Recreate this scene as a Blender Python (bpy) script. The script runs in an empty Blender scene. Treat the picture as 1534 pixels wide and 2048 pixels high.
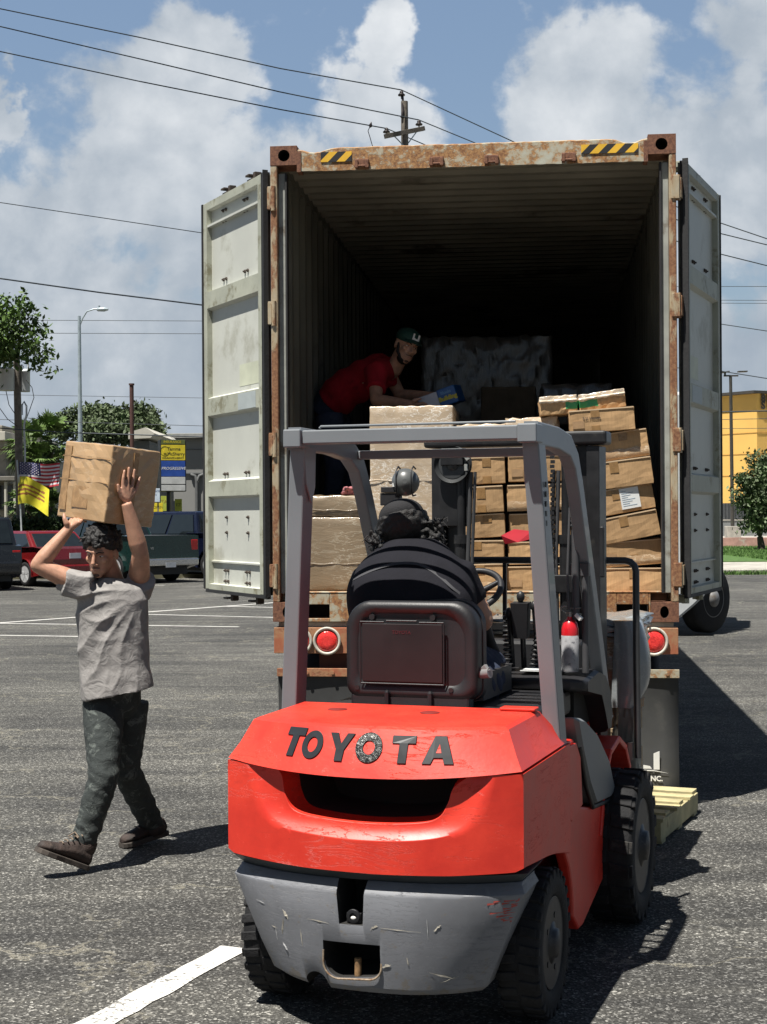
import bpy, math, random
import numpy as np
from mathutils import Vector, Matrix, Euler
S = bpy.context.scene
COL = S.collection
R_ = math.radians
# ---------------------------------------------------------------- camera
F, CX, CY, CH, ROLL = 3100.0, 767.0, 1032.0, 1.75, 0.0065
cam = bpy.data.cameras.new('camera')
cam.sensor_fit = 'HORIZONTAL'; cam.sensor_width = 36.0
cam.lens = F/1534*36.0; cam.shift_y = 8/1534; cam.clip_start = .05; cam.clip_end = 2500
co = bpy.data.objects.new('camera', cam); COL.objects.link(co)
co.location = (0, 0, CH)
co.rotation_euler = (Matrix.Rotation(ROLL, 3, 'Y') @ Matrix.Rotation(R_(90), 3, 'X')).to_euler()
S.camera = co
# ---------------------------------------------------------------- light
SUN = Vector((-.27, -.29, 1.0)).normalized()
EL = math.asin(SUN.z)
S.view_settings.view_transform = 'Standard'; S.view_settings.look = 'None'
S.view_settings.gamma = 1; S.view_settings.exposure = EXPO = 0.88
sl = bpy.data.lights.new('sun', 'SUN'); sl.energy = 4.9; sl.angle = R_(.53); sl.color = (1, .96, .89)
so = bpy.data.objects.new('sun', sl); COL.objects.link(so); so.location = (-20, -20, 60)
so.rotation_euler = SUN.to_track_quat('Z', 'Y').to_euler()
w = bpy.data.worlds.new('World'); S.world = w; w.use_nodes = True
nt = w.node_tree; nt.nodes.clear()

def N(nt, t, **kw):
    n = nt.nodes.new(t)
    for k, v in kw.items():
        if k[0] == '_': setattr(n, k[1:], v)
        else:
            k2 = int(k[1:]) if k[0] == 'i' and k[1:].isdigit() else k.replace('_', ' ')
            s = n.inputs[k2]
            if hasattr(v, 'is_linked') or isinstance(v, bpy.types.NodeSocket): nt.links.new(v, s)
            else: s.default_value = v
    return n
def MA(nt, op, a, b=None, c=None, clamp=False):
    n = nt.nodes.new('ShaderNodeMath'); n.operation = op; n.use_clamp = clamp
    for i, v in enumerate((a, b, c)):
        if v is None: continue
        if isinstance(v, bpy.types.NodeSocket): nt.links.new(v, n.inputs[i])
        else: n.inputs[i].default_value = v
    return n.outputs[0]
def RAMP(nt, fac, stops):
    n = nt.nodes.new('ShaderNodeValToRGB'); nt.links.new(fac, n.inputs[0])
    e = n.color_ramp.elements
    while len(e) < len(stops): e.new(.5)
    for x, (p, c) in zip(e, stops):
        x.position = p; x.color = (c, c, c, 1) if not hasattr(c, '__len__') else (*c, 1)
    return n.outputs[0]
def SS(nt, x, lo, hi):
    n = nt.nodes.new('ShaderNodeMapRange'); n.interpolation_type = 'SMOOTHSTEP'
    nt.links.new(x, n.inputs[0]); n.inputs[1].default_value = lo; n.inputs[2].default_value = hi
    return n.outputs[0]
def MIX(nt, fac, a, b, mode='MIX'):
    n = nt.nodes.new('ShaderNodeMix'); n.data_type = 'RGBA'; n.blend_type = mode
    for i, v in ((0, fac), (6, a), (7, b)):
        if isinstance(v, bpy.types.NodeSocket): nt.links.new(v, n.inputs[i])
        else: n.inputs[i].default_value = v if i == 0 else (*v[:3], 1)
    return n.outputs[2]

# sky: nishita blue, broken by procedural cumulus and a grey veil low down (all by direction)
tc = N(nt, 'ShaderNodeTexCoord')
sx = N(nt, 'ShaderNodeSeparateXYZ', i0=tc.outputs['Generated'])
yy = MA(nt, 'MAXIMUM', MA(nt, 'ABSOLUTE', sx.outputs[1]), .12)
u = MA(nt, 'DIVIDE', sx.outputs[0], yy); v = MA(nt, 'DIVIDE', sx.outputs[2], yy)
uv = N(nt, 'ShaderNodeCombineXYZ', i0=u, i1=v, i2=0.0).outputs[0]
wn = N(nt, 'ShaderNodeTexNoise', Vector=uv, Scale=17.0, Detail=5.0, Roughness=.6)
ws = N(nt, 'ShaderNodeSeparateColor', Color=wn.outputs['Color'])
ub = MA(nt, 'ADD', u, MA(nt, 'MULTIPLY', MA(nt, 'SUBTRACT', ws.outputs[0], .5), .075)); vb = MA(nt, 'ADD', v, MA(nt, 'MULTIPLY', MA(nt, 'SUBTRACT', ws.outputs[1], .5), .085))
def blob(px, py, rx, ry):
    cu, cv = (px-CX)/F, (CY-py)/F
    du = MA(nt, 'MULTIPLY', MA(nt, 'SUBTRACT', ub, cu), F/rx); dv = MA(nt, 'MULTIPLY', MA(nt, 'SUBTRACT', vb, cv), F/ry)
    d = MA(nt, 'SQRT', MA(nt, 'ADD', MA(nt, 'MULTIPLY', du, du), MA(nt, 'MULTIPLY', dv, dv)))
    return SS(nt, d, 1.55, .15)
g = None
for bb in ((300, 350, 270, 250), (400, 130, 130, 110), (560, 480, 330, 250), (765, 90, 62, 110), (745, 235, 160, 110),
           (1230, 130, 215, 130), (1150, 270, 180, 120), (1430, 330, 190, 330), (1500, 60, 170, 130), (30, 420, 130, 130), (40, 640, 260, 160), (0, 200, 45, 80)):
    s_ = blob(*bb); g = s_ if g is None else MA(nt, 'MAXIMUM', g, s_)
low = SS(nt, v, .20, .10)
g = MA(nt, 'MAXIMUM', g, low)
nz = N(nt, 'ShaderNodeTexNoise', Vector=uv, Scale=12.0, Detail=12.0, Roughness=.57, Distortion=.12)
nf = nz.outputs[0]
cov = MA(nt, 'ADD', MA(nt, 'MULTIPLY', g, .74), MA(nt, 'MULTIPLY', MA(nt, 'SUBTRACT', nf, .5), 2.1))
cm = SS(nt, cov, .17, .50)
n2 = N(nt, 'ShaderNodeTexNoise', Vector=N(nt, 'ShaderNodeVectorMath', _operation='ADD', i0=uv, i1=(.013, -.018, 0)).outputs[0], Scale=12.0, Detail=6.0, Roughness=.55, Distortion=.12)
lit = MA(nt, 'ADD', MA(nt, 'MULTIPLY', MA(nt, 'SUBTRACT', nf, n2.outputs[0]), 3.2), .5)
n3 = N(nt, 'ShaderNodeTexNoise', Vector=uv, Scale=5.0, Detail=4.0, Roughness=.5)
hgt = SS(nt, v, .11, .27)
br = MA(nt, 'ADD', MA(nt, 'MULTIPLY', lit, .34), MA(nt, 'ADD', MA(nt, 'MULTIPLY', hgt, .42), MA(nt, 'MULTIPLY', MA(nt, 'SUBTRACT', n3.outputs[0], .42), 1.5)), clamp=True)
K = .53
ccol = RAMP(nt, br, [(0, (.31*K, .38*K, .47*K)), (.45, (.46*K, .52*K, .59*K)), (1, (.84*K, .87*K, .90*K))])
sky = N(nt, 'ShaderNodeTexSky', _sky_type='NISHITA', _sun_disc=False, _sun_elevation=EL, _sun_rotation=R_(225), _air_density=1.4, _dust_density=1.2, _ozone_density=1.6)
# hazy blue just as bright as the photo's gaps; nishita supplies the light's colour and its fall-off to the zenith
skyc = N(nt, 'ShaderNodeVectorMath', _operation='SCALE', i0=sky.outputs[0]); skyc.inputs[3].default_value = .075
bluec = MIX(nt, .55, skyc.outputs[0], (.175*K, .255*K, .415*K))
back = SS(nt, sx.outputs[1], -.1, .25)
cm2 = MA(nt, 'MULTIPLY', cm, MA(nt, 'ADD', MA(nt, 'MULTIPLY', back, .65), .35))
up = SS(nt, sx.outputs[2], .95, .45)
cm2 = MA(nt, 'MULTIPLY', cm2, MA(nt, 'ADD', MA(nt, 'MULTIPLY', up, .8), .2))
fin = MIX(nt, cm2, bluec, ccol)
dim = MA(nt, 'MULTIPLY', MA(nt, 'ADD', MA(nt, 'MULTIPLY', SS(nt, sx.outputs[2], .75, .36), .62), .38), MA(nt, 'ADD', MA(nt, 'MULTIPLY', SS(nt, sx.outputs[1], -.2, .7), .45), .55))
fs = N(nt, 'ShaderNodeVectorMath', _operation='SCALE', i0=fin); nt.links.new(dim, fs.inputs[3]); fin = fs.outputs[0]
bg = N(nt, 'ShaderNodeBackground', Color=fin, Strength=1.0)
out = N(nt, 'ShaderNodeOutputWorld'); nt.links.new(bg.outputs[0], out.inputs[0])

# ---------------------------------------------------------------- placing helpers
def inv(px, py):
    a = px-CX; b = CY-py
    return a+b*ROLL, b-a*ROLL
def W(px, py, d):
    "world point seen at photo pixel (px,py), d metres in front of the camera"
    a, b = inv(px, py); return Vector((a*d/F, d, CH+b*d/F))
def G(px, py, z=0.0):
    a, b = inv(px, py); return W(px, py, F*(z-CH)/b)
# ---------------------------------------------------------------- mesh helpers
def shade_angle(me, a):
    me.polygons.foreach_set('use_smooth', [True]*len(me.polygons)); me.set_sharp_from_angle(angle=R_(a))
class MB:
    def __init__(s): s.v = []; s.f = []; s.m = []; s.s = []
    def add(s, vs, fs, m=0, sm=False):
        o = len(s.v); s.v += [tuple(p) for p in vs]
        for f in fs: s.f.append([i+o for i in f]); s.m.append(m); s.s.append(sm)
        return s
    def box(s, x0, x1, y0, y1, z0, z1, m=0, M=None):
        vs = [(x, y, z) for z in (z0, z1) for y in (y0, y1) for x in (x0, x1)]
        if M is not None: vs = [M @ Vector(p) for p in vs]
        return s.add(vs, [(0, 2, 3, 1), (4, 5, 7, 6), (0, 1, 5, 4), (2, 6, 7, 3), (0, 4, 6, 2), (1, 3, 7, 5)], m)
    def bar(s, p, q, wd, h, up=(0, 0, 1), m=0, r0=1, r1=1):
        p = Vector(p); q = Vector(q); d = (q-p).normalized(); up = Vector(up)
        if abs(d.dot(up)) > .98: up = Vector((0, 1, 0))
        a = d.cross(up).normalized(); b = a.cross(d)
        vs = [c+a*(i*wd/2*k)+b*(j*h/2*k) for c, k in ((p, r0), (q, r1)) for i, j in ((-1, -1), (1, -1), (1, 1), (-1, 1))]
        return s.add(vs, [(3, 2, 1, 0), (4, 5, 6, 7), (0, 1, 5, 4), (1, 2, 6, 5), (2, 3, 7, 6), (3, 0, 4, 7)], m)
    def tube(s, pts, r, n=10, m=0, cap=True, sm=True, flat=1.0):
        pts = [Vector(p) for p in pts]
        rr = list(r) if hasattr(r, '__len__') else [r]*len(pts)
        rings = []; prev = None
        for i, p in enumerate(pts):
            d = (pts[min(i+1, len(pts)-1)]-pts[max(i-1, 0)]).normalized()
            if prev is None:
                up = Vector((0, 0, 1)) if abs(d.z) < .9 else Vector((0, 1, 0))
                a = d.cross(up).normalized()
            else:
                a = (prev-d*prev.dot(d)).normalized()
            prev = a; b = d.cross(a)
            rings.append([p+(a*math.cos(t)+b*math.sin(t)*flat)*rr[i] for t in [2*math.pi*k/n for k in range(n)]])
        return s.loft(rings, m, cap, sm)
    def loft(s, rings, m=0, cap=True, sm=True, closed=True):
        n = len(rings[0]); vs = [p for r in rings for p in r]; fs = []
        for i in range(len(rings)-1):
            for k in range(n if closed else n-1):
                k2 = (k+1) % n; fs.append((i*n+k, i*n+k2, (i+1)*n+k2, (i+1)*n+k))
        s.add(vs, fs, m, sm)
        if cap: s.add(rings[0], [tuple(range(n))[::-1]], m); s.add(rings[-1], [tuple(range(n))], m)
        return s
    def cyl(s, p, q, r0, r1=None, n=16, m=0, cap=True, sm=True):
        return s.tube([p, q], [r0, r0 if r1 is None else r1], n, m, cap, sm)
    def lathe(s, prof, o=(0, 0, 0), ax=(0, 0, 1), n=24, m=0, sm=True, cap=True):
        o = Vector(o); q = Vector(ax).normalized().to_track_quat('Z', 'Y')
        rings = [[o+q @ Vector((r*math.cos(t), r*math.sin(t), z)) for t in [2*math.pi*k/n for k in range(n)]] for r, z in prof]
        return s.loft(rings, m, cap, sm)
    def prism(s, poly, fn, a, b, m=0, sm=False):
        "poly of 2d points, fn(p,q,t)->3d, extruded t from a to b"
        n = len(poly)
        vs = [fn(p, q, a) for p, q in poly]+[fn(p, q, b) for p, q in poly]
        fs = [tuple(range(n))[::-1], tuple(range(n, 2*n))]+[(i, (i+1) % n, n+(i+1) % n, n+i) for i in range(n)]
        return s.add(vs, fs, m, sm)
    def ell(s, c, r, n=14, k=8, m=0, Q=None):
        c = Vector(c); r = (r, r, r) if not hasattr(r, '__len__') else r
        rings = []
        for j in range(1, k):
            t = math.pi*j/k
            ring = []
            for i in range(n):
                a = 2*math.pi*i/n
                p = Vector((r[0]*math.sin(t)*math.cos(a), r[1]*math.sin(t)*math.sin(a), -r[2]*math.cos(t)))
                ring.append(c+(Q @ p if Q is not None else p))
            rings.append(ring)
        o = len(s.v); s.loft(rings, m, False, True)
        b = Vector((0, 0, -r[2])); t_ = -b
        if Q is not None: b = Q @ b; t_ = Q @ t_
        nb = len(s.v); s.v += [tuple(c+b), tuple(c+t_)]
        for i in range(n):
            s.f.append([nb, o+(i+1) % n, o+i]); s.f.append([nb+1, o+(k-2)*n+i, o+(k-2)*n+(i+1) % n]); s.m += [m, m]; s.s += [True, True]
        return s
    def build(s, name, mats=None, parent=None, bevel=0, seg=2, loc=None, rot=None, sub=0, ang=35, weld=False, shade=None):
        me = bpy.data.meshes.new(name); me.from_pydata(s.v, [], s.f); me.update()
        mats = mats if isinstance(mats, (list, tuple)) else [mats]
        for x in mats:
            if x is not None: me.materials.append(x)
        me.polygons.foreach_set('material_index', s.m); me.polygons.foreach_set('use_smooth', s.s)
        import bmesh
        bm = bmesh.new(); bm.from_mesh(me)
        if weld: bmesh.ops.remove_doubles(bm, verts=bm.verts, dist=.0006)
        bmesh.ops.recalc_face_normals(bm, faces=bm.faces); bm.to_mesh(me); bm.free()
        if shade: shade_angle(me, shade)
        o = bpy.data.objects.new(name, me); COL.objects.link(o)
        if parent is not None: o.parent = parent
        if loc is not None: o.location = loc
        if rot is not None: o.rotation_euler = rot
        if bevel:
            b = o.modifiers.new('bevel', 'BEVEL'); b.width = bevel; b.segments = seg; b.limit_method = 'ANGLE'; b.angle_limit = R_(ang)
        if sub:
            b = o.modifiers.new('sub', 'SUBSURF'); b.levels = b.render_levels = sub
        return o
def tag(o, label=None, cat=None, group=None, kind=None):
    for k, x in (('label', label), ('category', cat), ('group', group), ('kind', kind)):
        if x: o[k] = x
    return o
def empty(name, loc=(0, 0, 0), rz=0, label=None, cat=None, group=None):
    o = bpy.data.objects.new(name, None); COL.objects.link(o); o.location = loc; o.rotation_euler = (0, 0, rz); o.empty_display_size = .1
    return tag(o, label, cat, group)
def copy_tree(o, parent=None):
    c = o.copy(); COL.objects.link(c)
    if parent is not None: c.parent = parent
    for ch in list(o.children): copy_tree(ch, c)
    return c
def realize(o):
    dg = bpy.context.evaluated_depsgraph_get(); dg.update()
    me = bpy.data.meshes.new_from_object(o.evaluated_get(dg)); o.modifiers.clear(); o.data = me
    return o
def remesh(o, vox=.01, smooth=3, sf=.5):
    b = o.modifiers.new('r', 'REMESH'); b.mode = 'VOXEL'; b.voxel_size = vox; b.use_smooth_shade = True
    if smooth:
        c = o.modifiers.new('s', 'SMOOTH'); c.iterations = smooth; c.factor = sf
    realize(o); o.data.polygons.foreach_set('use_smooth', [True]*len(o.data.polygons))
    return o
def displace(o, fn):
    "fn(co ndarray, normal ndarray)->offset ndarray"
    me = o.data; n = len(me.vertices)
    c = np.empty(n*3); me.vertices.foreach_get('co', c); c = c.reshape(-1, 3)
    nn = np.empty(n*3); me.vertices.foreach_get('normal', nn); nn = nn.reshape(-1, 3)
    me.vertices.foreach_set('co', (c+fn(c, nn)).ravel()); me.update()
def textmesh(name, body, size, mat, parent=None, loc=(0, 0, 0), rot=(0, 0, 0), depth=.001, bold=0, shear=0, sx=1, align='CENTER', M=None):
    c = bpy.data.curves.new(name, 'FONT'); c.body = body; c.size = size; c.extrude = depth; c.offset = bold; c.shear = shear
    c.align_x = align; c.align_y = 'CENTER'; c.resolution_u = 3
    t = bpy.data.objects.new(name, c); COL.objects.link(t)
    dg = bpy.context.evaluated_depsgraph_get(); dg.update()
    me = bpy.data.meshes.new_from_object(t.evaluated_get(dg)); bpy.data.objects.remove(t)
    for v_ in me.vertices: v_.co.x *= sx
    me.materials.clear(); me.materials.append(mat)
    o = bpy.data.objects.new(name, me); COL.objects.link(o)
    if parent is not None: o.parent = parent
    if M is not None: o.matrix_local = M
    else: o.location = loc; o.rotation_euler = rot
    return o
# ---------------------------------------------------------------- materials
MATS = {}
def newmat(name):
    m = bpy.data.materials.new(name); m.use_nodes = True; t = m.node_tree
    return m, t, t.nodes['Principled BSDF']
def lk(t, a, b): t.links.new(a, b)
def mat(name, col, rough=.6, metal=0.0, var=.12, vs=5.0, bump=0.0, bs=60.0, spec=.5, coat=0.0, dirt=None, da=.45, ds=3.0, trans=0, alpha=None, emit=0):
    "plain surface with tonal variation, optional dirt patches and bump"
    if name in MATS: return MATS[name]
    m, t, b = newmat(name); c = N(t, 'ShaderNodeTexCoord').outputs['Object']
    n = N(t, 'ShaderNodeTexNoise', Vector=c, Scale=vs, Detail=6.0, Roughness=.6)
    lo = tuple(x*(1-var) for x in col); hi = tuple(min(1, x*(1+var)) for x in col)
    cc = MIX(t, SS(t, n.outputs[0], .3, .7), lo, hi)
    if dirt:
        d = N(t, 'ShaderNodeTexNoise', Vector=c, Scale=ds, Detail=9.0, Roughness=.68)
        cc = MIX(t, SS(t, d.outputs[0], 1-da, 1.12-da), cc, dirt)
    lk(t, cc, b.inputs['Base Color'])
    r = MA(t, 'ADD', MA(t, 'MULTIPLY', n.outputs[0], .24), rough-.12, clamp=True); lk(t, r, b.inputs['Roughness'])
    b.inputs['Metallic'].default_value = metal; b.inputs['Specular IOR Level'].default_value = spec
    b.inputs['Coat Weight'].default_value = coat
    if trans: b.inputs['Transmission Weight'].default_value = trans
    if bump:
        k = N(t, 'ShaderNodeTexNoise', Vector=c, Scale=bs, Detail=5.0, Roughness=.6)
        bp = N(t, 'ShaderNodeBump', Strength=bump, Distance=.01, Height=k.outputs[0]); lk(t, bp.outputs[0], b.inputs['Normal'])
    if emit: lk(t, cc, b.inputs['Emission Color']); b.inputs['Emission Strength'].default_value = emit
    MATS[name] = m
    return m
def rustmat(name, paint, amt=.5, sc=7.0, rough=.65, rust1=(.16, .055, .022), rust2=(.33, .15, .06), streak=1.0, bump=.35, chip=1.0):
    "painted steel with rust eating through it"
    if name in MATS: return MATS[name]
    m, t, b = newmat(name); c = N(t, 'ShaderNodeTexCoord').outputs['Object']
    mp = N(t, 'ShaderNodeMapping', Vector=c); mp.inputs['Scale'].default_value = (1, 1, 1/streak)
    a = N(t, 'ShaderNodeTexNoise', Vector=mp.outputs[0], Scale=sc, Detail=10.0, Roughness=.72)
    bg_ = N(t, 'ShaderNodeTexNoise', Vector=c, Scale=1.7, Detail=3.0, Roughness=.5)
    s_ = MA(t, 'ADD', a.outputs[0], MA(t, 'MULTIPLY', MA(t, 'SUBTRACT', bg_.outputs[0], .5), .55))
    mk = SS(t, s_, 1-amt-.03, 1-amt+.05)
    r = N(t, 'ShaderNodeTexNoise', Vector=c, Scale=sc*4, Detail=6.0, Roughness=.7)
    rc = MIX(t, SS(t, r.outputs[0], .35, .65), rust1, rust2)
    halo = MIX(t, MA(t, 'MULTIPLY', SS(t, s_, 1-amt-.16, 1-amt), .55), MIX(t, SS(t, r.outputs[0], .2, .8), tuple(x*.88 for x in paint), paint), (.36, .25, .13))
    lk(t, MIX(t, mk, halo, rc), b.inputs['Base Color'])
    lk(t, MA(t, 'ADD', MA(t, 'MULTIPLY', mk, .28), rough-.1, clamp=True), b.inputs['Roughness'])
    h = MA(t, 'SUBTRACT', MA(t, 'MULTIPLY', r.outputs[0], .4), MA(t, 'MULTIPLY', mk, .5))
    bp = N(t, 'ShaderNodeBump', Strength=bump, Distance=.006, Height=h); lk(t, bp.outputs[0], b.inputs['Normal'])
    MATS[name] = m
    return m
# ================================================================ GROUND
def asphalt():
    m, t, b = newmat('asphalt'); g_ = N(t, 'ShaderNodeNewGeometry').outputs['Position']
    big = N(t, 'ShaderNodeTexNoise', Vector=g_, Scale=.35, Detail=5.0, Roughness=.6).outputs[0]
    mp = N(t, 'ShaderNodeMapping', Vector=g_); mp.inputs['Scale'].default_value = (.22, 1.5, 1); mp.inputs['Rotation'].default_value = (0, 0, .05)
    st = N(t, 'ShaderNodeTexNoise', Vector=mp.outputs[0], Scale=1.6, Detail=8.0, Roughness=.7, Distortion=.6).outputs[0]
    vo = N(t, 'ShaderNodeTexVoronoi', Vector=g_, Scale=112.0); vc = N(t, 'ShaderNodeSeparateColor', Color=vo.outputs['Color']).outputs[0]
    fine = N(t, 'ShaderNodeTexNoise', Vector=g_, Scale=170.0, Detail=3.0, Roughness=.7).outputs[0]
    mid = N(t, 'ShaderNodeTexNoise', Vector=g_, Scale=28.0, Detail=4.0, Roughness=.7).outputs[0]
    base = RAMP(t, MA(t, 'ADD', MA(t, 'MULTIPLY', big, .45), MA(t, 'MULTIPLY', st, .65)), [(.34, (.032, .032, .032)), (.50, (.061, .060, .056)), (.68, (.116, .113, .102))])
    stone = RAMP(t, vc, [(0, .34), (.55, .72), (.80, 1.15), (.92, 2.1), (1, 4.0)])
    base = MIX(t, 1.0, base, stone, 'MULTIPLY')
    base = MIX(t, 1.0, base, RAMP(t, fine, [(.25, .55), (.75, 1.45)]), 'MULTIPLY')
    base = MIX(t, 1.0, base, RAMP(t, mid, [(.25, .72), (.75, 1.28)]), 'MULTIPLY')
    # pale hairline cracks and lime veins
    dn = N(t, 'ShaderNodeTexNoise', Vector=g_, Scale=2.2, Detail=5.0, Roughness=.6)
    wv = N(t, 'ShaderNodeVectorMath', _operation='SCALE', i0=N(t, 'ShaderNodeVectorMath', _operation='SUBTRACT', i0=dn.outputs['Color'], i1=(.5, .5, .5)).outputs[0]); wv.inputs[3].default_value = .9
    wa = N(t, 'ShaderNodeVectorMath', _operation='ADD', i0=g_, i1=wv.outputs[0]).outputs[0]
    cr = N(t, 'ShaderNodeTexVoronoi', _feature='DISTANCE_TO_EDGE', Vector=wa, Scale=1.15).outputs[0]
    pm = SS(t, N(t, 'ShaderNodeTexNoise', Vector=g_, Scale=.9, Detail=3.0).outputs[0], .44, .58)
    crm = MA(t, 'MULTIPLY', MA(t, 'MULTIPLY', SS(t, cr, .022, .004), pm), SS(t, fine, .38, .62))
    base = MIX(t, MA(t, 'MULTIPLY', crm, .75), base, (.30, .28, .22))
    # old oil spots
    oil = SS(t, N(t, 'ShaderNodeTexNoise', Vector=g_, Scale=1.3, Detail=4.0, Roughness=.55).outputs[0], .66, .76)
    base = MIX(t, MA(t, 'MULTIPLY', oil, .65), base, (.025, .025, .026))
    lk(t, base, b.inputs['Base Color']); b.inputs['Roughness'].default_value = .88; b.inputs['Specular IOR Level'].default_value = .3
    bp = N(t, 'ShaderNodeBump', Strength=.55, Distance=.006, Height=MA(t, 'ADD', vo.outputs['Distance'], MA(t, 'MULTIPLY', fine, .6))); lk(t, bp.outputs[0], b.inputs['Normal'])
    return m
M_asph = asphalt()
gm = MB(); gm.add([(-400, -60, 0), (400, -60, 0), (400, 700, 0), (-400, 700, 0)], [(0, 1, 2, 3)])
tag(gm.build('ground', M_asph), kind='structure')

def paintmat():
    m, t, b = newmat('road_paint'); g_ = N(t, 'ShaderNodeNewGeometry').outputs['Position']
    n = N(t, 'ShaderNodeTexNoise', Vector=g_, Scale=60.0, Detail=5.0, Roughness=.75).outputs[0]
    n2 = N(t, 'ShaderNodeTexNoise', Vector=g_, Scale=3.0, Detail=4.0, Roughness=.6).outputs[0]
    k = SS(t, MA(t, 'ADD', n, MA(t, 'MULTIPLY', MA(t, 'SUBTRACT', n2, .5), .6)), .54, .64)
    lk(t, MIX(t, k, MIX(t, n2, (.50, .49, .46), (.66, .65, .62)), (.12, .118, .11)), b.inputs['Base Color']); b.inputs['Roughness'].default_value = .8
    return m
M_paint = paintmat()
def marking(p, q, wd, nm='parking_line'):
    p = G(*p); q = G(*q); d = (q-p).normalized(); a = Vector((d.y, -d.x, 0))*wd/2
    mb = MB(); n = max(2, int((q-p).length/.10)); rng = random.Random(int(p.x*10))
    vs = []
    for i in range(n+1):
        c = p+(q-p)*i/n
        for s_ in (-1, 1): vs.append(c+a*s_*(1+rng.uniform(-.09, .09))+Vector((0, 0, .004)))
    mb.add(vs, [(2*i, 2*i+1, 2*i+3, 2*i+2) for i in range(n)])
    tag(mb.build(nm, M_paint), kind='structure')
marking((30, 2136), (470, 1896), .13)
marking((-60, 1250.5), (549, 1205.5), .12)
marking((-60, 1246), (478, 1254), .10)
marking((-60, 1270), (170, 1273.5), .10)
marking((292, 1229), (560, 1235.5), .10)
marking((455, 1213), (560, 1215.5), .10)
marking((330, 1156), (560, 1159), .10)
marking((210, 1168), (330, 1171), .10)

M_conc = mat('concrete', (.36, .34, .30), .85, var=.2, vs=2.5, bump=.3, bs=30, dirt=(.16, .15, .13), da=.42, ds=.8)
M_grassg = mat('turf', (.055, .115, .022), .9, var=.35, vs=6, bump=.5, bs=25)
# far right: kerb, pavement, verge, low kerb wall with peeling pink paint
def slab(name, x0, x1, y0, y1, z0, z1, m, **k):
    return tag(MB().box(x0, x1, y0, y1, z0, z1).build(name, m, **k), kind='structure')
slab('kerb', 4, 120, 44.6, 45.2, -.05, .14, M_conc, bevel=.02)
slab('pavement', 4, 120, 45.2, 51.5, -.05, .144, M_conc)
slab('grass_verge', 4, 120, 51.5, 73, -.05, .17, M_grassg)
M_pink = mat('worn_pink_paint', (.50, .28, .24), .85, var=.35, vs=1.2, dirt=(.52, .46, .40), da=.52, ds=1.1)
slab('raised_kerb', 4, 120, 73.0, 73.5, .0, .62, M_pink)
slab('yard', 4, 120, 73.5, 130, .0, .60, M_conc)
# weeds in the kerb joint and short grass blades on the verge
def blades(name, label, x0, x1, y0, y1, z, n, h, w_, m, seed=1):
    rg = np.random.default_rng(seed)
    x = rg.uniform(x0, x1, n); y = rg.uniform(y0, y1, n); hh = h*rg.uniform(.5, 1.3, n); a = rg.uniform(0, 6.28, n); l = rg.normal(0, .35, (n, 2))*hh[:, None]
    z = np.full(n, z)
    v0 = np.stack([x-np.cos(a)*w_, y-np.sin(a)*w_, z], 1); v1 = np.stack([x+np.cos(a)*w_, y+np.sin(a)*w_, z], 1); v2 = np.stack([x+l[:, 0], y+l[:, 1], z+hh], 1)
    me = bpy.data.meshes.new(name); me.from_pydata(np.stack([v0, v1, v2], 1).reshape(-1, 3).tolist(), [], np.arange(3*n).reshape(-1, 3).tolist()); me.materials.append(m)
    o = bpy.data.objects.new(name, me); COL.objects.link(o)
    return tag(o, label, 'grass', kind='stuff')
M_blade = mat('grass_blade', (.075, .15, .03), .8, var=.4, vs=9)
blades('grass', 'green mown grass on the verge beside the street', 13, 24, 51.6, 72.8, .17, 26000, .10, .02, M_blade, 3)
blades('weeds', 'low weeds growing in the joint along the kerb', 9, 13, 44.35, 44.6, 0, 1500, .13, .02, M_blade, 4)

# ================================================================ CONTAINER
CA = .1045
cont = empty('shipping_container', (.5353, 9.3123, 1.110), -CA, 'rusty pale grey shipping container with both doors swung open, on its trailer', 'container')
M_crust = rustmat('rusty_frame', (.42, .42, .34), .52, 15, rust2=(.36, .19, .08))
M_hdr = rustmat('rusty_header', (.46, .46, .38), .53, 17, streak=1.0, rust1=(.15, .06, .025), rust2=(.40, .22, .09))
M_cast = rustmat('rusty_casting', (.20, .11, .07), .72, 14, rust1=(.10, .04, .025), rust2=(.22, .10, .055))
M_post = rustmat('rusty_post', (.42, .37, .27), .53, 12, streak=3, rust1=(.15, .06, .03), rust2=(.30, .155, .075))
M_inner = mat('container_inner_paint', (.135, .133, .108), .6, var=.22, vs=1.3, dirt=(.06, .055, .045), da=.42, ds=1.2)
M_jamb = mat('jamb_grey', (.30, .31, .28), .6, var=.2, dirt=(.12, .09, .06), da=.45)
M_black = mat('black_rubber', (.016, .016, .017), .7, var=.3, bump=.2)
M_hole = mat('cavity_shade', (.012, .011, .010), .9)  # near-black lining: shade inside holes is put into the colour
def cp(name, mb, m, parent=cont, **k): return mb.build(name, m, parent, **k)
HW = 1.219
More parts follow.
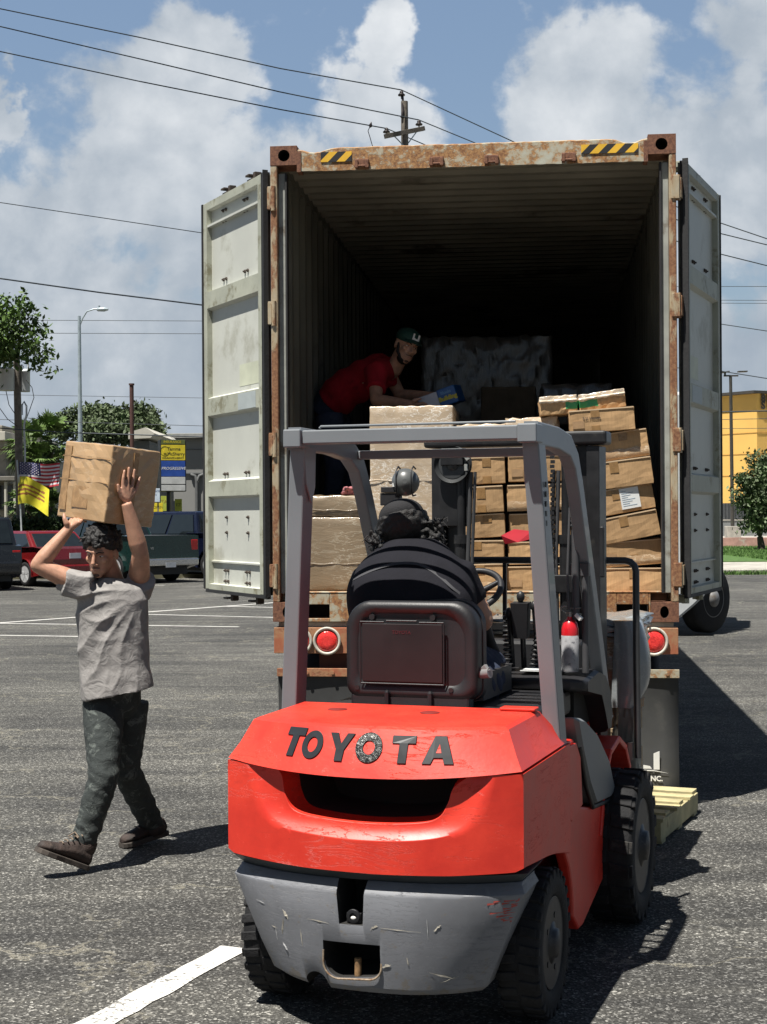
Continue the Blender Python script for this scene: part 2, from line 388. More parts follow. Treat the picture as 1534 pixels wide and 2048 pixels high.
def holed(mb, x0, x1, z0, z1, yf, yb, cx, cz, rx, rz, n=28, m=0, mh=1, pw=2.0):
    "block with a real hole in its front face (facing -y)"
    def rect(t, y):
        c, s_ = math.cos(t), math.sin(t); dx = (x1-cx if c > 0 else cx-x0)/max(abs(c), 1e-6); dz = (z1-cz if s_ > 0 else cz-z0)/max(abs(s_), 1e-6)
        k = min(dx, dz); return (cx+c*k, y, cz+s_*k)
    ts = sorted([2*math.pi*i/n for i in range(n)]+[math.atan2(z-cz, x-cx) % (2*math.pi) for x in (x0, x1) for z in (z0, z1)])
    def ov(t, y):
        c, s_ = math.cos(t), math.sin(t); k = (abs(c)**pw+abs(s_)**pw)**(-1/pw); return (cx+rx*c*k, y, cz+rz*s_*k)
    R0 = [rect(t, yb) for t in ts]; R1 = [rect(t, yf) for t in ts]; O1 = [ov(t, yf) for t in ts]; O2 = [ov(t, yf+(yb-yf)*.75) for t in ts]
    mb.loft([R0, R1, O1], m, False, False); mb.loft([O1, O2], mh, False, False); mb.add(O2, [tuple(range(len(ts)))], mh); mb.add(R0, [tuple(range(len(ts)))], m)
# rear corner castings
for sx_ in (-1, 1):
    for z0, z1 in ((2.778, 2.896), (0, .118)):
        mb = MB(); xa, xb = sorted((sx_*HW, sx_*(HW-.165)))
        holed(mb, xa, xb, z0, z1, 0, .178, sx_*(HW-.085), (z0+z1)/2, .026 if z0 < 1 else .036, .036, n=20)
        cp('corner_casting', mb, [M_cast, M_hole], bevel=.004)
# header with a shallow dent by each casting, lock keepers
mb = MB(); n = 60; rings = []
rg = random.Random(5)
for i in range(n+1):
    x = -HW+.168+(2*HW-.336)*i/n
    e = min(abs(x+HW-.27), abs(x-HW+.27)); dip = .028*math.exp(-(e/.07)**2)+rg.uniform(0, .003)
    zb = 2.738+rg.uniform(-.002, .002)
    rings.append([(x, .004, zb), (x, .004, 2.873-dip), (x, .03, 2.884-dip), (x, .14, 2.886-dip*.5), (x, .14, 2.80), (x, .05, zb+.01)])
mb.loft(rings, 0, True, False); cp('header', mb, M_hdr)
# header side gussets behind the castings
for s_ in (-1, 1):
    mb = MB(); a, b = (-HW+.165, -HW+.19) if s_ < 0 else (HW-.19, HW-.165)
    mb.box(a, b, -.002, .1, 2.735, 2.86); cp('gusset', mb, M_cast)
def kx(px): # pixel x on door plane -> local x
    best = min(range(-1219, 1220), key=lambda k: abs((.5353+k/1000*math.cos(CA))*F/(9.3123-k/1000*math.sin(CA))-px+CX+4)); return best/1000
for px in (733, 882, 992, 1146):
    x = kx(px); mb = MB()
    for d in (-.032, .032): mb.box(x+d-.010, x+d+.010, -.035, .006, 2.742, 2.79)
    mb.box(x-.042, x+.042, -.012, .0025, 2.765, 2.80); mb.cyl((x-.045, -.025, 2.755), (x+.045, -.025, 2.755), .008, n=8)
    cp('lock_keeper', mb, M_cast, bevel=.003)
M_hz = {}
def hazard(x0, x1, z0, z1, k, fade=False):
    # diagonal stripes as real cut polygons, yellow and black
    w_ = (z1-z0); step = .052; Y = MB(); 
    xs = x0-w_; i = 0
    while xs < x1:
        p = [(xs, z0), (xs+step, z0), (xs+step+w_, z1), (xs+w_, z1)]
        # clip to x0..x1
        def clip(P, X, sgn):
            o_ = []
            for a, b in zip(P, P[1:]+P[:1]):
                ia, ib = (a[0]-X)*sgn >= 0, (b[0]-X)*sgn >= 0
                if ia: o_.append(a)
                if ia != ib:
                    t = (X-a[0])/(b[0]-a[0]); o_.append((X, a[1]+(b[1]-a[1])*t))
            return o_
        p = clip(clip(p, x0, 1), x1, -1) if len(p) > 2 else p
        if len(p) > 2: Y.prism(p, lambda a, b, t: (a, t, b), -.0015, .003, m=(i+k) % 2)
        xs += step; i += 1
    return cp('hazard_sticker', Y, [mat('sticker_yellow', (.72, .42, .03), .5, dirt=(.35, .22, .08), da=.36, ds=20), mat('sticker_black', (.02, .02, .022), .5, dirt=(.30, .17, .09), da=.34, ds=22)])
hazard(kx(650), kx(712), 2.790, 2.850, 1); hazard(kx(1171), kx(1285), 2.792, 2.846, 0)
# posts, jambs, sill with fork pockets
for s_ in (-1, 1):
    a, b = sorted((s_*HW, s_*(HW-.042))); cp('corner_post', MB().box(a, b, .002, .12, .1185, 2.7775), M_post, bevel=.006)
    a, b = sorted((s_*(HW-.0425), s_*(HW-.085))); cp('door_jamb', MB().box(a, b, .045, .12, .17, 2.7375), M_jamb, bevel=.004)
    mb = MB(); a, b = sorted((s_*(HW-.086), s_*(HW-.096))); mb.box(a, b, .03, .10, .171, 2.737); cp('door_seal', mb, M_black)
mb = MB()
zs = (.0, .175)
for x0, x1 in ((-HW+.166, kx(598)-.001), (kx(662), kx(1236)), (kx(1301), HW-.166)): mb.box(x0, x1, .003, .16, .0, .174)
for x0, x1 in ((kx(598), kx(662)-.001), (kx(1236)+.001, kx(1301)-.001)):
    mb.box(x0, x1, .003, .16, .105, .174); mb.box(x0, x1, .15, .16, .0, .104, m=1); mb.box(x0, x1, .0035, .15, .0, .02)
cp('door_sill', mb, [M_crust, M_hole], bevel=.003)
cp('threshold', MB().box(-HW+.1, HW-.1, .0, .10, .1745, .182), M_crust, bevel=.003)
# shell: corrugated walls and roof
def corr(length, per, dep, y0):
    pts = []; y = y0; k = 0
    seq = ((0, 0), (.26, 0), (.5, 1), (.76, 1))
    while y < y0+length:
        for f, d in seq:
            yy_ = y+f*per
            if yy_ <= y0+length: pts.append((yy_, d*dep))
        y += per
    pts.append((y0+length, 0)); return pts
pw_ = corr(12.0, .278, .036, .12)
for s_ in (-1, 1):
    mb = MB(); X = HW-.004
    rings = [[(s_*(X-d), y, z) for y, d in pw_] for z in (.17, 2.80)]
    r2 = [[(s_*(X-d-.0025), y, z) for y, d in pw_] for z in (.17, 2.80)]
    mb.loft(rings, 1, False, False, False); mb.loft(r2, 0, False, False, False)
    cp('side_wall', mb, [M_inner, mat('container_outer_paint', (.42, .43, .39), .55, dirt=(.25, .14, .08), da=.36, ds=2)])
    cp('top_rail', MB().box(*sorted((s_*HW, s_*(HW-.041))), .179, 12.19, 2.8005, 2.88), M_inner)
    cp('bottom_rail', MB().box(*sorted((s_*HW, s_*(HW-.05))), .179, 12.19, .0, .16), M_crust)
pr = corr(12.0, .209, .02, .145)
mb = MB(); mb.loft([[(x, y, 2.855-d) for y, d in pr] for x in (-HW+.0405, HW-.0405)], 0, False, False, False)
mb.loft([[(x, y, 2.858-d) for y, d in pr] for x in (-HW+.0405, HW-.0405)], 0, False, False, False)
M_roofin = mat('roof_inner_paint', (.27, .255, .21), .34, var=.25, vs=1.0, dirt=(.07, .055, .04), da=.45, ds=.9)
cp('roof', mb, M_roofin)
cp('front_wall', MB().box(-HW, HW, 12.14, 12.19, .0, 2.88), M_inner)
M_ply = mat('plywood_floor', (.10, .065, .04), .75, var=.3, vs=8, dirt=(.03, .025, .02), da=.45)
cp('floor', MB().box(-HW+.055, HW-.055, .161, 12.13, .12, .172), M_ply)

# ---- doors. local u from the hinge outwards, n towards the inner face
M_door = mat('door_inner_paint', (.49, .50, .45), .5, var=.07, vs=1.5, dirt=(.37, .37, .31), da=.46, ds=1.6, bump=.1, bs=8)
M_doorfr = mat('door_frame_paint', (.36, .37, .30), .55, var=.14, vs=3, dirt=(.20, .19, .125), da=.49, ds=7, bump=.15, bs=20)
M_bolt = mat('bolt_rust', (.06, .045, .035), .7)
def make_door(sx_, hinge, far, label):
    h = Vector(hinge); f_ = Vector(far); d = f_-h; L = 1.135
    ang = math.atan2(d.y, d.x)
    dr = empty('door', (0, 0, 0)); dr.parent = cont
    mi = Matrix.Translation((.5353, 9.3123, 1.110)) @ Matrix.Rotation(-CA, 4, 'Z')
    dr.matrix_local = mi.inverted() @ (Matrix.Translation((h.x, h.y, 1.268)) @ Matrix.Rotation(ang, 4, 'Z'))
    dr['label'] = label
    # local: x = u along the leaf, y = normal; inner face towards s*y
    s = 1 if sx_ < 0 else -1      # left door inner face: +y rotated... chosen so it faces the camera
    s = -s if False else s
    H_ = 2.59; T = .052
    def Y(n): return s*n
    # vertical section: (z, depth of inner skin below frame plane)
    z = lambda t: H_-t
    prof = [(0, .0), (.05, .0), (.055, .036), (.135, .036), (.15, .004), (.165, .004), (.168, .036), (.585, .036), (.60, .0), (.71, .0), (.725, .036), (1.30, .036), (1.315, .0), (1.43, .0), (1.445, .036),
            (1.855, .036), (1.87, .0), (1.97, .0), (1.985, .036), (2.395, .036), (2.40, .02), (2.41, .02), (2.413, .036), (2.55, .036), (2.555, 0), (2.59, 0)]
    a0, a1 = .145, L-.075
    mb = MB()
    for i in range(len(prof)-1):
        (t0, d0), (t1, d1) = prof[i], prof[i+1]
        band = d0 == d1 == 0
        mb.add([(a0, Y(-d0), z(t0)), (a1, Y(-d0), z(t0)), (a1, Y(-d1), z(t1)), (a0, Y(-d1), z(t1))], [(0, 1, 2, 3)], m=1 if band else 0)
    mb.build('door_panel', [M_door, M_doorfr], dr)
    mb = MB()
    for x0, x1 in ((.062, a0), (a1, L-.016)): mb.box(x0, x1, *sorted((Y(.003), Y(-T))), 0, H_)
    mb.box(a0+.001, a1-.001, *sorted((Y(-.038), Y(-T))), .001, H_-.001)
    mb.build('door_frame', M_doorfr, dr, bevel=.004)
    mb = MB(); mb.box(.018, .058, *sorted((Y(.012), Y(-.03))), .0, H_); mb.box(.006, .016, *sorted((Y(.022), Y(-.012))), -.012, H_+.01); mb.box(.059, .0615, *sorted((Y(.014), Y(-.02))), 0, H_)
    mb.box(L-.0155, L+.004, *sorted((Y(.010), Y(-.03))), 0, H_); mb.box(.02, L-.02, *sorted((Y(.004), Y(-.02))), -.022, -.001)
    mb.build('door_gasket', M_black, dr, bevel=.003)
    # bolt ends
    pts = []
    for uu in (.40, .78):
        pts += [(uu+.0, .09), (uu+.05, .09), (uu, .16), (uu+.05, .16), (uu, .545), (uu+.05, .545), (uu, 1.825), (uu+.05, 1.825), (uu+.02, 2.11), (uu+.02, 2.21), (uu, 2.46), (uu+.05, 2.46), (uu, 2.53), (uu+.05, 2.53)]
    b0_ = None
    for uu, t in pts:
        r = Vector((uu, Y(-.036), z(t)))
        if b0_ is None:
            mb = MB(); mb.cyl((0, 0, 0), (0, Y(.018), 0), .0055, n=8); mb.cyl((0, 0, 0), (0, Y(.009), 0), .012, n=6, sm=False); b0_ = mb.build('bolt', M_bolt, dr)
        else: b0_ = b0_.copy(); COL.objects.link(b0_); b0_.parent = dr
        b0_.location = r
    # faded repaint patches
    mb = MB(); mb.box(.20, .56, *sorted((Y(-.0345), Y(-.037))), z(1.27), z(1.13)); mb.build('paint_patch', mat('patch_green', (.50, .52, .40), .55, var=.1), dr)
    mb = MB(); mb.box(.20, .50, *sorted((Y(.0015), Y(-.002))), z(1.425), z(1.322)); mb.build('paint_patch', mat('patch_grey', (.36, .40, .40), .55, var=.1), dr)
    # lock rods on the outside, their cams sticking out top and bottom
    for uu in (.36, .80):
        mb = MB(); yo = Y(-T-.03); mb.cyl((uu, yo, -.05), (uu, yo, H_+.05), .017, n=12)
        for zz, k in ((H_+.015, 1), (-.015, -1)):
            mb.box(uu-.045, uu+.045, *sorted((yo-.02, yo+.05)), *sorted((zz, zz+k*.012)))
            mb.box(uu-.055, uu-.02, *sorted((yo-.01, yo+.035)), *sorted((zz+k*.012, zz+k*.05))); mb.box(uu-.01, uu+.05, *sorted((yo+.0, yo+.06)), *sorted((zz+k*.03, zz+k*.042)))
            mb.cyl((uu, yo, zz+k*.01), (uu, yo, zz+k*.055), .024, n=10)
        for zz in (.3, 1.0, 1.6, 2.3): mb.box(uu-.04, uu+.04, *sorted((Y(-T-.001), Y(-T-.05))), zz, zz+.05)
        mb.build('lock_rod', M_doorfr if sx_ > 0 else M_bolt, dr, bevel=.002)
        mb = MB(); mb.bar((uu, yo-.02*s, .95), (uu+.33, yo-.03*s, .93), .03, .012); mb.build('door_handle', M_doorfr, dr)
    for zz in (.12, .92, 1.72, 2.42):
        mb = MB(); mb.box(-.035, .03, *sorted((Y(-.01), Y(-T-.006))), zz-.06, zz+.06)
        mb.cyl((-.03, Y(-.03), zz-.075), (-.03, Y(-.03), zz+.075), .016, n=10)
        mb.build('hinge', M_post, dr, bevel=.003)
    return dr
make_door(-1, (-.70, 9.455, 0), (-1.183, 10.42, 0), 'white sunlit door leaf')
make_door(1, (1.80, 9.215, 0), (2.225, 10.234, 0), 'grey shaded door leaf')
# hinge lugs on the posts
for s_ in (-1, 1):
    for zz in (.28, 1.08, 1.88, 2.58):
        mb = MB()
        mb.box(*sorted((s_*(HW-.002), s_*(HW+.022))), .01, .075, zz-.065, zz+.065)
        mb.box(*sorted((s_*(HW-.03), s_*(HW+.018))), -.006, .02, zz-.07, zz+.07)
        cp('hinge_lug', mb, M_post, bevel=.003)

# ================================================================ TRAILER CHASSIS
ch = empty('trailer_chassis', (.5353, 9.3123, 0), -CA, 'rusty red trailer chassis with round red tail lights under the container', 'trailer')
M_or = rustmat('chassis_red', (.36, .12, .06), .44, 9, rust1=(.10, .035, .02), rust2=(.30, .12, .06))
M_flap = mat('mudflap_rubber', (.042, .043, .043), .75, var=.25, vs=2, dirt=(.06, .06, .057), da=.45, ds=3)
M_white = mat('white_paint', (.72, .72, .70), .5, var=.05)
def lens(mb, x, z, y=-.0, r=.064):
    mb.lathe([(r*.45, -.012), (r*.8, -.010), (r, -.002), (r, .012)], (x, y, z), (0, 1, 0), 28)
M_lens = None
def lensmat():
    m, t, b = newmat('red_lens'); c = N(t, 'ShaderNodeTexCoord').outputs['Object']
    v_ = N(t, 'ShaderNodeTexVoronoi', Vector=c, Scale=140.0)
    lk(t, MIX(t, SS(t, v_.outputs[0], .2, .6), (.55, .012, .018), (.85, .05, .04)), b.inputs['Base Color']); b.inputs['Roughness'].default_value = .18; b.inputs['Coat Weight'].default_value = .8
    bp = N(t, 'ShaderNodeBump', Strength=.4, Distance=.002, Height=v_.outputs[0]); lk(t, bp.outputs[0], b.inputs['Normal'])
    return m
M_lens = lensmat()
mb = MB(); mb.box(-HW+.005, HW-.005, .0, .012, .918, 1.075); mb.box(-HW+.005, HW-.005, .012, .14, 1.058, 1.075); mb.box(-HW+.005, HW-.005, .012, .12, .918, .93)
mb.build('rear_beam', M_or, ch, bevel=.003)
MB().box(-HW+.03, HW-.03, .03, .2, 1.078, 1.106).build('bolster', mat('bolster_grey', (.33, .33, .28), .6, dirt=(.16, .08, .05)), ch)
MB().box(-.95, .95, .10, .12, .80, .917).build('cross_plate', mat('brown_plate', (.10, .035, .022), .7, dirt=(.2, .1, .06)), ch)
for px in (600, 657, 1251, 1310):
    x = kx(px); mb = MB()
    mb.lathe([(.079, -.004), (.086, -.016), (.080, -.022), (.069, -.018), (.068, -.001)], (x, 0, .995), (0, 1, 0), 32, cap=False)
    rg_ = mb.build('tail_light', mat('lamp_bezel', (.50, .47, .40), .5, dirt=(.12, .1, .08), da=.42, ds=20), ch)
    mb = MB(); lens(mb, x, .995, -.010); mb.build('lens', M_lens, rg_)
for s_ in (-1, 1):
    a, b = (kx(556), kx(760)) if s_ < 0 else (kx(1163), kx(1364))
    mb = MB(); mb.box(a, b, -.006, .010, .778, .828)
    for t in (.12, .3, .55, .88): mb.cyl((a+(b-a)*t, -.006, .803), (a+(b-a)*t, -.016, .803), .011, n=8)
    mb.build('flap_bracket', M_or if s_ < 0 else M_crust, ch, bevel=.002)
    mb = MB(); n = 10; rings = []
    for i in range(n+1):
        z_ = .79-.70*i/n; yb = .012+.012*math.sin(i*.5)
        rings.append([(a+.004+(b-a-.008)*k/6, yb+.004*math.sin(k*1.1+i*.3), z_) for k in range(7)]+[(a+.004+(b-a-.008)*k/6, yb+.012+.004*math.sin(k*1.1+i*.3), z_) for k in range(6, -1, -1)])
    fl = MB().loft(rings, 0, True, True).build('mud_flap', M_flap, ch)
    if s_ > 0:
        x_ = kx(1308); y_ = -.004
        mk = MB(); q = [(x_, .235), (x_+.035, .235), (x_+.035, .345), (x_, .330)]
        mk.prism(q, lambda p, q_, t: (p, t, q_), y_, y_+.002); mk.prism([(x_-.06, .24), (x_-.01, .24), (x_-.02, .255), (x_-.06, .262)], lambda p, q_, t: (p, t, q_), y_, y_+.002)
        mk.prism([(x_-.2, .226), (x_+.0, .226), (x_+.085, .214), (x_+.0, .232), (x_-.2, .236)], lambda p, q_, t: (p, t, q_), y_, y_+.002)
        mk.build('printed_logo', M_white, fl)
        textmesh('printed_text', 'INC.', .042, M_white, fl, (x_+.012, y_+.001, .180), (R_(90), 0, 0), .001, .0012)
# frame rails, axles and dual wheels further in
mb = MB()
for x in (-.48, .48): mb.box(x-.05, x+.05, .2, 11.5, .82, 1.05)
for y in (1.0, 2.3, 4, 6, 8, 10): mb.box(-.43, .43, y, y+.1, .86, 1.0)
mb.build('frame_rail', M_or, ch)
M_tyre = mat('tyre_rubber', (.014, .014, .015), .80, var=.3, vs=12, bump=.35, bs=90, dirt=(.034, .032, .030), da=.38, ds=5, spec=.3)
M_rimw = mat('truck_rim', (.15, .15, .15), .45, var=.2, dirt=(.12, .10, .08), da=.5)
def truck_wheel(parent, c, s_, r=.5, w_=.27, turn=None):
    if turn is not None: pos = c; c = (0, 0, 0)
    mb = MB(); ax = (s_, 0, 0)
    mb.lathe([(r*.56, -w_/2), (r*.9, -w_/2+.01), (r*.985, -w_/2+.035), (r, -w_*.3), (r, w_*.3), (r*.985, w_/2-.035), (r*.9, w_/2-.01), (r*.56, w_/2)], c, ax, 40)
    ty = mb.build('wheel', M_tyre, parent)
    if turn is not None: ty.location = pos; ty.rotation_euler = (0, 0, turn)
    mb = MB(); c2 = Vector(c)
    mb.lathe([(r*.56, w_/2-.03), (r*.54, w_/2+.004), (r*.50, w_/2-.005), (r*.45, w_/2-.09), (r*.25, w_/2-.10), (r*.24, w_/2+.02), (r*.12, w_/2+.06), (.01, w_/2+.065)], c, ax, 32)
    for k in range(10):
        t = k*math.pi/5; p = c2+Vector((s_*(w_/2-.10), math.cos(t)*r*.35, math.sin(t)*r*.35)); mb.cyl(p, p+Vector((s_*.04, 0, 0)), .018, n=6)
    mb.build('rim', M_rimw, ty)
for y in (1.15, 2.45):
    mb = MB(); mb.cyl((-.9, y, .5), (.9, y, .5), .07, n=12); mb.build('axle', M_or, ch)
    for s_ in (-1, 1):
        for o_ in (.72, 1.03): truck_wheel(ch, (s_*o_, y, .50), s_)
mb = MB()
for x in (-.7, .7): mb.box(x-.06, x+.06, 9.2, 9.32, .12, .85); mb.box(x-.13, x+.13, 9.13, 9.39, .004, .03)
mb.build('landing_leg', M_or, ch)
# ================================================================ FREIGHT IN THE CONTAINER
CM = Matrix.Translation((.5353, 9.3123, 1.110)) @ Matrix.Rotation(-CA, 4, 'Z')
CMi = CM.inverted()
def cl(px, py, yl):
    a, b = inv(px, py); d = Vector((a/F, 1, b/F)); o = CMi @ Vector((0, 0, CH)); q = CMi.to_3x3() @ d
    return o+q*((yl-o.y)/q.y)
def cardmat(name, col, seed=0):
    if name in MATS: return MATS[name]
    m, t, b = newmat(name); c = N(t, 'ShaderNodeTexCoord').outputs['Object']
    oi = N(t, 'ShaderNodeObjectInfo').outputs['Random']
    off = N(t, 'ShaderNodeVectorMath', _operation='ADD', i0=c, i1=N(t, 'ShaderNodeCombineXYZ', i0=MA(t, 'MULTIPLY', oi, 37.0), i1=MA(t, 'MULTIPLY', oi, 11.0), i2=0.0).outputs[0]).outputs[0]
    mp = N(t, 'ShaderNodeMapping', Vector=off); mp.inputs['Scale'].default_value = (1, 1, .12)
    fl = N(t, 'ShaderNodeTexNoise', Vector=mp.outputs[0], Scale=160.0, Detail=3.0).outputs[0]
    n = N(t, 'ShaderNodeTexNoise', Vector=off, Scale=6.0, Detail=7.0, Roughness=.65).outputs[0]
    cc = MIX(t, SS(t, n, .3, .7), tuple(x*.80 for x in col), tuple(min(1, x*1.12) for x in col))
    cc = MIX(t, 1.0, cc, RAMP(t, fl, [(.3, .90), (.7, 1.08)]), 'MULTIPLY')
    sc_ = N(t, 'ShaderNodeTexNoise', Vector=off, Scale=14.0, Detail=9.0, Roughness=.75, Distortion=1.0).outputs[0]
    cc = MIX(t, MA(t, 'MULTIPLY', SS(t, sc_, .60, .78), .18), cc, tuple(min(1, x*1.4) for x in col))
    cc = MIX(t, 1.0, cc, RAMP(t, oi, [(0, .82), (1, 1.12)]), 'MULTIPLY')
    lk(t, cc, b.inputs['Base Color']); b.inputs['Roughness'].default_value = .82; b.inputs['Specular IOR Level'].default_value = .25
    bn = N(t, 'ShaderNodeTexNoise', Vector=off, Scale=9.0, Detail=4.0).outputs[0]
    bp = N(t, 'ShaderNodeBump', Strength=.035, Distance=.015, Height=MA(t, 'ADD', bn, MA(t, 'MULTIPLY', fl, .05))); lk(t, bp.outputs[0], b.inputs['Normal'])
    MATS[name] = m; return m
M_card = cardmat('cardboard', (.45, .285, .145)); M_cardd = cardmat('cardboard_dull', (.29, .19, .11))
M_tape = mat('packing_tape', (.27, .155, .062), .3, var=.15, vs=20, coat=.3, bump=.1, bs=40)
M_label = mat('paper_label', (.66, .67, .66), .6, var=.05)
M_ink = mat('printing_ink', (.05, .045, .045), .7)
M_cavity = M_hole
def filmmat(name, col, hi, sc=(3.0, 1, 14.0), gl=.5, wr=.5, bump=.26):
    "cardboard under crinkled stretch film"
    if name in MATS: return MATS[name]
    m, t, b = newmat(name); c = N(t, 'ShaderNodeTexCoord').outputs['Object']
    mp = N(t, 'ShaderNodeMapping', Vector=c); mp.inputs['Scale'].default_value = sc; mp.inputs['Rotation'].default_value = (0, .12, 0)
    a = N(t, 'ShaderNodeTexNoise', Vector=mp.outputs[0], Scale=3.4, Detail=8.0, Roughness=.62, Distortion=.5).outputs[0]
    r = MA(t, 'ABSOLUTE', MA(t, 'SUBTRACT', a, .5))
    k = SS(t, r, .022, .0)
    z = N(t, 'ShaderNodeTexNoise', Vector=c, Scale=3.0, Detail=3.0).outputs[0]
    kk = MA(t, 'MULTIPLY', k, SS(t, z, .35, .62))
    n = N(t, 'ShaderNodeTexNoise', Vector=c, Scale=5.0, Detail=5.0).outputs[0]
    cc = MIX(t, SS(t, n, .3, .7), tuple(x*.85 for x in col), col)
    cc = MIX(t, MA(t, 'ADD', MA(t, 'MULTIPLY', kk, gl), MA(t, 'MULTIPLY', SS(t, a, .5, .75), wr*.5), clamp=True), cc, hi)  # the film's glare is painted into the base colour as pale streaks
    lk(t, cc, b.inputs['Base Color']); b.inputs['Roughness'].default_value = .42
    b.inputs['Coat Weight'].default_value = .9; b.inputs['Coat Roughness'].default_value = .12
    bp = N(t, 'ShaderNodeBump', Strength=bump, Distance=.012, Height=a); lk(t, bp.outputs[0], b.inputs['Normal']); lk(t, bp.outputs[0], b.inputs['Coat Normal'])
    MATS[name] = m; return m
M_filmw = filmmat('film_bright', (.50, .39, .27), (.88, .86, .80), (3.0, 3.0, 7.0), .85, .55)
M_filmb = filmmat('film_brown', (.25, .185, .115), (.60, .55, .44), (2.0, 2.0, 8.0), .60, .08)
M_filmg = filmmat('film_grey', (.25, .27, .28), (.50, .53, .55), (4.0, 4.0, 5.0), .35, .4)
M_filmc = filmmat('film_carton', (.38, .245, .13), (.78, .68, .50), (2.5, 2.5, 6.0), .50, .12)
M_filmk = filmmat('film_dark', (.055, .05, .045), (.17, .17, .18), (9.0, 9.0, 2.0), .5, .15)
def gridbox(w_, d_, h_, jit=.003, seed=0, nx=8, ny=6, nz=7, bulge=.0):
    "subdivided closed box, gently bulged and battered"
    rg = np.random.default_rng(seed); mb = MB(); idx = {}
    def vid(i, j, k):
        if (i, j, k) not in idx:
            x, y, z = (i/nx-.5)*w_, (j/ny-.5)*d_, k/nz*h_
            e = 1-abs(2*i/nx-1)**3; f = 1-abs(2*k/nz-1)**3; g_ = 1-abs(2*j/ny-1)**3
            y += (-1 if j == 0 else 1 if j == ny else 0)*bulge*e*f; x += (-1 if i == 0 else 1 if i == nx else 0)*bulge*g_*f
            z += (1 if k == nz else 0)*bulge*e*g_*.5
            p = np.array([x, y, z])+rg.normal(0, jit, 3); 
            if k == 0: p[2] = max(0, p[2]*0)
            idx[(i, j, k)] = len(mb.v); mb.v.append(tuple(p))
        return idx[(i, j, k)]
    def q(a, b, c, d): mb.f.append([a, b, c, d]); mb.m.append(0); mb.s.append(False)
    for i in range(nx):
        for k in range(nz):
            for j in (0, ny): q(vid(i, j, k), vid(i+1, j, k), vid(i+1, j, k+1), vid(i, j, k+1))
    for j in range(ny):
        for k in range(nz):
            for i in (0, nx): q(vid(i, j, k), vid(i, j+1, k), vid(i, j+1, k+1), vid(i, j, k+1))
    for i in range(nx):
        for j in range(ny):
            for k in (0, nz): q(vid(i, j, k), vid(i+1, j, k), vid(i+1, j+1, k), vid(i, j+1, k))
    return mb
def carton(name, label, cat, bl, br, hpx, yl, depth=.38, m=None, group=None, seed=1, tape=1, jit=.0006, bulge=.003, yaw=0.0, cov=None, film=False):
    "box whose front bottom edge runs from pixel bl to br on the container plane y=yl"
    a, b = cl(*bl, yl), cl(*br, yl); wv = b-a; w_ = math.hypot(wv.x, wv.z); roll = math.atan2(wv.z, wv.x)
    h_ = hpx*(CM @ a).y/F*.985
    mid = (a+b)/2
    r = empty(name, (0, 0, 0), 0, label, cat, group)
    r.matrix_world = CM @ Matrix.Translation(mid) @ Matrix.Rotation(-roll, 4, 'Y') @ Matrix.Rotation(yaw, 4, 'Z') @ Matrix.Translation((0, depth/2, 0))
    mb = gridbox(w_, depth, h_, jit, seed, bulge=bulge)
    mb.build('carton_body', m or M_card, r, bevel=.003)
    rg = random.Random(seed); yf = -depth/2-bulge-.0022
    if tape:
        t_ = MB(); tw = .026; x0 = rg.uniform(-.04, .04); hh = h_*rg.uniform(.34, .48)
        t_.box(x0-tw, x0+tw, yf-.0006, yf+.003, h_-hh if tape == 1 else .0, h_-.002 if tape == 1 else hh); 
        t_.build('tape', M_tape, r)
        if rg.random() < .6: MB().box(x0-tw, x0+tw, yf-.0006, yf+.003, .003, h_*.28).build('tape', M_tape, r)
        # pale torn edge of the lid flap
        f_ = MB(); f_.box(-w_/2+.004, w_/2-.004, yf-.001, yf+.004, h_-.006, h_+.0015); f_.build('flap_edge', mat('card_edge', (.55, .40, .25), .8), r)
        if seed % 2: MB().box(-w_/2+.02, -w_/2+.02+.07, yf-.0003, yf+.0028, h_*.2, h_*.2+.045).build('scuff', mat('card_scuff', (.33, .205, .105), .7, var=.1, vs=30), r)
    if film and seed in (11, 15, 50, 62):
        # sagging loose film over the front edge
        f_ = MB(); n = 26; rings = []
        for i in range(n+1):
            x = -w_/2+w_*i/n; dz = .003*math.sin(i*.9+seed)+rg.uniform(-.0015, .0015); dy = .004+.0015*math.sin(i*1.3+seed*2)
            rings.append([(x, yf-.001, .055+dz), (x, yf-dy, .038+dz), (x, yf-.004-dy*.6, .022-dz), (x, yf-dy, .006+dz*.4), (x, yf+.002, -.006)])
        f_.loft(rings, 0, False, True, False); f_.build('loose_film', M_filmc, r)
    return r
GR = 'brown cartons in the leaning stack'
Rs = [((1200, 1187), (1332, 1186), 51, .14, 'bottom carton of the leaning stack beside the right container post', 1, 0),
      ((1205, 1134), (1336, 1124), 48, .17, 'half crushed carton, second from the bottom of the leaning stack', 2, 1),
      ((1190, 1094), (1322, 1068), 52, .15, 'tilted carton, third from the bottom of the leaning stack', 1, 1),
      ((1180, 1038), (1312, 1014), 51, .16, 'carton with a white shipping label in the middle of the leaning stack', 1, 0),
      ((1180, 983), (1308, 966), 55, .14, 'carton just above the white labelled one in the leaning stack', 1, 1),
      ((1178, 926), (1300, 908), 53, .17, 'carton with crinkled film along its base, second from the top of the leaning stack', 1, 1)]
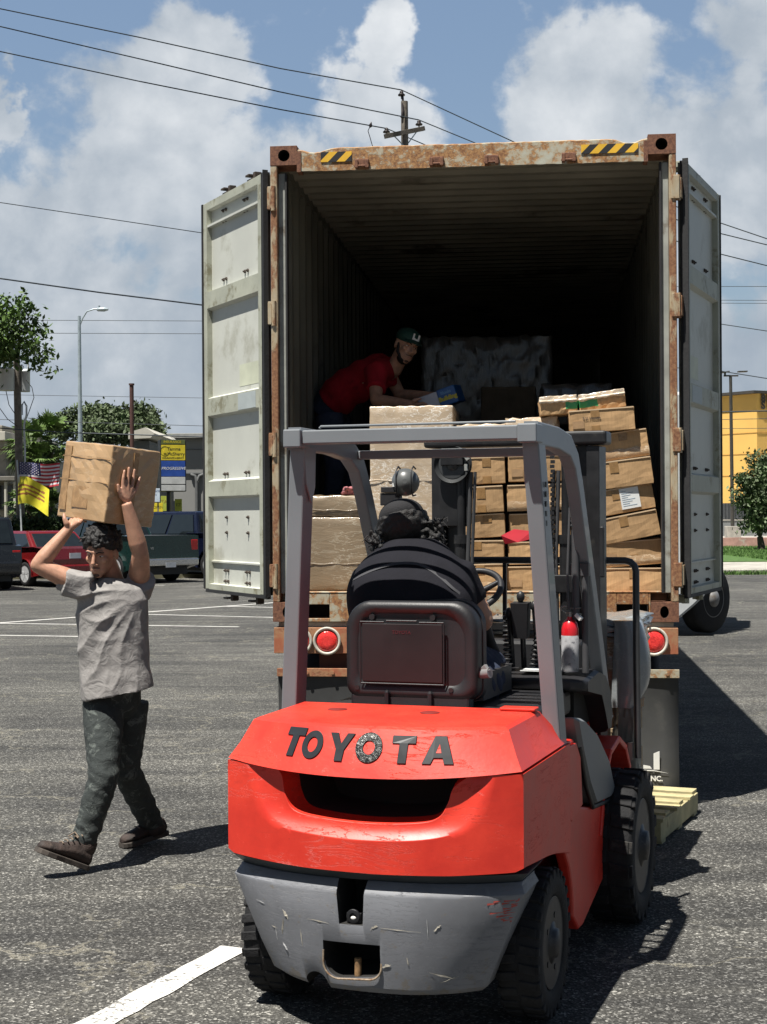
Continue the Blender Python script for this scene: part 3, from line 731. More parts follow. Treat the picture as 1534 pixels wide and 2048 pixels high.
for i, (bl, br, h, yl, lb, tp, fm) in enumerate(Rs):
    r = carton('cardboard_box', lb, 'box', bl, br, h, yl, .40, group=GR, seed=10+i, tape=tp, film=fm, yaw=(-.03, .05, -.04, .02, -.02, .04)[i])
    if i == 3:
        mb = MB(); h_ = h*9.4/F; mb.box(.0, .115, -.2075, -.204, h_-.135, h_-.01); lb_ = mb.build('shipping_label', M_label, r)
        k = MB()
        for q in range(8): k.box(.01, .04+.06*((q*37 % 10)/10), -.2085, -.2073, h_-.03-q*.0125, h_-.026-q*.0125)
        k.build('printed_text', mat('faint_ink', (.30, .36, .42), .7), lb_)
r = carton('cardboard_box', 'top carton of the leaning stack, printed with one small line of text', 'box', (1140, 868), (1271, 858), 46, .12, .40, group=GR, seed=31, tape=1)
textmesh('printed_text', 'RSI House', .026, M_ink, r, (-.06, -.2070, .085), (R_(90), 0, 0), .0004)
Gc = 'brown cartons stacked behind the mast'
cols = [('A', (914, 1011), [(1184, 1129, 3), (1126, 1081, 1), (1078, 1031, 5), (1028, 975, 5), (970, 916, 4)], .16),
        ('B', (1015, 1146), [(1184, 1133, 2), (1130, 1084, 3), (1078, 1028, 4), (1021, 970, 4), (964, 912, 3)], .20)]
ordn = ['bottom', 'second lowest', 'middle', 'second highest', 'highest']
for c_, (x0, x1), rows, yl in cols:
    for i, (yb, yt, ti) in enumerate(rows):
        carton('cardboard_box', '%s carton of the %s column seen through the mast' % (ordn[i], 'narrow left' if c_ == 'A' else 'wider right'), 'box', (x0+(i % 3)*2, yb), (x1-(i % 2)*3, yb-ti), yb-yt, yl+.01*(i % 3), .38, group=Gc, seed=50+i+(9 if c_ == 'B' else 0), tape=1, film=i in (0, 3), yaw=.02*(i-2))
# film covered cartons on top of the columns
def wrapped(name, label, cat, bl, br, hpx, yl, depth, m, seed=3, jit=.006, bulge=.015, seams=()):
    seams = seams[::3]
    a, b = cl(*bl, yl), cl(*br, yl); w_ = (b-a).length; h_ = hpx*(CM @ a).y/F; mid = (a+b)/2; wv = b-a
    r = empty(name, (0, 0, 0), 0, label, cat)
    r.matrix_world = CM @ Matrix.Translation(mid) @ Matrix.Rotation(-math.atan2(wv.z, wv.x), 4, 'Y') @ Matrix.Translation((0, depth/2, 0))
    nz = max(6, int(h_/.045)); nx = max(8, int(w_/.035))
    mb = gridbox(w_, depth, h_, jit, seed, nx, 8, nz, bulge)
    o = mb.build('wrapped_load', m, r, bevel=.008, sub=0)
    o.data.polygons.foreach_set('use_smooth', [True]*len(o.data.polygons))
    rg = random.Random(seed)
    for zf in seams:
        s_ = MB(); n = 24; rings = []
        for i in range(n+1):
            x = -w_/2-.004+(w_+.008)*i/n; z = h_*zf+.003*math.sin(i*.7)+rg.uniform(-.0008, .0008)
            rings.append([(x, -depth/2-bulge-.001, z+.006), (x, -depth/2-bulge-.004, z+.001), (x, -depth/2-bulge-.001, z-.004)])
        s_.loft(rings, 0, False, True, False); s_.build('film_fold', m, r)
    return r
wrapped('wrapped_carton_stack', 'tall glaring white film wrapped stack just right of the driver', 'wrapped boxes', (741, 1185), (908, 1185), 372, .22, .75, M_filmw, 5, .0018, .006, (.13, .30, .45, .6, .77, .88))
wrapped('wrapped_carton_stack', 'low brown film wrapped stack in the left corner of the container', 'wrapped boxes', (609, 1181), (737, 1181), 146, .16, .8, M_filmb, 7, .0015, .005, (.36, .66))
wrapped('wrapped_carton', 'pale film wrapped carton lying on top of the low brown wrapped stack', 'wrapped box', (612, 1033), (737, 1034), 42, .17, .7, M_filmb, 8, .003, .008, (.3,))
wrapped('wrapped_carton', 'shiny film wrapped pack on top of the narrow left carton column', 'wrapped box', (914, 914), (1012, 911), 64, .2, .5, M_filmw, 9, .006, .01)
wrapped('wrapped_carton', 'shiny film wrapped pack above the wider right column, under the striped packs', 'wrapped box', (1016, 910), (1118, 905), 72, .24, .5, M_filmw, 12, .007, .012)
# flat packs printed with green on the very top
def flatpack(label, bl, br, hpx, gx0, gx1, seed):
    a, b = cl(*bl, .16), cl(*br, .16); w_ = (b-a).length; h_ = hpx*9.45/F; wv = b-a
    r = empty('printed_pack', (0, 0, 0), 0, label, 'package', 'flat packs on top of the cartons')
    r.matrix_world = CM @ Matrix.Translation((a+b)/2) @ Matrix.Rotation(-math.atan2(wv.z, wv.x), 4, 'Y') @ Matrix.Translation((0, .15, 0))
    mb = gridbox(w_, .30, h_, .002, seed, 10, 6, 4, .006)
    for f in range(len(mb.f)):
        pts = [mb.v[i] for i in mb.f[f]]; zc = sum(p[2] for p in pts)/4
        if zc > h_*.74: mb.m[f] = 1
        elif gx0 < sum(p[0] for p in pts)/4/w_+.5 < gx1 and zc > h_*.2: mb.m[f] = 2
    o = mb.build('carton_body', [M_card, M_filmw, mat('green_print', (.03, .25, .085), .35, coat=.5)], r, bevel=.003)
    f_ = MB(); rg = random.Random(seed); rings = []
    for i in range(18):
        x = -w_/2+w_*i/17; rings.append([(x, -.16, h_*.62+rg.uniform(-.004, .004)), (x, -.17, h_*.70+rg.uniform(-.005, .005)), (x, -.158, h_*.80)])
    f_.loft(rings, 0, False, True, False); f_.build('film_fold', M_filmw, r)
    return r
flatpack('left flat pack with a green square printed at its right end', (1080, 831), (1155, 826), 37, .68, 1.1, 21)
flatpack('right flat pack under silver film, green printed at its left end', (1161, 826), (1253, 812), 36, -.1, .38, 22)
# cargo further in, in the dark
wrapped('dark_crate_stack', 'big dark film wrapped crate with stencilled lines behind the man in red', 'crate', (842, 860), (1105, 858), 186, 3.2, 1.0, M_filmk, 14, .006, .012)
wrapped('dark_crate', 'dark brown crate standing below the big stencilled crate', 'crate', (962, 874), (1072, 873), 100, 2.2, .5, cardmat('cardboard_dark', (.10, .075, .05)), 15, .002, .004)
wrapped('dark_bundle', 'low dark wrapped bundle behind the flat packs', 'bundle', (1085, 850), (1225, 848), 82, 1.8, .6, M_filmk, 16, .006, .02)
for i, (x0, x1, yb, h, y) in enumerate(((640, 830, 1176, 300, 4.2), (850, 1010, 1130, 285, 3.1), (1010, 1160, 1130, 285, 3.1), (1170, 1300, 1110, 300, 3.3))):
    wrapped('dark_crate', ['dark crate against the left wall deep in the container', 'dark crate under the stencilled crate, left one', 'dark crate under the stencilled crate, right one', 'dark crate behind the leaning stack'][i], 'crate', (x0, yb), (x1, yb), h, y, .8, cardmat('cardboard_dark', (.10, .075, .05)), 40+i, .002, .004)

# ================================================================ LEFT BACKGROUND
def leafmat(name, col):
    if name in MATS: return MATS[name]
    m, t, b = newmat(name); g_ = N(t, 'ShaderNodeNewGeometry').outputs['Position']
    n = N(t, 'ShaderNodeTexNoise', Vector=g_, Scale=1.3, Detail=4.0, Roughness=.6).outputs[0]
    r = N(t, 'ShaderNodeTexNoise', Vector=g_, Scale=14.0, Detail=2.0).outputs[0]
    cc = MIX(t, SS(t, n, .35, .65), tuple(x*.6 for x in col), tuple(x*1.45 for x in col))
    cc = MIX(t, 1.0, cc, RAMP(t, r, [(.3, .6), (.7, 1.5)]), 'MULTIPLY')
    lk(t, cc, b.inputs['Base Color']); b.inputs['Roughness'].default_value = .6
    b.inputs['Specular IOR Level'].default_value = .3
    MATS[name] = m; return m
M_leaf = leafmat('leaf_green', (.060, .105, .022)); M_leafd = leafmat('leaf_dusty', (.085, .115, .055)); M_leafk = leafmat('leaf_dark', (.035, .06, .018)); M_bark = mat('bark', (.075, .058, .045), .9, var=.3, vs=10, bump=.6, bs=20)
def leaves(blobs, n, size, seed=0, flat=.5):
    "leaf faces clustered in twigs spread through ellipsoid blobs (cx,cy,cz,rx,ry,rz)"
    rg = np.random.default_rng(seed); vol = np.array([b[3]*b[4]*b[5] for b in blobs]); P = []
    for b, k in zip(blobs, (vol/vol.sum()*n/9).astype(int)+1):
        d = rg.normal(size=(k, 3)); d /= np.linalg.norm(d, axis=1)[:, None]; r = rg.uniform(.15, 1.12, k)**.5
        c = np.array(b[:3])+d*r[:, None]*np.array(b[3:])
        P.append((c[:, None, :]+rg.normal(size=(k, 9, 3))*size*1.5).reshape(-1, 3))
    c = np.concatenate(P); n = len(c)
    a = rg.normal(size=(n, 3)); a /= np.linalg.norm(a, axis=1)[:, None]; t = rg.normal(size=(n, 3)); b_ = np.cross(a, t); b_ /= np.linalg.norm(b_, axis=1)[:, None]
    s = size*rg.uniform(.5, 1.3, (n, 1))
    V = np.stack([c-a*s, c+b_*s*flat, c+a*s, c-b_*s*flat], 1).reshape(-1, 3)
    return V, np.arange(4*n).reshape(-1, 4)
def crown(name, parent, blobs, n, size, m, seed=0, flat=.5):
    V, Fc = leaves(blobs, n, size, seed, flat)
    me = bpy.data.meshes.new(name); me.from_pydata(V.tolist(), [], Fc.tolist()); me.materials.append(m)
    o = bpy.data.objects.new(name, me); COL.objects.link(o); o.parent = parent; return o
def tree(label, name, base, blobs, n, size, m, trunk_r, seed, cat='tree', group=None, limbs=True):
    r = empty(name, base, 0, label, cat, group)
    crown('crown', r, blobs, n, size, m, seed)
    mb = MB(); rg = random.Random(seed); top = max(blobs, key=lambda b: b[2])
    zf = min(b[2] for b in blobs)*.6
    mb.tube([(0, 0, 0), (.05, 0, zf*.5), (.0, .05, zf)], [trunk_r*1.3, trunk_r, trunk_r*.8], 8)
    for b in (blobs if limbs else blobs[:2]): mb.tube([(0, .0, zf*.9), ((b[0])*.5, b[1]*.5, (zf+b[2])*.55), (b[0], b[1], b[2])], [trunk_r*.28, trunk_r*.18, trunk_r*.06], 6)
    mb.build('trunk', M_bark, r); return r
def pb(px, py, d, rx, rz, ry=None, base=None):
    p = W(px, py, d)-base; k = d/F; return (p.x, p.y, p.z, rx*k, (ry or rx)*k, rz*k)
b0 = W(-60, 1032, 46); b0.z = 0
tree('big green broadleaf tree at the left edge above the transformers', 'broadleaf_tree', b0,
     [pb(*q, base=b0) for q in ((-90, 660, 46, 70, 55), (-30, 690, 47, 45, 45), (0, 622, 46, 26, 24), (42, 610, 45.5, 18, 14), (28, 645, 45.5, 26, 18), (62, 628, 46, 14, 12), (74, 660, 46, 20, 14), (22, 680, 46, 30, 18), (62, 690, 45.5, 22, 12), (92, 705, 45.6, 16, 10), (70, 722, 46, 20, 9), (100, 740, 45.6, 12, 7), (10, 712, 46.5, 28, 13), (44, 705, 46.5, 16, 10), (-60, 740, 46, 40, 30))], 12500, .095, M_leaf, .28, 3, limbs=False)
bg2 = W(225, 1032, 78); bg2.z = 0
tree('low dusty green tree behind the street lamp and the brown pole', 'shrubby_tree', bg2,
     [pb(*q, base=bg2) for q in ((140, 845, 78, 22, 20), (175, 838, 78, 30, 20), (205, 832, 79, 24, 22), (240, 848, 78, 34, 24), (285, 838, 78, 28, 22), (300, 860, 77, 26, 20), (200, 862, 77, 45, 18), (262, 865, 77, 50, 18), (278, 822, 78, 14, 10), (125, 862, 78, 20, 14))], 20000, .13, M_leafd, .22, 5)
bg3 = W(560, 1032, 80); bg3.z = 0
tree('green tree glimpsed between the open left door and the container', 'broadleaf_tree', bg3, [pb(*q, base=bg3) for q in ((545, 850, 80, 34, 60), (545, 960, 80, 36, 60), (600, 900, 80, 60, 70))], 5000, .15, M_leaf, .25, 6)
# fan palms
M_frond = leafmat('palm_frond', (.075, .12, .03))
def palm(label, px, py, d, R, seed, nf=44):
    p = W(px, py, d); r = empty('fan_palm', (p.x, p.y, 0), 0, label, 'palm', 'fan palms beside the flags'); z0 = p.z
    rg = random.Random(seed); mb = MB()
    for k in range(nf):
        az = rg.uniform(0, 2*math.pi); el = rg.uniform(-.9, 1.35); d1 = Vector((math.cos(az)*math.cos(el), math.sin(az)*math.cos(el), math.sin(el)))
        st = R*rg.uniform(.45, .62); c = d1*st+Vector((0, 0, z0)); mb.bar((0, 0, z0), c, .03, .02)
        side = d1.cross(Vector((0, 0, 1))).normalized(); up = side.cross(d1)
        for j in range(15):
            t = -1.35+2.7*j/14; dd = (d1*math.cos(t)+side*math.sin(t)+up*.12).normalized(); L = R*.5*(1-.18*abs(t))*rg.uniform(.85, 1.1)
            e = c+dd*L+Vector((0, 0, -.28*L*rg.uniform(.4, 1.5))); m_ = c+dd*L*.55; w2 = side*math.cos(t)*.034-d1*math.sin(t)*.034
            mb.add([c, m_+w2, e, m_-w2], [(0, 1, 2, 3)])
    mb.build('crown', M_frond, r)
    mb = MB(); mb.tube([(0, 0, 0), (.05, 0, z0*.5), (0, 0, z0)], [.16, .13, .12], 8); mb.build('trunk', M_bark, r)
palm('tall fan palm right of the left utility pole', 62, 895, 51, 1.05, 1)
palm('fan palm with upright fronds beside the carried box', 98, 880, 52, 1.1, 2)
palm('smaller fan palm low behind the flags', 78, 925, 50.5, .85, 3)
palm('drooping fan palm below the yellow flag', 55, 1005, 50, .8, 4)
palm('low fan palm against the dark hedge', 100, 1015, 49.5, .7, 5)
# hedge and rail
bh = W(60, 1032, 47.5); bh.z = 0
hd = empty('hedge', bh, 0, 'dark leafy hedge behind the parked red car', 'hedge')
crown('crown', hd, [pb(*q, base=bh) for q in ((-20, 1068, 47.5, 50, 26, 20), (40, 1062, 47.5, 45, 26, 20), (95, 1058, 47.5, 45, 24, 20), (150, 1068, 47.5, 40, 22, 20), (215, 1072, 47.5, 50, 22, 20))], 9000, .07, M_leafk, 8)
mb = MB()
for i in range(6): mb.bar((-1.3+i*1.1, 0, 0), (-1.3+i*1.1, 0, .9), .08, .08)
mb.build('stem', M_bark, hd)
tag(MB().box(-60, 6, 44.5, 62, -.05, .12).build('planting_strip', mat('planting_soil', (.09, .085, .05), .9, var=.4, vs=2)), kind='structure')
# utility pole with transformers
M_wood = mat('weathered_wood', (.155, .135, .11), .9, var=.3, vs=8, bump=.5, bs=25)
M_can = mat('transformer_grey', (.50, .53, .54), .5, var=.08)
p0 = W(33, 735, 48); p1 = W(44, 1130, 48)
up = empty('utility_pole', (p1.x, 48, 0), 0, 'weathered wooden utility pole with two pale transformer cans at left', 'utility pole')
q0 = p0-Vector((p1.x, 48, 0)); q0.z += .4
mb = MB(); mb.tube([(0, 0, 0), q0], [.15, .105], 12); mb.build('pole', M_wood, up)
for (x, y, rr, hh, dy) in ((14, 760, 17, 44, -.1), (48, 762, 10, 42, .15)):
    c = W(x, y+hh/2, 48)-Vector((p1.x, 48, 0)); k = 48/F; mb = MB()
    mb.lathe([(.01, 0), (rr*k*.95, .0), (rr*k, .03), (rr*k, hh*k-.04), (rr*k*1.06, hh*k-.03), (rr*k*1.04, hh*k), (rr*k*.4, hh*k+.06), (.01, hh*k+.07)], (c.x, dy, c.z), (0, 0, 1), 20)
    for s_ in (-.1, .1): mb.cyl((c.x+s_, dy, c.z+hh*k), (c.x+s_, dy, c.z+hh*k+.2), .03, n=8)
    mb.build('transformer_can', M_can, up)
mb = MB()
def pl(pts, d): return [W(x, y, d)-Vector((p1.x, 48, 0)) for x, y in pts]
mb.tube(pl([(52, 760), (64, 775), (68, 795), (60, 818), (52, 840)], 47.8), .012, 5); mb.tube(pl([(12, 782), (18, 810), (30, 828)], 47.8), .012, 5); mb.tube(pl([(-5, 810), (15, 838), (34, 852)], 47.8), .012, 5)
mb.build('drop_wire', M_black, up)
mb = MB(); mb.tube(pl([(44, 830), (44, 810), (48, 803), (53, 812), (53, 830), (48, 850), (50, 900), (50, 1000)], 47.75), .03, 6); mb.build('conduit', M_can, up)
# street lamp
M_galv = mat('galvanised', (.36, .42, .45), .45, metal=.4, var=.1)
b1 = W(162, 1032, 70); k = 70/F; zt = W(161, 632, 70).z
lp = empty('street_lamp', (b1.x, 70, 0), 0, 'tall grey street lamp with one curved arm at left', 'street lamp')
mb = MB(); mb.tube([(0, 0, 0), (-.02, 0, zt)], [.13, .07], 12); mb.build('pole', M_galv, lp)
mb = MB(); mb.tube([(0, 0, zt-.45), (.12, 0, zt-.12), (.32, 0, zt+.2), (.62, 0, zt+.30), (.85, 0, zt+.31)], .035, 8); mb.build('arm', M_galv, lp)
mb = MB(); mb.lathe([(.02, -.27), (.09, -.2), (.10, .1), (.05, .27)], (1.02, 0, zt+.29), (1, 0, 0), 12); mb.cyl((.88, 0, zt+.36), (.88, 0, zt+.46), .05, n=8); mb.build('lamp_head', M_galv, lp)
# rusty brown pole
b1 = W(266, 1032, 55); zt = W(264, 767, 55).z
bp_ = empty('steel_post', (b1.x, 55, 0), 0, 'plain dark brown steel post standing behind the carried box', 'post')
mb = MB(); mb.cyl((0, 0, 0), (-.02, 0, zt-.06), .075, n=12); mb.build('pole', mat('brown_steel', (.075, .032, .026), .7), bp_); mb = MB(); mb.cyl((-.02, 0, zt-.06), (-.02, 0, zt), .10, n=12); mb.build('cap', mat('brown_steel', (.075, .032, .026)), bp_)
# buildings
M_stucco = mat('beige_stucco', (.27, .25, .21), .85, var=.08, bump=.2); M_stw = mat('white_trim', (.48, .46, .40), .8, var=.05); M_glass = mat('dark_glass', (.02, .025, .03), .08, var=.1, spec=.8)
M_grey = mat('grey_wall', (.235, .235, .225), .8, var=.06, vs=.4); M_greyd = mat('grey_trim', (.11, .115, .115), .7); M_frame = mat('window_frame', (.16, .15, .13), .6)
def wx(px, d): return (px-CX)/F*d
def wz(py, d, px=0): return CH+((CY-py)-(px-CX)*ROLL)*d/F
d = 62; L = empty('shop_building', (wx(-40, d), d, 0), 0, 'beige shop building with a stepped white cornice at the far left', 'building')
def lb(name, x0, x1, y0, y1, dy0, dy1, m, par=L, d=62, ox=-40, bev=.02):
    z1, z0 = wz(y0, d, x0), (0 if y1 is None else wz(y1, d, x0)); return MB().box(wx(x0, d)-wx(ox, d), wx(x1, d)-wx(ox, d), dy0, dy1, z0, z1).build(name, m, par, bevel=bev)
lb('wall', -160, 12, 900, None, 0, 9, M_stucco); lb('wall', 12.2, 37, 908, None, .6, 9, M_stw)
lb('roof', -160, 14, 884, 899.5, -.4, 9.2, M_stucco); lb('cornice', -160, 20, 866, 883.5, -.7, 9.4, M_stw); lb('cornice', 14.5, 34, 877, 899, .3, 9, M_stucco); lb('parapet', -160, 8, 852, 865.5, -.2, 9, M_stucco)
lb('awning', -160, 44, 955, 964, -1.2, -.02, M_frame)
for x in (-30, -6, 12): 
    f_ = lb('window', x, x+16, 968, 1022, -.06, -.005, M_frame); lb('pane', x+2, x+14, 971, 1019, -.075, -.062, M_glass, f_, bev=0)
for x in (-12, 22, 40): lb('column', x, x+4.5, 964.5, None, -1.1, -.9, M_stw)
d = 85; GB = empty('warehouse_building', (wx(300, d), d, 0), 0, 'long plain grey building behind the pole sign', 'building')
def gb(name, x0, x1, y0, y1, dy0, dy1, m, par=GB, bev=.02): return lb(name, x0, x1, y0, y1, dy0, dy1, m, par, 85, 300, bev)
gb('wall', 302, 640, 878, None, 0, 20, M_grey); gb('roof', 296, 645, 868, 877.5, -.5, 20.5, mat('roof_edge', (.30, .30, .28), .7)); gb('wall_band', 303, 639, 899, 900.5, -.04, -.005, M_greyd); gb('wall_band', 303, 639, 945, 949, -.10, -.005, M_greyd)
for x in (394, 470, 550): 
    mb = MB(); kx_ = lambda p: wx(p, 85)-wx(300, 85)
    mb.tube([(kx_(x-12), -.12, wz(949, 85, x)), (kx_(x-3), -.12, wz(952, 85, x)), (kx_(x), -.12, wz(962, 85, x)), (kx_(x), -.12, .2)], .09, 8); mb.tube([(kx_(x+14), -.12, wz(949, 85, x)), (kx_(x+6), -.12, wz(952, 85, x)), (kx_(x+2), -.12, wz(962, 85, x))], .09, 8); mb.build('downpipe', M_greyd, GB)
for x in (335, 440, 500): f_ = gb('window', x, x+26, 1000, 1030, -.06, -.005, M_frame); gb('pane', x+2, x+24, 1002, 1028, -.075, -.062, M_glass, f_, 0)
d = 70; HB = empty('gabled_building', (wx(292, d), d, 0), 0, 'low building with a pale eave showing over the carried box', 'building')
lb('wall', 268, 300, 882, None, 0, 8, M_greyd, HB, 70, 292); 
mb = MB(); o_ = wx(292, d); mb.prism([(wx(262, d)-o_, wz(868, d)), (wx(296, d)-o_, wz(858, d)), (wx(314, d)-o_, wz(870, d)), (wx(306, d)-o_, wz(879, d)), (wx(262, d)-o_, wz(881, d))], lambda p, q, t: (p, t, q), -.6, 8.5); mb.build('roof', M_stw, HB)
# pole sign
def textp(parent, body, size, m, x, y, z, **k): return textmesh('printed_text', body, size, m, parent, (x, y, z), (R_(90), 0, 0), .002, **k)
d = 52; kk = d/F; sg = empty('pole_sign', (wx(341, d), d, 0), R_(16), 'tall black pole sign with yellow, blue and blank white panels', 'sign')
X = lambda px: (px-346)*kk*1.03; Z = lambda py: wz(py, d, 346)
M_cab = mat('sign_cabinet', (.015, .018, .020), .4)
MB().box(X(327), X(377), -.02, .62, Z(983), Z(879)).build('cabinet', M_cab, sg, bevel=.01)
MB().cyl((X(345), .3, 0), (X(345), .3, Z(983)), .075, n=12).build('post', M_cab, sg)
M_yel = mat('sign_yellow', (.62, .50, .03), .4, var=.1); M_blu = mat('sign_blue', (.02, .065, .30), .4); M_wht = mat('sign_white', (.50, .51, .51), .4); M_blk = mat('sign_black', (.012, .012, .012), .5)
def panel(nm, y0, y1, m, par=sg): return MB().box(X(328.5), X(375), -.045, -.021, Z(y1), Z(y0)).build(nm, m, par, bevel=.004)
pa = panel('sign_panel', 880, 888.5, mat('sign_olive', (.09, .11, .03), .5)); textp(pa, 'INSURANCE', .11, M_yel, X(350), -.046, Z(884))
pa = panel('sign_panel', 890, 920.5, M_yel)
MB().lathe([(.155, -.006), (.16, .006), (.01, .006)], (X(335.5), -.047, Z(902)), (0, 1, 0), 24, cap=False).build('round_emblem', M_blk, pa); MB().prism([(-.05, -.07), (.05, -.07), (.03, .0), (0, .09), (-.03, 0)], lambda p, q, t: (X(335.5)+p, t, Z(902)+q), -.06, -.052).build('emblem_figure', M_yel, pa)
textp(pa, 'Tamma', .15, M_blk, X(353), -.047, Z(898)); textp(pa, 'McSherry', .15, M_blk, X(357), -.047, Z(908)); textp(pa, 'INSURANCE AGENCY', .075, M_blk, X(351.5), -.047, Z(916))
pa = panel('sign_panel', 922, 953, M_blu); textp(pa, 'PROGRESSIVE', .135, M_white, X(352), -.047, Z(937), shear=.25)
panel('sign_panel', 954, 968, M_wht); panel('sign_panel', 970, 981.5, M_wht)
def smallsign(name, label, x0, x1, y0, y1, d, m, lines, col, post=True):
    r = empty(name, (wx((x0+x1)/2, d), d, 0), 0, label, 'sign'); kk = d/F; hw = (x1-x0)/2*kk; zt, zb = wz(y0, d, x0), wz(y1, d, x0)
    MB().box(-hw, hw, -.02, .02, zb, zt).build('board', m, r, bevel=.004)
    mb = MB()
    for s_ in (-.7, .7): mb.bar((s_*hw, .05, 0), (s_*hw, .05, zt-.05), .04, .04)
    mb.build('leg', M_wood, r)
    for t, sz, f in lines: textmesh('printed_text', t, sz, col, r, (0, -.021, zb+(zt-zb)*f), (R_(90), 0, 0), .001, .001)
smallsign('yard_sign', 'small white yard sign reading CASH ONLY 37 right of the carried box', 292, 320, 977, 1004, 50, mat('pale_blue_board', (.50, .58, .66), .6), (('AUTO STATE', .075, .78), ("37'", .21, .36)), mat('navy_ink', (.02, .05, .16)))
smallsign('banner', 'yellow lettered banner just below the white yard sign', 284, 326, 1006, 1024, 51, M_yel, (('NOW OPEN', .13, .5),), mat('olive_ink', (.12, .11, .01)))
smallsign('banner', 'yellow green banner with a round mark left of the sign post', 322, 342, 992, 1022, 53, mat('lime_board', (.35, .40, .05), .6), (('TAX', .16, .6),), mat('brown_ink', (.25, .15, .02)))
smallsign('banner', 'small lime banner just right of the sign post', 350, 364, 998, 1022, 53, mat('lime_board', (.35, .40, .05), .6), (('EZ', .14, .5),), M_blk)
# flags
def flag(name, label, tl, wpx, hpx, d, rows, cols, colfn, mats, pole, seed=0, shape=None):
    p = W(*tl, d); r = empty(name, (p.x, d, 0), 0, label, 'flag'); k = d/F; w_, h_ = wpx*k, hpx*k; mb = MB(); sub = 3
    def pt(u, v_):
        x, z = u*w_, -v_*h_; y = .10*math.sin(u*7+v_*2+seed)*(.3+u); z += .045*math.sin(u*6.5+seed)*u+(-.10*h_*u)+(shape(u, v_) if shape else 0)*h_
        return (x, y, p.z+z)
    NR, NC = rows*2, cols*2
    vs = [pt(c/NC, q/NR) for q in range(NR+1) for c in range(NC+1)]; n = len(vs)
    for q in range(NR):
        for c in range(NC):
            i = q*(NC+1)+c; mb.add([vs[i], vs[i+1], vs[i+NC+2], vs[i+NC+1]], [(0, 1, 2, 3)], colfn((c+.5)/NC, (q+.5)/NR), True)
    mb.build('cloth', mats, r)
    q0, q1 = [W(x, y, d+.03)-Vector((p.x, d, 0)) for x, y in pole]; mb = MB(); mb.cyl(q0, q1, .022, n=8); mb.build('flag_pole', M_can, r)
    return r, pt
M_fr = mat('flag_red', (.42, .025, .035), .7); M_fw = mat('flag_white', (.62, .58, .60), .7); M_fb = mat('flag_navy', (.022, .025, .10), .7); M_fy = mat('flag_yellow', (.62, .56, .03), .6); M_fo = mat('flag_stripe', (.30, .12, .03), .7)
fl, pt = flag('stars_and_stripes_flag', 'red, white and blue striped flag with a starred navy corner', (38, 924), 80, 46, 46.6, 13, 20, lambda u, v_: 2 if (u < .56 and v_ < 7/13) else (0 if int(v_*13) % 2 == 0 else 1), [M_fr, M_fw, M_fb], ((34, 920), (47, 1135)), 1)
mb = MB()
for i in range(9):
    for j in range(6 if i % 2 == 0 else 5):
        c = Vector(pt(.035+(j+(.5 if i % 2 else 0))*.092, .03+i*.056)); c.y -= .008
        mb.add([c+Vector((.024*(1 if q % 2 == 0 else .45)*math.sin(q*math.pi/5), 0, .024*(1 if q % 2 == 0 else .45)*math.cos(q*math.pi/5))) for q in range(10)], [tuple(range(10))])
mb.build('stars', M_fw, fl)['kind'] = 'stuff'
flag('yellow_flag', 'bright yellow flag with thin dark stripes blowing below the striped flag', (36, 955), 62, 54, 46.4, 14, 16, lambda u, v_: 1 if (int((v_+.10*u)*13) in (4, 6, 8)) and u < .85 else 0, [M_fy, M_fo], ((38, 950), (47, 1135)), 2.2, shape=lambda u, v_: -.30*u*u+.10*math.sin(u*5))

# ================================================================ OVERHEAD WIRES AND CENTRE POLE
def wire(label, segs, wpx=2.2, nm='power_line', col=None):
    segs = list(segs)
    def ext(a, b, x): k = (x-a[0])/(b[0]-a[0]); return tuple(a[i]+(b[i]-a[i])*k for i in range(3))
    if segs[-1][0] == 545: segs.append(ext(segs[-2], segs[-1], 950))
    if segs[0][0] == 1345: segs.insert(0, ext(segs[0], segs[1], 900))
    pts = [W(x, y, d) for x, y, d in segs]; P = []
    for a, b in zip(pts, pts[1:]):
        n = 8
        for i in range(n): t = i/n; q = a.lerp(b, t); P.append(q)
    P.append(pts[-1]); k = [wpx/2*p.y/F for p in P]
    mb = MB(); mb.tube(P, k, 5); o = mb.build(nm, M_wire); tag(o, label, 'wire', 'overhead wires'); return o
M_wire = mat('wire_black', (.035, .045, .055), .6)
wire('highest overhead wire, over the top of the centre pole', [(-40, 10, 34), (0, 17.5, 34.5), (280, 75, 38), (560, 137, 41.5), (803, 180, 45)], 2.6)
wire('second overhead wire from the top at left', [(-40, 45, 34), (0, 53, 34.5), (280, 118, 38), (560, 184, 41.5), (838, 240, 45.3)], 2.6)
wire('third overhead wire, ending at the left insulator of the crossarm', [(-40, 94, 34), (0, 103, 34.5), (280, 163, 38), (560, 219, 41.5), (773, 257, 44.7)], 2.6)
wire('wire running from the pole top down to the right', [(803, 180, 45), (1030, 285, 52), (1352, 413, 62), (1432, 443, 65), (1600, 500, 70)], 2.2)
wire('wire running from the right insulator down to the right', [(838, 240, 45.3), (955, 288, 49), (1352, 439, 62), (1432, 465, 65), (1600, 506, 70)], 2.2)
wire('wire running from the left insulator down to the right', [(773, 257, 44.7), (865, 296, 48), (1352, 482, 62), (1432, 506, 65), (1600, 548, 70)], 2.2)
wire('fourth wire on the left, below the cloud', [(-40, 398, 40), (0, 405, 40), (200, 435, 41), (412, 467, 42), (545, 486, 43)], 1.8)
wire('thick black cable crossing above the street lamp', [(-40, 551, 30), (0, 557, 30), (200, 585, 31), (412, 611, 32), (545, 626, 33)], 3.2)
wire('upper hairline wire behind the street lamp', [(-20, 640, 90), (410, 642, 90), (545, 643, 90)], 1.2)
wire('second hairline wire behind the street lamp', [(-20, 666, 90), (410, 667.5, 90), (545, 668, 90)], 1.2)
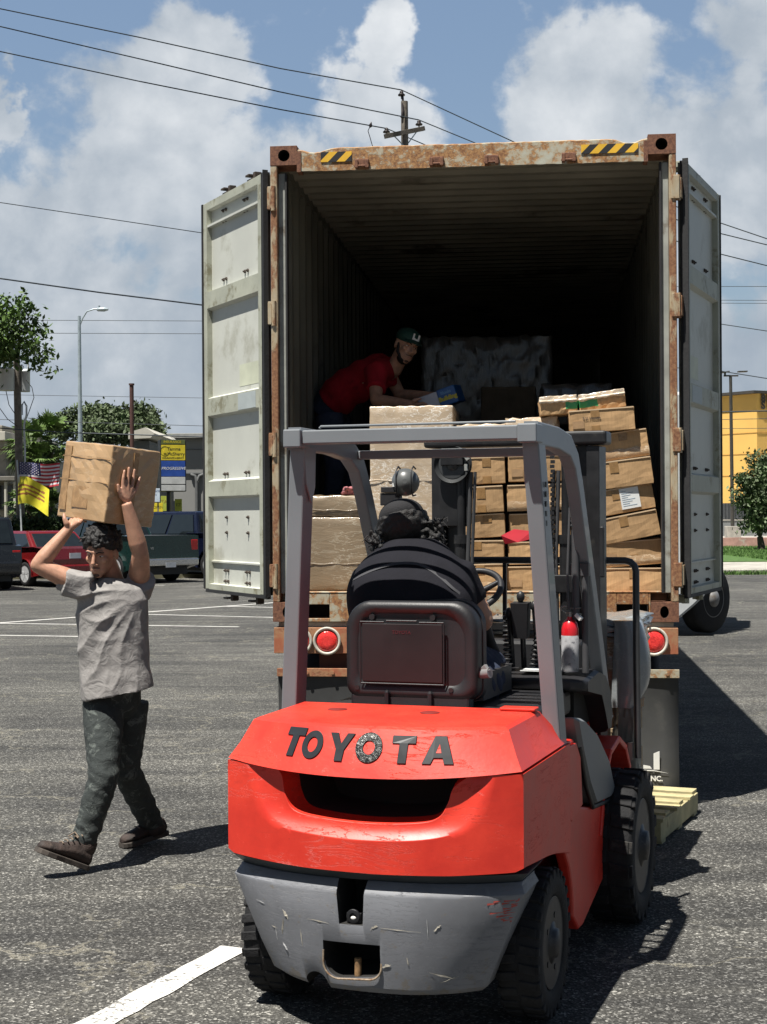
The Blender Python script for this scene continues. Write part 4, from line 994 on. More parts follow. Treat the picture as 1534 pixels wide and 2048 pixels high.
wire('hairline wire across the lower part of the lamp pole', [(-20, 789, 90), (410, 796, 90), (545, 798, 90)], 1.0)
wire('thick black cable running just above the carried box', [(-20, 855, 46.5), (130, 865, 46.5), (412, 874, 46.5), (545, 880, 46.5)], 2.4)
wire('thin line just above the thick cable by the palms', [(-20, 838, 58), (100, 843, 58), (412, 852, 58), (545, 856, 58)], 1.2)
for i, (pts, wp, lb_) in enumerate((([(1345, 573, 80), (1534, 573, 80), (1600, 573, 80)], 1.2, 'highest level hairline wire right of the door'), ([(1345, 600, 80), (1600, 601, 80)], 1.1, 'middle level hairline wire right of the door'), ([(1345, 606, 82), (1600, 607, 82)], 1.1, 'lower level hairline wire right of the door'),
      ([(1345, 634, 60), (1434, 647, 60), (1600, 672, 60)], 1.8, 'sloping wire right of the door, above the yellow building'), ([(1345, 735, 50), (1434, 741, 50), (1534, 757, 50), (1600, 768, 50)], 2.0, 'sloping wire touching the twin lamp at right'),
      ([(1345, 826, 60), (1534, 822, 60), (1600, 820, 60)], 2.8, 'thick wire across the yellow building'), ([(1345, 841, 60), (1600, 836, 60)], 1.2, 'thin wire just below the thick one on the yellow building'), ([(1345, 858, 60), (1600, 856, 60)], 1.0, 'lowest thin wire on the yellow building'))):
    wire(lb_, pts, wp)
cp_ = W(815, 1032, 45); cpole = empty('utility_pole', (cp_.x, 45, 0), 0, 'wooden utility pole with a crossarm rising behind the container roof', 'utility pole')
zt = W(815, 203, 45).z; mb = MB(); mb.tube([(0, 0, 0), (-.01, 0, zt)], [.16, .10], 14); mb.build('pole', M_wood, cpole)
a_, b_ = W(770, 277, 44.7)-Vector((cp_.x, 45, 0)), W(848, 256, 45.3)-Vector((cp_.x, 45, 0)); a_.y, b_.y = -.55, .35
mb = MB(); mb.bar(a_, b_, .10, .13); mb.build('crossarm', M_wood, cpole, bevel=.005)
mb = MB(); mb.bar(a_.lerp(b_, .2), (0, -.1, zt-1.35), .025, .025); mb.bar(a_.lerp(b_, .85), (0, -.1, zt-1.35), .025, .025); mb.build('brace', M_galv, cpole)
M_ins = mat('insulator', (.03, .022, .02), .35)
for p in (W(773, 262, 44.7), W(838, 247, 45.3), W(803, 188, 45)):
    c = p-Vector((cp_.x, 45, 0)); mb = MB(); mb.lathe([(.02, -.14), (.02, -.04), (.10, -.05), (.105, -.02), (.05, .03), (.06, .06), (.03, .09), (.01, .10)], c, (0, 0, 1), 16); mb.build('insulator', M_ins, cpole)
mb = MB(); c = W(805, 190, 45)-Vector((cp_.x, 45, 0)); mb.tube([c, (c.x+.02, -.1, zt-.3), (-.1, -.1, zt-.5)], .035, 6); mb.build('top_pin', M_ins, cpole)
cw = tag(MB().tube([W(742, 248, 44), W(736, 262, 44), W(740, 275, 44), W(746, 296, 44)], .012, 5).lathe([(.01, -.05), (.06, 0), (.02, .09), (.01, .12)], W(741, 252, 44), (.2, 0, 1), 8).build('line_clamp', M_ins), 'small dark clamp with a thin tail hanging on the third wire', 'clamp')

# ================================================================ RIGHT BACKGROUND
M_yb = mat('yellow_stucco', (.72, .44, .115), .8, var=.05, vs=.6); M_brn = mat('brown_roof_edge', (.045, .04, .035), .7)
yb = empty('storage_building', (wx(1520, 90), 90, 0), 0, 'tall yellow storage building with dark lettering at its corner', 'building')
X9 = lambda px: wx(px, 90)-wx(1520, 90)
def Zr(py): return wz(py, 90, 1500)
mb = MB()
# front wall runs away slightly to the left, side wall turns back to the right
fp = [(X9(1300), 8), (X9(1515), 0), (X9(1515)+14, 7.5), (X9(1515)+10, 26), (X9(1300), 26)]
mb.prism(fp, lambda p, q, t: (p, q, t), 2.2, Zr(787)); mb.build('wall', M_yb, yb)
fo = [(x+(-.25 if x < 0 else .3), y-.35) for x, y in fp[:3]]+fp[3:]
mb = MB(); mb.prism(fo, lambda p, q, t: (p, q, t), Zr(787)+.003, Zr(781.5)); mb.build('roof', M_brn, yb)
mb = MB()
for py in (865, 907, 950): mb.bar((fp[0][0], fp[0][1]-.02, Zr(py)), (fp[1][0], fp[1][1]-.02, Zr(py)), .02, .04); mb.bar((fp[1][0], fp[1][1]-.02, Zr(py)), (fp[2][0], fp[2][1]-.02, Zr(py)), .02, .04)
mb.build('wall_band', mat('band_ochre', (.50, .28, .07), .8), yb)
ang = math.atan2(7.5, 14)
for t, z in (('8100', Zr(797)), ('S KING', Zr(811))):
    textmesh('printed_text', t, .62, M_brn, yb, (fp[1][0]+.28, fp[1][1]+.05, z), (R_(90), 0, ang), .01, .03, align='LEFT')
mb = MB(); mb.prism([(x, y) for x, y in fp], lambda p, q, t: (p, q, t), .6, 2.195); mb.build('base_wall', mat('charcoal_base', (.06, .065, .07), .7), yb)
ff = empty('metal_fence', (wx(1480, 84), 84, .6), 0, 'dark ribbed metal fence below the yellow building', 'fence'); mb = MB()
xs0 = wx(1350, 84)-wx(1480, 84); n = 90; ring = [[(xs0+i*.09, (.04 if i % 2 else 0), z) for i in range(n*1)] for z in (0, wz(1006, 84, 1500)-.6)]
mb.loft(ring, 0, False, False, False); mb.build('panel', mat('fence_charcoal', (.07, .075, .08), .5, metal=.2), ff)
mb = MB()
for i in range(5): mb.bar((xs0+i*1.9, .1, 0), (xs0+i*1.9, .1, 1.75), .08, .08)
mb.build('post', M_greyd, ff)
bw = empty('block_wall', (wx(1480, 80), 80, .6), 0, 'low grey block wall in front of the ribbed fence', 'wall')
MB().box(wx(1350, 80)-wx(1480, 80), 7, 0, .2, 0, wz(1041, 80, 1500)-.6).build('wall', mat('grey_block', (.20, .21, .21), .85, var=.12, vs=1), bw)
MB().box(wx(1350, 80)-wx(1480, 80), 7, -.03, .23, wz(1041, 80, 1500)-.599, wz(1039, 80, 1500)-.59).build('coping', M_conc, bw)
lp2 = empty('car_park_lamp', (wx(1465, 75), 75, .6), 0, 'dark twin headed lamp post on a square concrete base', 'street lamp'); zt = wz(753, 75, 1465)-.6
MB().cyl((0, 0, .5), (-.05, 0, zt), .095, .075, n=12).build('pole', mat('bronze_pole', (.05, .045, .04), .5), lp2)
MB().box(-.33, .33, -.33, .33, 0, .55).build('base', M_conc, lp2, bevel=.02)
mb = MB(); mb.box(-.38, .32, -.05, .05, zt, zt+.07); mb.box(-.36, -.28, -.05, .05, zt+.07, zt+.2); mb.build('arm', mat('bronze_pole', (.05, .045, .04)), lp2)
for s_, e_ in ((.3, .75), (-.55, -.12)):
    mb = MB(); mb.bar((s_, 0, zt+.18+(.05 if s_ > 0 else 0)), (e_, 0, zt+.24), .30, .06); mb.build('lamp_head', mat('bronze_pole', (.05, .045, .04)), lp2, bevel=.01)
b5 = W(1520, 1032, 66); b5.z = 0
tree('rounded green tree at the right edge in front of the yellow building', 'small_tree', b5, [pb(*q, base=b5) for q in ((1505, 965, 66, 28, 16), (1530, 932, 66, 26, 18), (1550, 985, 66, 45, 38), (1492, 1000, 66, 24, 14), (1560, 940, 66, 36, 34), (1512, 1024, 66, 26, 12), (1474, 985, 66, 12, 7), (1506, 912, 66, 10, 8), (1530, 1045, 66, 34, 14), (1500, 1050, 66, 18, 9), (1520, 985, 66, 26, 16), (1482, 958, 66, 10, 7))], 11000, .11, M_leafd, .16, 9)
# ================================================================ FORKLIFT
PSI = R_(19.0); FO = Vector((.077, 5.582, 0))
fk = empty('forklift', FO, -PSI, 'red and grey forklift truck seen from behind, its driver in the seat', 'forklift')
FMX = Matrix.Translation(FO) @ Matrix.Rotation(-PSI, 4, 'Z')
def fb(name, mb, m, parent=None, **k): return mb.build(name, m, parent or fk, **k)
def redmat():
    m, t, b = newmat('forklift_red'); c = N(t, 'ShaderNodeTexCoord').outputs['Object']
    n = N(t, 'ShaderNodeTexNoise', Vector=c, Scale=3.0, Detail=6.0, Roughness=.65).outputs[0]
    mp = N(t, 'ShaderNodeMapping', Vector=c); mp.inputs['Scale'].default_value = (1, 1, 5)
    w_ = N(t, 'ShaderNodeTexNoise', Vector=mp.outputs[0], Scale=4.0, Detail=9.0, Roughness=.7, Distortion=.8).outputs[0]
    cc = MIX(t, SS(t, n, .3, .7), (.54, .026, .015), (.72, .045, .022))
    cc = MIX(t, MA(t, 'MULTIPLY', SS(t, w_, .55, .72), .35), cc, (.42, .03, .02))
    sc = N(t, 'ShaderNodeTexNoise', Vector=mp.outputs[0], Scale=11.0, Detail=10.0, Roughness=.8, Distortion=2.0).outputs[0]
    cc = MIX(t, MA(t, 'MULTIPLY', SS(t, sc, .655, .69), .55), cc, (.80, .32, .24))
    sp = N(t, 'ShaderNodeTexNoise', Vector=c, Scale=70.0, Detail=4.0, Roughness=.7).outputs[0]
    cc = MIX(t, MA(t, 'MULTIPLY', SS(t, sp, .68, .76), .55), cc, (.12, .025, .02))
    lk(t, cc, b.inputs['Base Color']); lk(t, MA(t, 'ADD', MA(t, 'MULTIPLY', n, .3), .30), b.inputs['Roughness']); b.inputs['Coat Weight'].default_value = .05; b.inputs['Coat Roughness'].default_value = .3
    # cracked, repainted filler: thin horizontal wrinkles
    cr = MA(t, 'ABSOLUTE', MA(t, 'SUBTRACT', w_, .5)); crk = SS(t, cr, .010, .0)
    bp = N(t, 'ShaderNodeBump', Strength=.55, Distance=.006, Height=MA(t, 'SUBTRACT', MA(t, 'MULTIPLY', n, .8), MA(t, 'MULTIPLY', MA(t, 'MULTIPLY', crk, SS(t, n, .45, .6)), .7))); lk(t, bp.outputs[0], b.inputs['Normal'])
    return m
M_red = redmat(); M_redd = mat('shaded_red', (.20, .014, .010), .6, var=.2)  # darker copy of the red, shade of recesses and core put into the colour
def greymat(name, col, scratch):
    m, t, b = newmat(name); c = N(t, 'ShaderNodeTexCoord').outputs['Object']
    n = N(t, 'ShaderNodeTexNoise', Vector=c, Scale=3.5, Detail=7.0, Roughness=.65).outputs[0]
    mp = N(t, 'ShaderNodeMapping', Vector=c); mp.inputs['Scale'].default_value = (1, 1, 6)
    w_ = N(t, 'ShaderNodeTexNoise', Vector=mp.outputs[0], Scale=6.0, Detail=9.0, Roughness=.7, Distortion=.8).outputs[0]
    cc = MIX(t, SS(t, n, .3, .7), tuple(x*.82 for x in col), tuple(x*1.15 for x in col))
    s1 = N(t, 'ShaderNodeTexNoise', Vector=c, Scale=9.0, Detail=10.0, Roughness=.8, Distortion=2.2).outputs[0]
    cc = MIX(t, MA(t, 'MULTIPLY', SS(t, s1, .68, .70), scratch), cc, (.48, .44, .36))
    s2 = N(t, 'ShaderNodeTexNoise', Vector=c, Scale=24.0, Detail=6.0, Roughness=.7).outputs[0]
    sx_ = N(t, 'ShaderNodeSeparateXYZ', i0=c); lowz = SS(t, sx_.outputs[2], .30, .14)
    cc = MIX(t, MA(t, 'MULTIPLY', SS(t, MA(t, 'ADD', s2, MA(t, 'MULTIPLY', lowz, .12)), .60, .70), scratch*.8), cc, (.16, .13, .09))
    lk(t, cc, b.inputs['Base Color']); lk(t, MA(t, 'ADD', MA(t, 'MULTIPLY', n, .3), .38), b.inputs['Roughness'])
    cr = SS(t, MA(t, 'ABSOLUTE', MA(t, 'SUBTRACT', w_, .5)), .012, .0)
    bp = N(t, 'ShaderNodeBump', Strength=.5, Distance=.006, Height=MA(t, 'SUBTRACT', MA(t, 'MULTIPLY', n, .8), MA(t, 'MULTIPLY', MA(t, 'MULTIPLY', cr, SS(t, n, .42, .55)), .6))); lk(t, bp.outputs[0], b.inputs['Normal'])
    return m
M_gry = greymat('counterweight_grey', (.165, .170, .185), .7)
M_grd = mat('guard_grey', (.185, .20, .215), .42, var=.06, vs=2, coat=.1, dirt=(.10, .105, .11), da=.36, ds=3)
M_pls = mat('grey_plastic', (.16, .168, .172), .5, var=.08, bump=.1, bs=120)
M_blp = mat('black_plastic', (.014, .014, .016), .47, var=.2, bump=.08, bs=200); M_bls = mat('mast_black', (.012, .012, .013), .42, var=.4, vs=9, dirt=(.035, .033, .03), da=.42, ds=8)
M_steel = mat('worn_steel', (.30, .30, .29), .35, metal=.8, var=.2)
HX = .527
def yr(x): return -.50+.115*abs(x/HX)**2.3
def resamp(pts, n):
    "smooth resample of a 2d polyline"
    P = np.array(pts, float); m = len(P); out_ = []
    for i in range(n):
        t = i/(n-1)*(m-1); k = min(int(t), m-2); u_ = t-k
        p0, p1, p2, p3 = P[max(k-1, 0)], P[k], P[k+1], P[min(k+2, m-1)]
        out_.append(.5*((2*p1)+(-p0+p2)*u_+(2*p0-5*p1+4*p2-p3)*u_**2+(-p0+3*p1-3*p2+p3)*u_**3))
    return out_
# --- red counterweight shell with the scooped air outlet
NB = 61
bnd = [(-HX, .906), (-HX, .80), (-HX, .60), (-.50, .587), (-.2, .576), (.05, .573), (.3, .577), (.50, .587), (HX, .60), (HX, .78), (HX, .906)]
def lin(pts, n):
    P = np.array(pts, float); L = np.r_[0, np.cumsum(np.linalg.norm(np.diff(P, axis=0), axis=1))]; t = np.linspace(0, L[-1], n)
    return np.stack([np.interp(t, L, P[:, i]) for i in (0, 1)], 1)
bd = lin(bnd, NB)
ou = resamp([(-.405, .906), (-.385, .83), (-.345, .755), (-.27, .706), (-.12, .688), (.05, .682), (.24, .692), (.36, .722), (.415, .775), (.445, .84), (.465, .906)], NB); ou = [(p[0]-.028, p[1]) for p in ou]
inr = resamp([(-.305, .906), (-.275, .872), (-.262, .81), (-.225, .758), (-.12, .740), (.05, .733), (.22, .742), (.285, .762), (.315, .81), (.335, .862), (.395, .906)], NB); inr = [(p[0]-.028, p[1]) for p in inr]
def rowpts(A, B, n, fo):
    rows = []
    for i in range(n+1):
        t = i/n; rows.append([((1-t)*a[0]+t*b[0], None, (1-t)*a[1]+t*b[1], fo(t)) for a, b in zip(A, B)])
    return [[(p[0], yr(p[0])+p[3], p[2]) for p in r] for r in rows]
mb = MB()
r1 = rowpts(bd, ou, 8, lambda t: 0.0)
r2 = rowpts(ou, inr, 6, lambda t: .030*math.sin(t*math.pi/2)**1.0)
dp = [(a[0]*.80+.008, a[1] if a[1] > .9 else a[1]+.012) for a in inr]
r3 = rowpts(inr, dp, 3, lambda t: .030+.30*t)
mb.loft(r1, 0, False, True, False); mb.loft(r2, 0, False, True, False); mb.loft(r3[:2], 0, False, True, False); mb.loft(r3[1:], 1, False, True, False)
mb.add(r3[-1], [tuple(range(NB))], 1)
# side faces run forward to the body seam; lower edge follows the wheel arch
for s_ in (-1, 1):
    ys = np.linspace(yr(HX), .335, 14); arch = [.60-.02*max(0, (y+.38)/.2) if y < -.15 else .575-.075*((y+.15)/.485)**1.5 for y in ys]
    mb.loft([[(s_*HX, y, a) for y, a in zip(ys, arch)], [(s_*HX, y, .906) for y in ys]], 0, False, False, False)
    mb.loft([[(s_*HX, y, a) for y, a in zip(ys, arch)], [(s_*(HX-.05), y, a-.005) for y, a in zip(ys, arch)]], 0, False, False, False)
    mb.add([(s_*HX, .335, .5), (s_*HX, .335, .906), (s_*.4, .335, .906), (s_*.4, .335, .5)], [(0, 1, 2, 3)])
for a, b in ((-HX, -.32), (.345, HX)): mb.add([(a, yr(a)+.001, .906), (b, yr(b)+.001, .906), (b, .33, .906), (a, .33, .906)], [(0, 1, 2, 3)])
fb('counterweight', mb, [M_red, M_hole], weld=True, shade=38, bevel=.007, seg=3, ang=40)
fb('counterweight_core', MB().box(-.49, .49, -.10, .33, .60, .90).box(-.35, .35, -.35, -.102, .60, .66), M_redd)
# --- hood above, overhanging, wedge sided
def hb(x): return .903-.028*(1-(x/HX)**2)
def hoodring(z, hx, yo, drop=False):
    pts = []; n = 90
    for i in range(n+1):
        x = -hx+2*hx*i/n; zz = z if not drop else hb(x)+.012
        pts.append((x, yr(x*HX/hx)+yo, zz))
    return pts
mb = MB()
lo = hoodring(0, HX-.004, -.004, True); md = hoodring(.965, HX-.033, .033); tp = hoodring(1.040, HX-.067, .072); t2 = hoodring(1.048, HX-.083, .088)
def close(r, hx, z, yf): return r+[(hx, yf, z if z else .915), (-hx, yf, z if z else .915)]
R = [close(lo, HX-.004, 0, .30), close(md, HX-.033, .965, .25), close(tp, HX-.067, 1.042, .14), close(t2, HX-.083, 1.052, .125)]
# inner rolled lip then underside
R = [close([(x*.93, y+.03, z+.004) for x, y, z in lo], .5, 0, .28)]+R
mb.loft(R, 0, True, False)
for s_, x_ in ((0, -.267), (1, .08)): pass
fb('hood', mb, M_red, bevel=.016, seg=4, shade=14, weld=True, ang=20)
for x_ in (-.245, .105):
    fb('hood_recess', MB().lathe([(.036, 0), (.034, .0015), (.005, .0018)], (x_, -.05, 1.0515), (0, 0, 1), 24), M_redd)  # thin discs on the hood, a recess's shade painted as darker red
fb('lid_tab', MB().box(.33, .46, .06, .125, 1.053, 1.064), M_red, bevel=.004)
# --- raised lettering
def ysf(x, z):
    ra = (HX-.004, -.004, hb(x)+.012); rb = (HX-.033, .033, .965); rc = (HX-.067, .072, 1.040)
    f_ = lambda q: yr(x*HX/q[0])+q[1]
    if z < .965: k = (z-ra[2])/(.965-ra[2]); return f_(ra)+(f_(rb)-f_(ra))*k
    k = (z-.965)/.075; return f_(rb)+(f_(rc)-f_(rb))*k
def lmap(xc, z0, h, sh):
    def fn(p, q, t): z = z0+q*h; x = xc+p*h+sh*(q-.5)*h; return (x, ysf(x, z)-t, z)
    return fn
pxx = lambda px: -.300+(px-562)*.00182
Lt = {'T': ([(-.46, 1), (.46, 1), (.46, .72), (.17, .72), (.17, 0), (-.17, 0), (-.17, .72), (-.46, .72)],),
      'Y': ([(-.52, 1), (-.17, 1), (.02, .62), (.24, 1), (.56, 1), (.20, .42), (.17, 0), (-.17, 0), (-.17, .42)],),
      'A': ([(-.60, 0), (-.22, 1), (.22, 1), (.62, 0), (.25, 0), (.17, .22), (-.17, .22), (-.26, 0)],)}
M_let = mat('letter_black', (.012, .014, .017), .35, coat=.4, var=.3, dirt=(.06, .06, .06), da=.36, ds=25)
for ch_, px, z0, h, sh, sw in (('T', 585, .943, .090, .22, .86), ('Y', 682, .937, .087, .04, .95), ('T', 803, .938, .085, 0, 1.02), ('A', 868, .938, .085, 0, 1.0)):
    mb = MB(); mb.prism([(p*sw, q) for p, q in Lt[ch_][0]], lmap(pxx(px), z0, h, sh), -.006, .0055)
    o = fb('letter', mb, M_let, bevel=.0008, seg=1)
    if ch_ == 'A':
        mb2 = MB(); mb2.prism([(-.10, .40), (.10, .40), (.0, .72)], lmap(pxx(px), z0, h, 0), .001, .0064); mb2.build('letter_counter', M_red, o)
def ringletter(px, z0, h, sh, rx, ix, n=40, mats=None, name='letter'):
    f_ = lmap(pxx(px), z0, h, sh); mb = MB(); ring = lambda k, kz, t: [f_(k*math.cos(a), .5+kz*math.sin(a), t) for a in [2*math.pi*i/n for i in range(n)]]
    mb.loft([ring(rx, .5, -.003), ring(rx, .5, .0050), ring(ix, .5-(rx-ix)*.95, .0050), ring(ix, .5-(rx-ix)*.95, -.003)], 0, False, False)
    return fb(name, mb, mats or M_let, bevel=.0006, seg=1)
ringletter(625, .939, .088, .12, .44, .20)
def chromem():
    m, t, b = newmat('worn_glint_badge'); c = N(t, 'ShaderNodeTexCoord').outputs['Object']; n = N(t, 'ShaderNodeTexNoise', Vector=c, Scale=60.0, Detail=6.0, Roughness=.7, Distortion=1.5).outputs[0]
    sz = N(t, 'ShaderNodeSeparateXYZ', i0=c).outputs[2]
    lk(t, MIX(t, SS(t, MA(t, 'ADD', n, MA(t, 'MULTIPLY', SS(t, sz, .985, 1.02), .12)), .66, .76), (.018, .020, .019), (.34, .35, .33)), b.inputs['Base Color']); b.inputs['Roughness'].default_value = .25; b.inputs['Metallic'].default_value = .3  # worn speckle plus painted highlights, brighter towards the top
    bp = N(t, 'ShaderNodeBump', Strength=.6, Distance=.004, Height=n); lk(t, bp.outputs[0], b.inputs['Normal'])
    return m
ringletter(738, .936, .094, 0, .50, .22, mats=chromem(), name='round_badge')
# --- lower grey weight, cut for the tow pin notch, the round mouth and the corner hole
def plan(hx, yo, yf, z):
    n = 72; pts = []
    for i in range(n+1):
        x = -hx+2*hx*i/n; pts.append((x, -.485+.135*abs(x/hx)**2.6+yo, z))
    return pts+[(hx, yf, z), (-hx, yf, z)]
mb = MB()
mb.loft([plan(.36, .05, -.20, .163), plan(.385, .030, -.20, .185), plan(.425, .012, -.19, .28), plan(.475, .004, -.17, .40), plan(.512, -.004, -.15, .497), plan(.520, .000, -.15, .507), plan(.505, .022, -.15, .533), plan(.505, .030, -.15, .540)], 0, True, False)
lw = mb.build('lower_weight', [M_gry, M_hole], fk)
def cutter(poly, y0, y1):
    poly = [(p-.032, q) for p, q in poly]
    c = MB(); c.prism(poly, lambda p, q, t: (p, t, q), y0, y1, m=0); o = c.build('cutter', M_hole, fk); return o
def arcpts(cx, cz, r, a0, a1, n=10): return [(cx+r*math.cos(R_(a0+(a1-a0)*i/n)), cz+r*math.sin(R_(a0+(a1-a0)*i/n))) for i in range(n+1)]
cuts = [cutter([(-.062, .60), (-.050, .395), (.034, .395), (.048, .60)], -.7, -.30),
        cutter([(-.112, .333), (.092, .333)]+arcpts(.052, .262, .040, 0, -90, 8)+arcpts(-.055, .262, .052, -90, -180, 8)+[(-.112, .27)], -.7, -.24),
        cutter([(-.195, .05)]+arcpts(-.147, .172, .046, 180, 0, 14)+[(-.101, .05)], -.7, -.10)]
for c_ in cuts:
    b_ = lw.modifiers.new('cut', 'BOOLEAN'); b_.operation = 'DIFFERENCE'; b_.solver = 'EXACT'; b_.object = c_
    try: b_.material_mode = 'TRANSFER'
    except Exception: pass
bv = lw.modifiers.new('b', 'BEVEL'); bv.width = .004; bv.segments = 2; bv.limit_method = 'ANGLE'; bv.angle_limit = R_(40)
realize(lw); shade_angle(lw.data, 30)
for c_ in cuts: bpy.data.objects.remove(c_)
fb('mouth_lip', MB().tube([(-.144, -.466, .30)]+[(p-.032, -.468, q) for p, q in arcpts(-.058, .262, .054, 180, 270, 8)+arcpts(.050, .258, .044, 270, 360, 8)]+[(.062, -.466, .30)], .0035, 8), mat('rusty_lip', (.26, .20, .14), .7, var=.4, vs=40, dirt=(.16, .075, .03), da=.5, ds=30))
fb('tow_pin', MB().cyl((-.030, -.44, .20), (-.030, -.44, .275), .012, n=12), mat('rusty_pin', (.22, .13, .06), .7, var=.4, vs=40))
mb = MB(); mb.box(-.062, -.010, -.462, -.45, .396, .43); mb.lathe([(.012, -.004), (.024, -.004), (.024, .006), (.012, .006)], (-.036, -.467, .420), (0, 1, 0), 20, cap=False); fb('latch', mb, M_blp, bevel=.002)
fb('latch_pin', MB().ell((-.036, -.466, .414), (.010, .006, .007), 12, 8), mat('bare_metal', (.75, .73, .68), .35))
mb = MB(); mb.loft([plan(.50, .035, -.12, .5405), plan(.53, .006, -.12, .574)], 0, True, False); fb('groove_band', mb, mat('dark_strip', (.045, .052, .056), .55))  # dark slab set back in the groove between red and grey
# paint scrapes on the grey: thin flakes where the photo shows them
def scrape(x0, z0, x1, z1, wd, m, nm='paint_scrape'):
    n = 7; A = []; B = []; rg = random.Random(int(x0*1000+z0*77))
    for i in range(n+1):
        t = i/n; x = x0+(x1-x0)*t; z = z0+(z1-z0)*t+rg.uniform(-.3, .3)*wd; hx = np.interp(z, [.163, .185, .28, .40, .497], [.36, .385, .425, .475, .512]); yo = np.interp(z, [.163, .185, .28, .40, .497], [.05, .03, .012, .004, -.004])
        y = -.485+.135*abs(x/hx)**2.6+yo-.0016; w2 = wd*rg.uniform(.25, 1)*math.sin(math.pi*(t*.9+.05)); dx, dz = (z1-z0), (x1-x0); l = math.hypot(dx, dz); 
        A.append((x-dx/l*w2/2, y, z+dz/l*w2/2)); B.append((x+dx/l*w2/2, y, z-dz/l*w2/2))
    return MB().loft([A, B], 0, False, False, False)
M_scr = mat('bare_filler', (.38, .35, .29), .8, var=.25, vs=60); M_scw = mat('white_scuff', (.40, .40, .40), .7)
for a in ((-.30, .42, -.28, .39, .014), (-.20, .40, -.12, .393, .006), (.03, .385, .055, .398, .013), (.06, .393, .20, .385, .004), (.24, .390, .265, .412, .009), (.22, .25, .30, .225, .007), (.25, .21, .31, .235, .005), (.065, .262, .095, .27, .011), (-.23, .36, -.225, .30, .004), (.15, .30, .155, .27, .006), (-.36, .35, -.33, .345, .004), (-.30, .385, -.31, .33, .010)):
    fb('paint_scrape', scrape(*a, M_scr), M_scr)
for a in ((-.34, .36, -.335, .30, .005), (.22, .43, .222, .36, .005), (-.31, .30, -.29, .27, .008), (-.42, .43, -.38, .425, .004)): fb('paint_scrape', scrape(*a, M_scw), M_scw)
# red scuffing at the grey's right shoulder
mb = MB(); rg = random.Random(2)
for i in range(26):
    x, z = rg.uniform(.40, .505), rg.uniform(.395, .492)
    if x < .37+(.5-z)*.6: continue
    l = rg.uniform(.012, .04); hx = np.interp(z, [.28, .40, .497], [.425, .475, .512]); f_ = lambda x: -.485+.135*abs(min(x, hx)/hx)**2.6+np.interp(z, [.28, .40, .497], [.012, .004, -.004])-.0018
    x2 = min(x+l, hx-.003); 
    if x2 > x: mb.add([(x, f_(x), z), (x2, f_(x2), z+.004), (x2, f_(x2), z+.010), (x, f_(x), z+.006)], [(0, 1, 2, 3)])
fb('red_scuff', mb, mat('red_scuff', (.38, .06, .045), .8, var=.3, vs=50))['kind'] = 'stuff'
# --- wheels
M_lug = mat('tread_rubber', (.017, .017, .018), .85, var=.35, vs=25, bump=.4, bs=70, dirt=(.05, .047, .042), da=.42, ds=9, spec=.3)
M_disc = mat('wheel_disc', (.018, .018, .020), .5, var=.4, vs=15, dirt=(.07, .065, .06), da=.45, ds=10)
def fwheel(x, y, r, w_, s_, nl, steer=0.0):
    e = empty('wheel', (x, y, r)); e.parent = fk; e.rotation_euler = (0, 0, steer)
    mb = MB(); mb.lathe([(r*.60, w_*.36), (r*.66, w_*.47), (r*.80, w_*.5), (r*.93, w_*.47), (r*.975, w_*.40), (r*.985, 0), (r*.975, -w_*.40), (r*.93, -w_*.47), (r*.66, -w_*.47), (r*.60, -w_*.36)], (0, 0, 0), (s_, 0, 0), 64)
    mb.build('tyre', M_tyre, e)
    mb = MB()
    for i in range(nl):
        for k in (-1, 1):
            a = 2*math.pi*(i+(.5 if k > 0 else 0))/nl; da = math.pi/nl*.52
            q = []
            for rr in (r*.95, r*1.005):
                for xx, sk in ((k*w_*.03, .5), (k*w_*.43, 0)):
                    for d in (-da, da): aa = a+d-sk*da; q.append((xx, math.cos(aa)*rr, math.sin(aa)*rr))
            o_ = [(0, 1, 3, 2), (4, 6, 7, 5), (0, 4, 5, 1), (2, 3, 7, 6), (0, 2, 6, 4), (1, 5, 7, 3)]; mb.add(q, o_)
            q = []
            for rr in (r*.86, r*.985):
                for xx in (k*w_*.40, k*w_*.503):
                    for d in (-da, da): q.append((xx*(1 if rr > r*.9 else .97), math.cos(a+d)*rr, math.sin(a+d)*rr))
            mb.add(q, o_)
    mb.build('tread', M_lug, e, bevel=.003, seg=1)
    mb = MB(); mb.lathe([(r*.615, w_*.44), (r*.60, w_*.455), (r*.57, w_*.40), (r*.55, w_*.30), (r*.42, w_*.26), (r*.30, w_*.30), (r*.28, w_*.44), (r*.20, w_*.47), (r*.19, w_*.56), (.01, w_*.60)], (0, 0, 0), (s_, 0, 0), 40)
    for i in range(5 if r < .3 else 8):
        a = 2*math.pi*i/(5 if r < .3 else 8); p = Vector((s_*w_*.26, math.cos(a)*r*.37, math.sin(a)*r*.37)); mb.cyl(p, p+Vector((s_*.03, 0, 0)), .011, n=6, sm=False)
    mb.build('rim', M_disc, e)
for s_ in (-1, 1):
    fwheel(s_*.467, 0, .258, .150, s_, 26, 0)
    fwheel(s_*.525, 1.37, .325, .205, s_, 20)
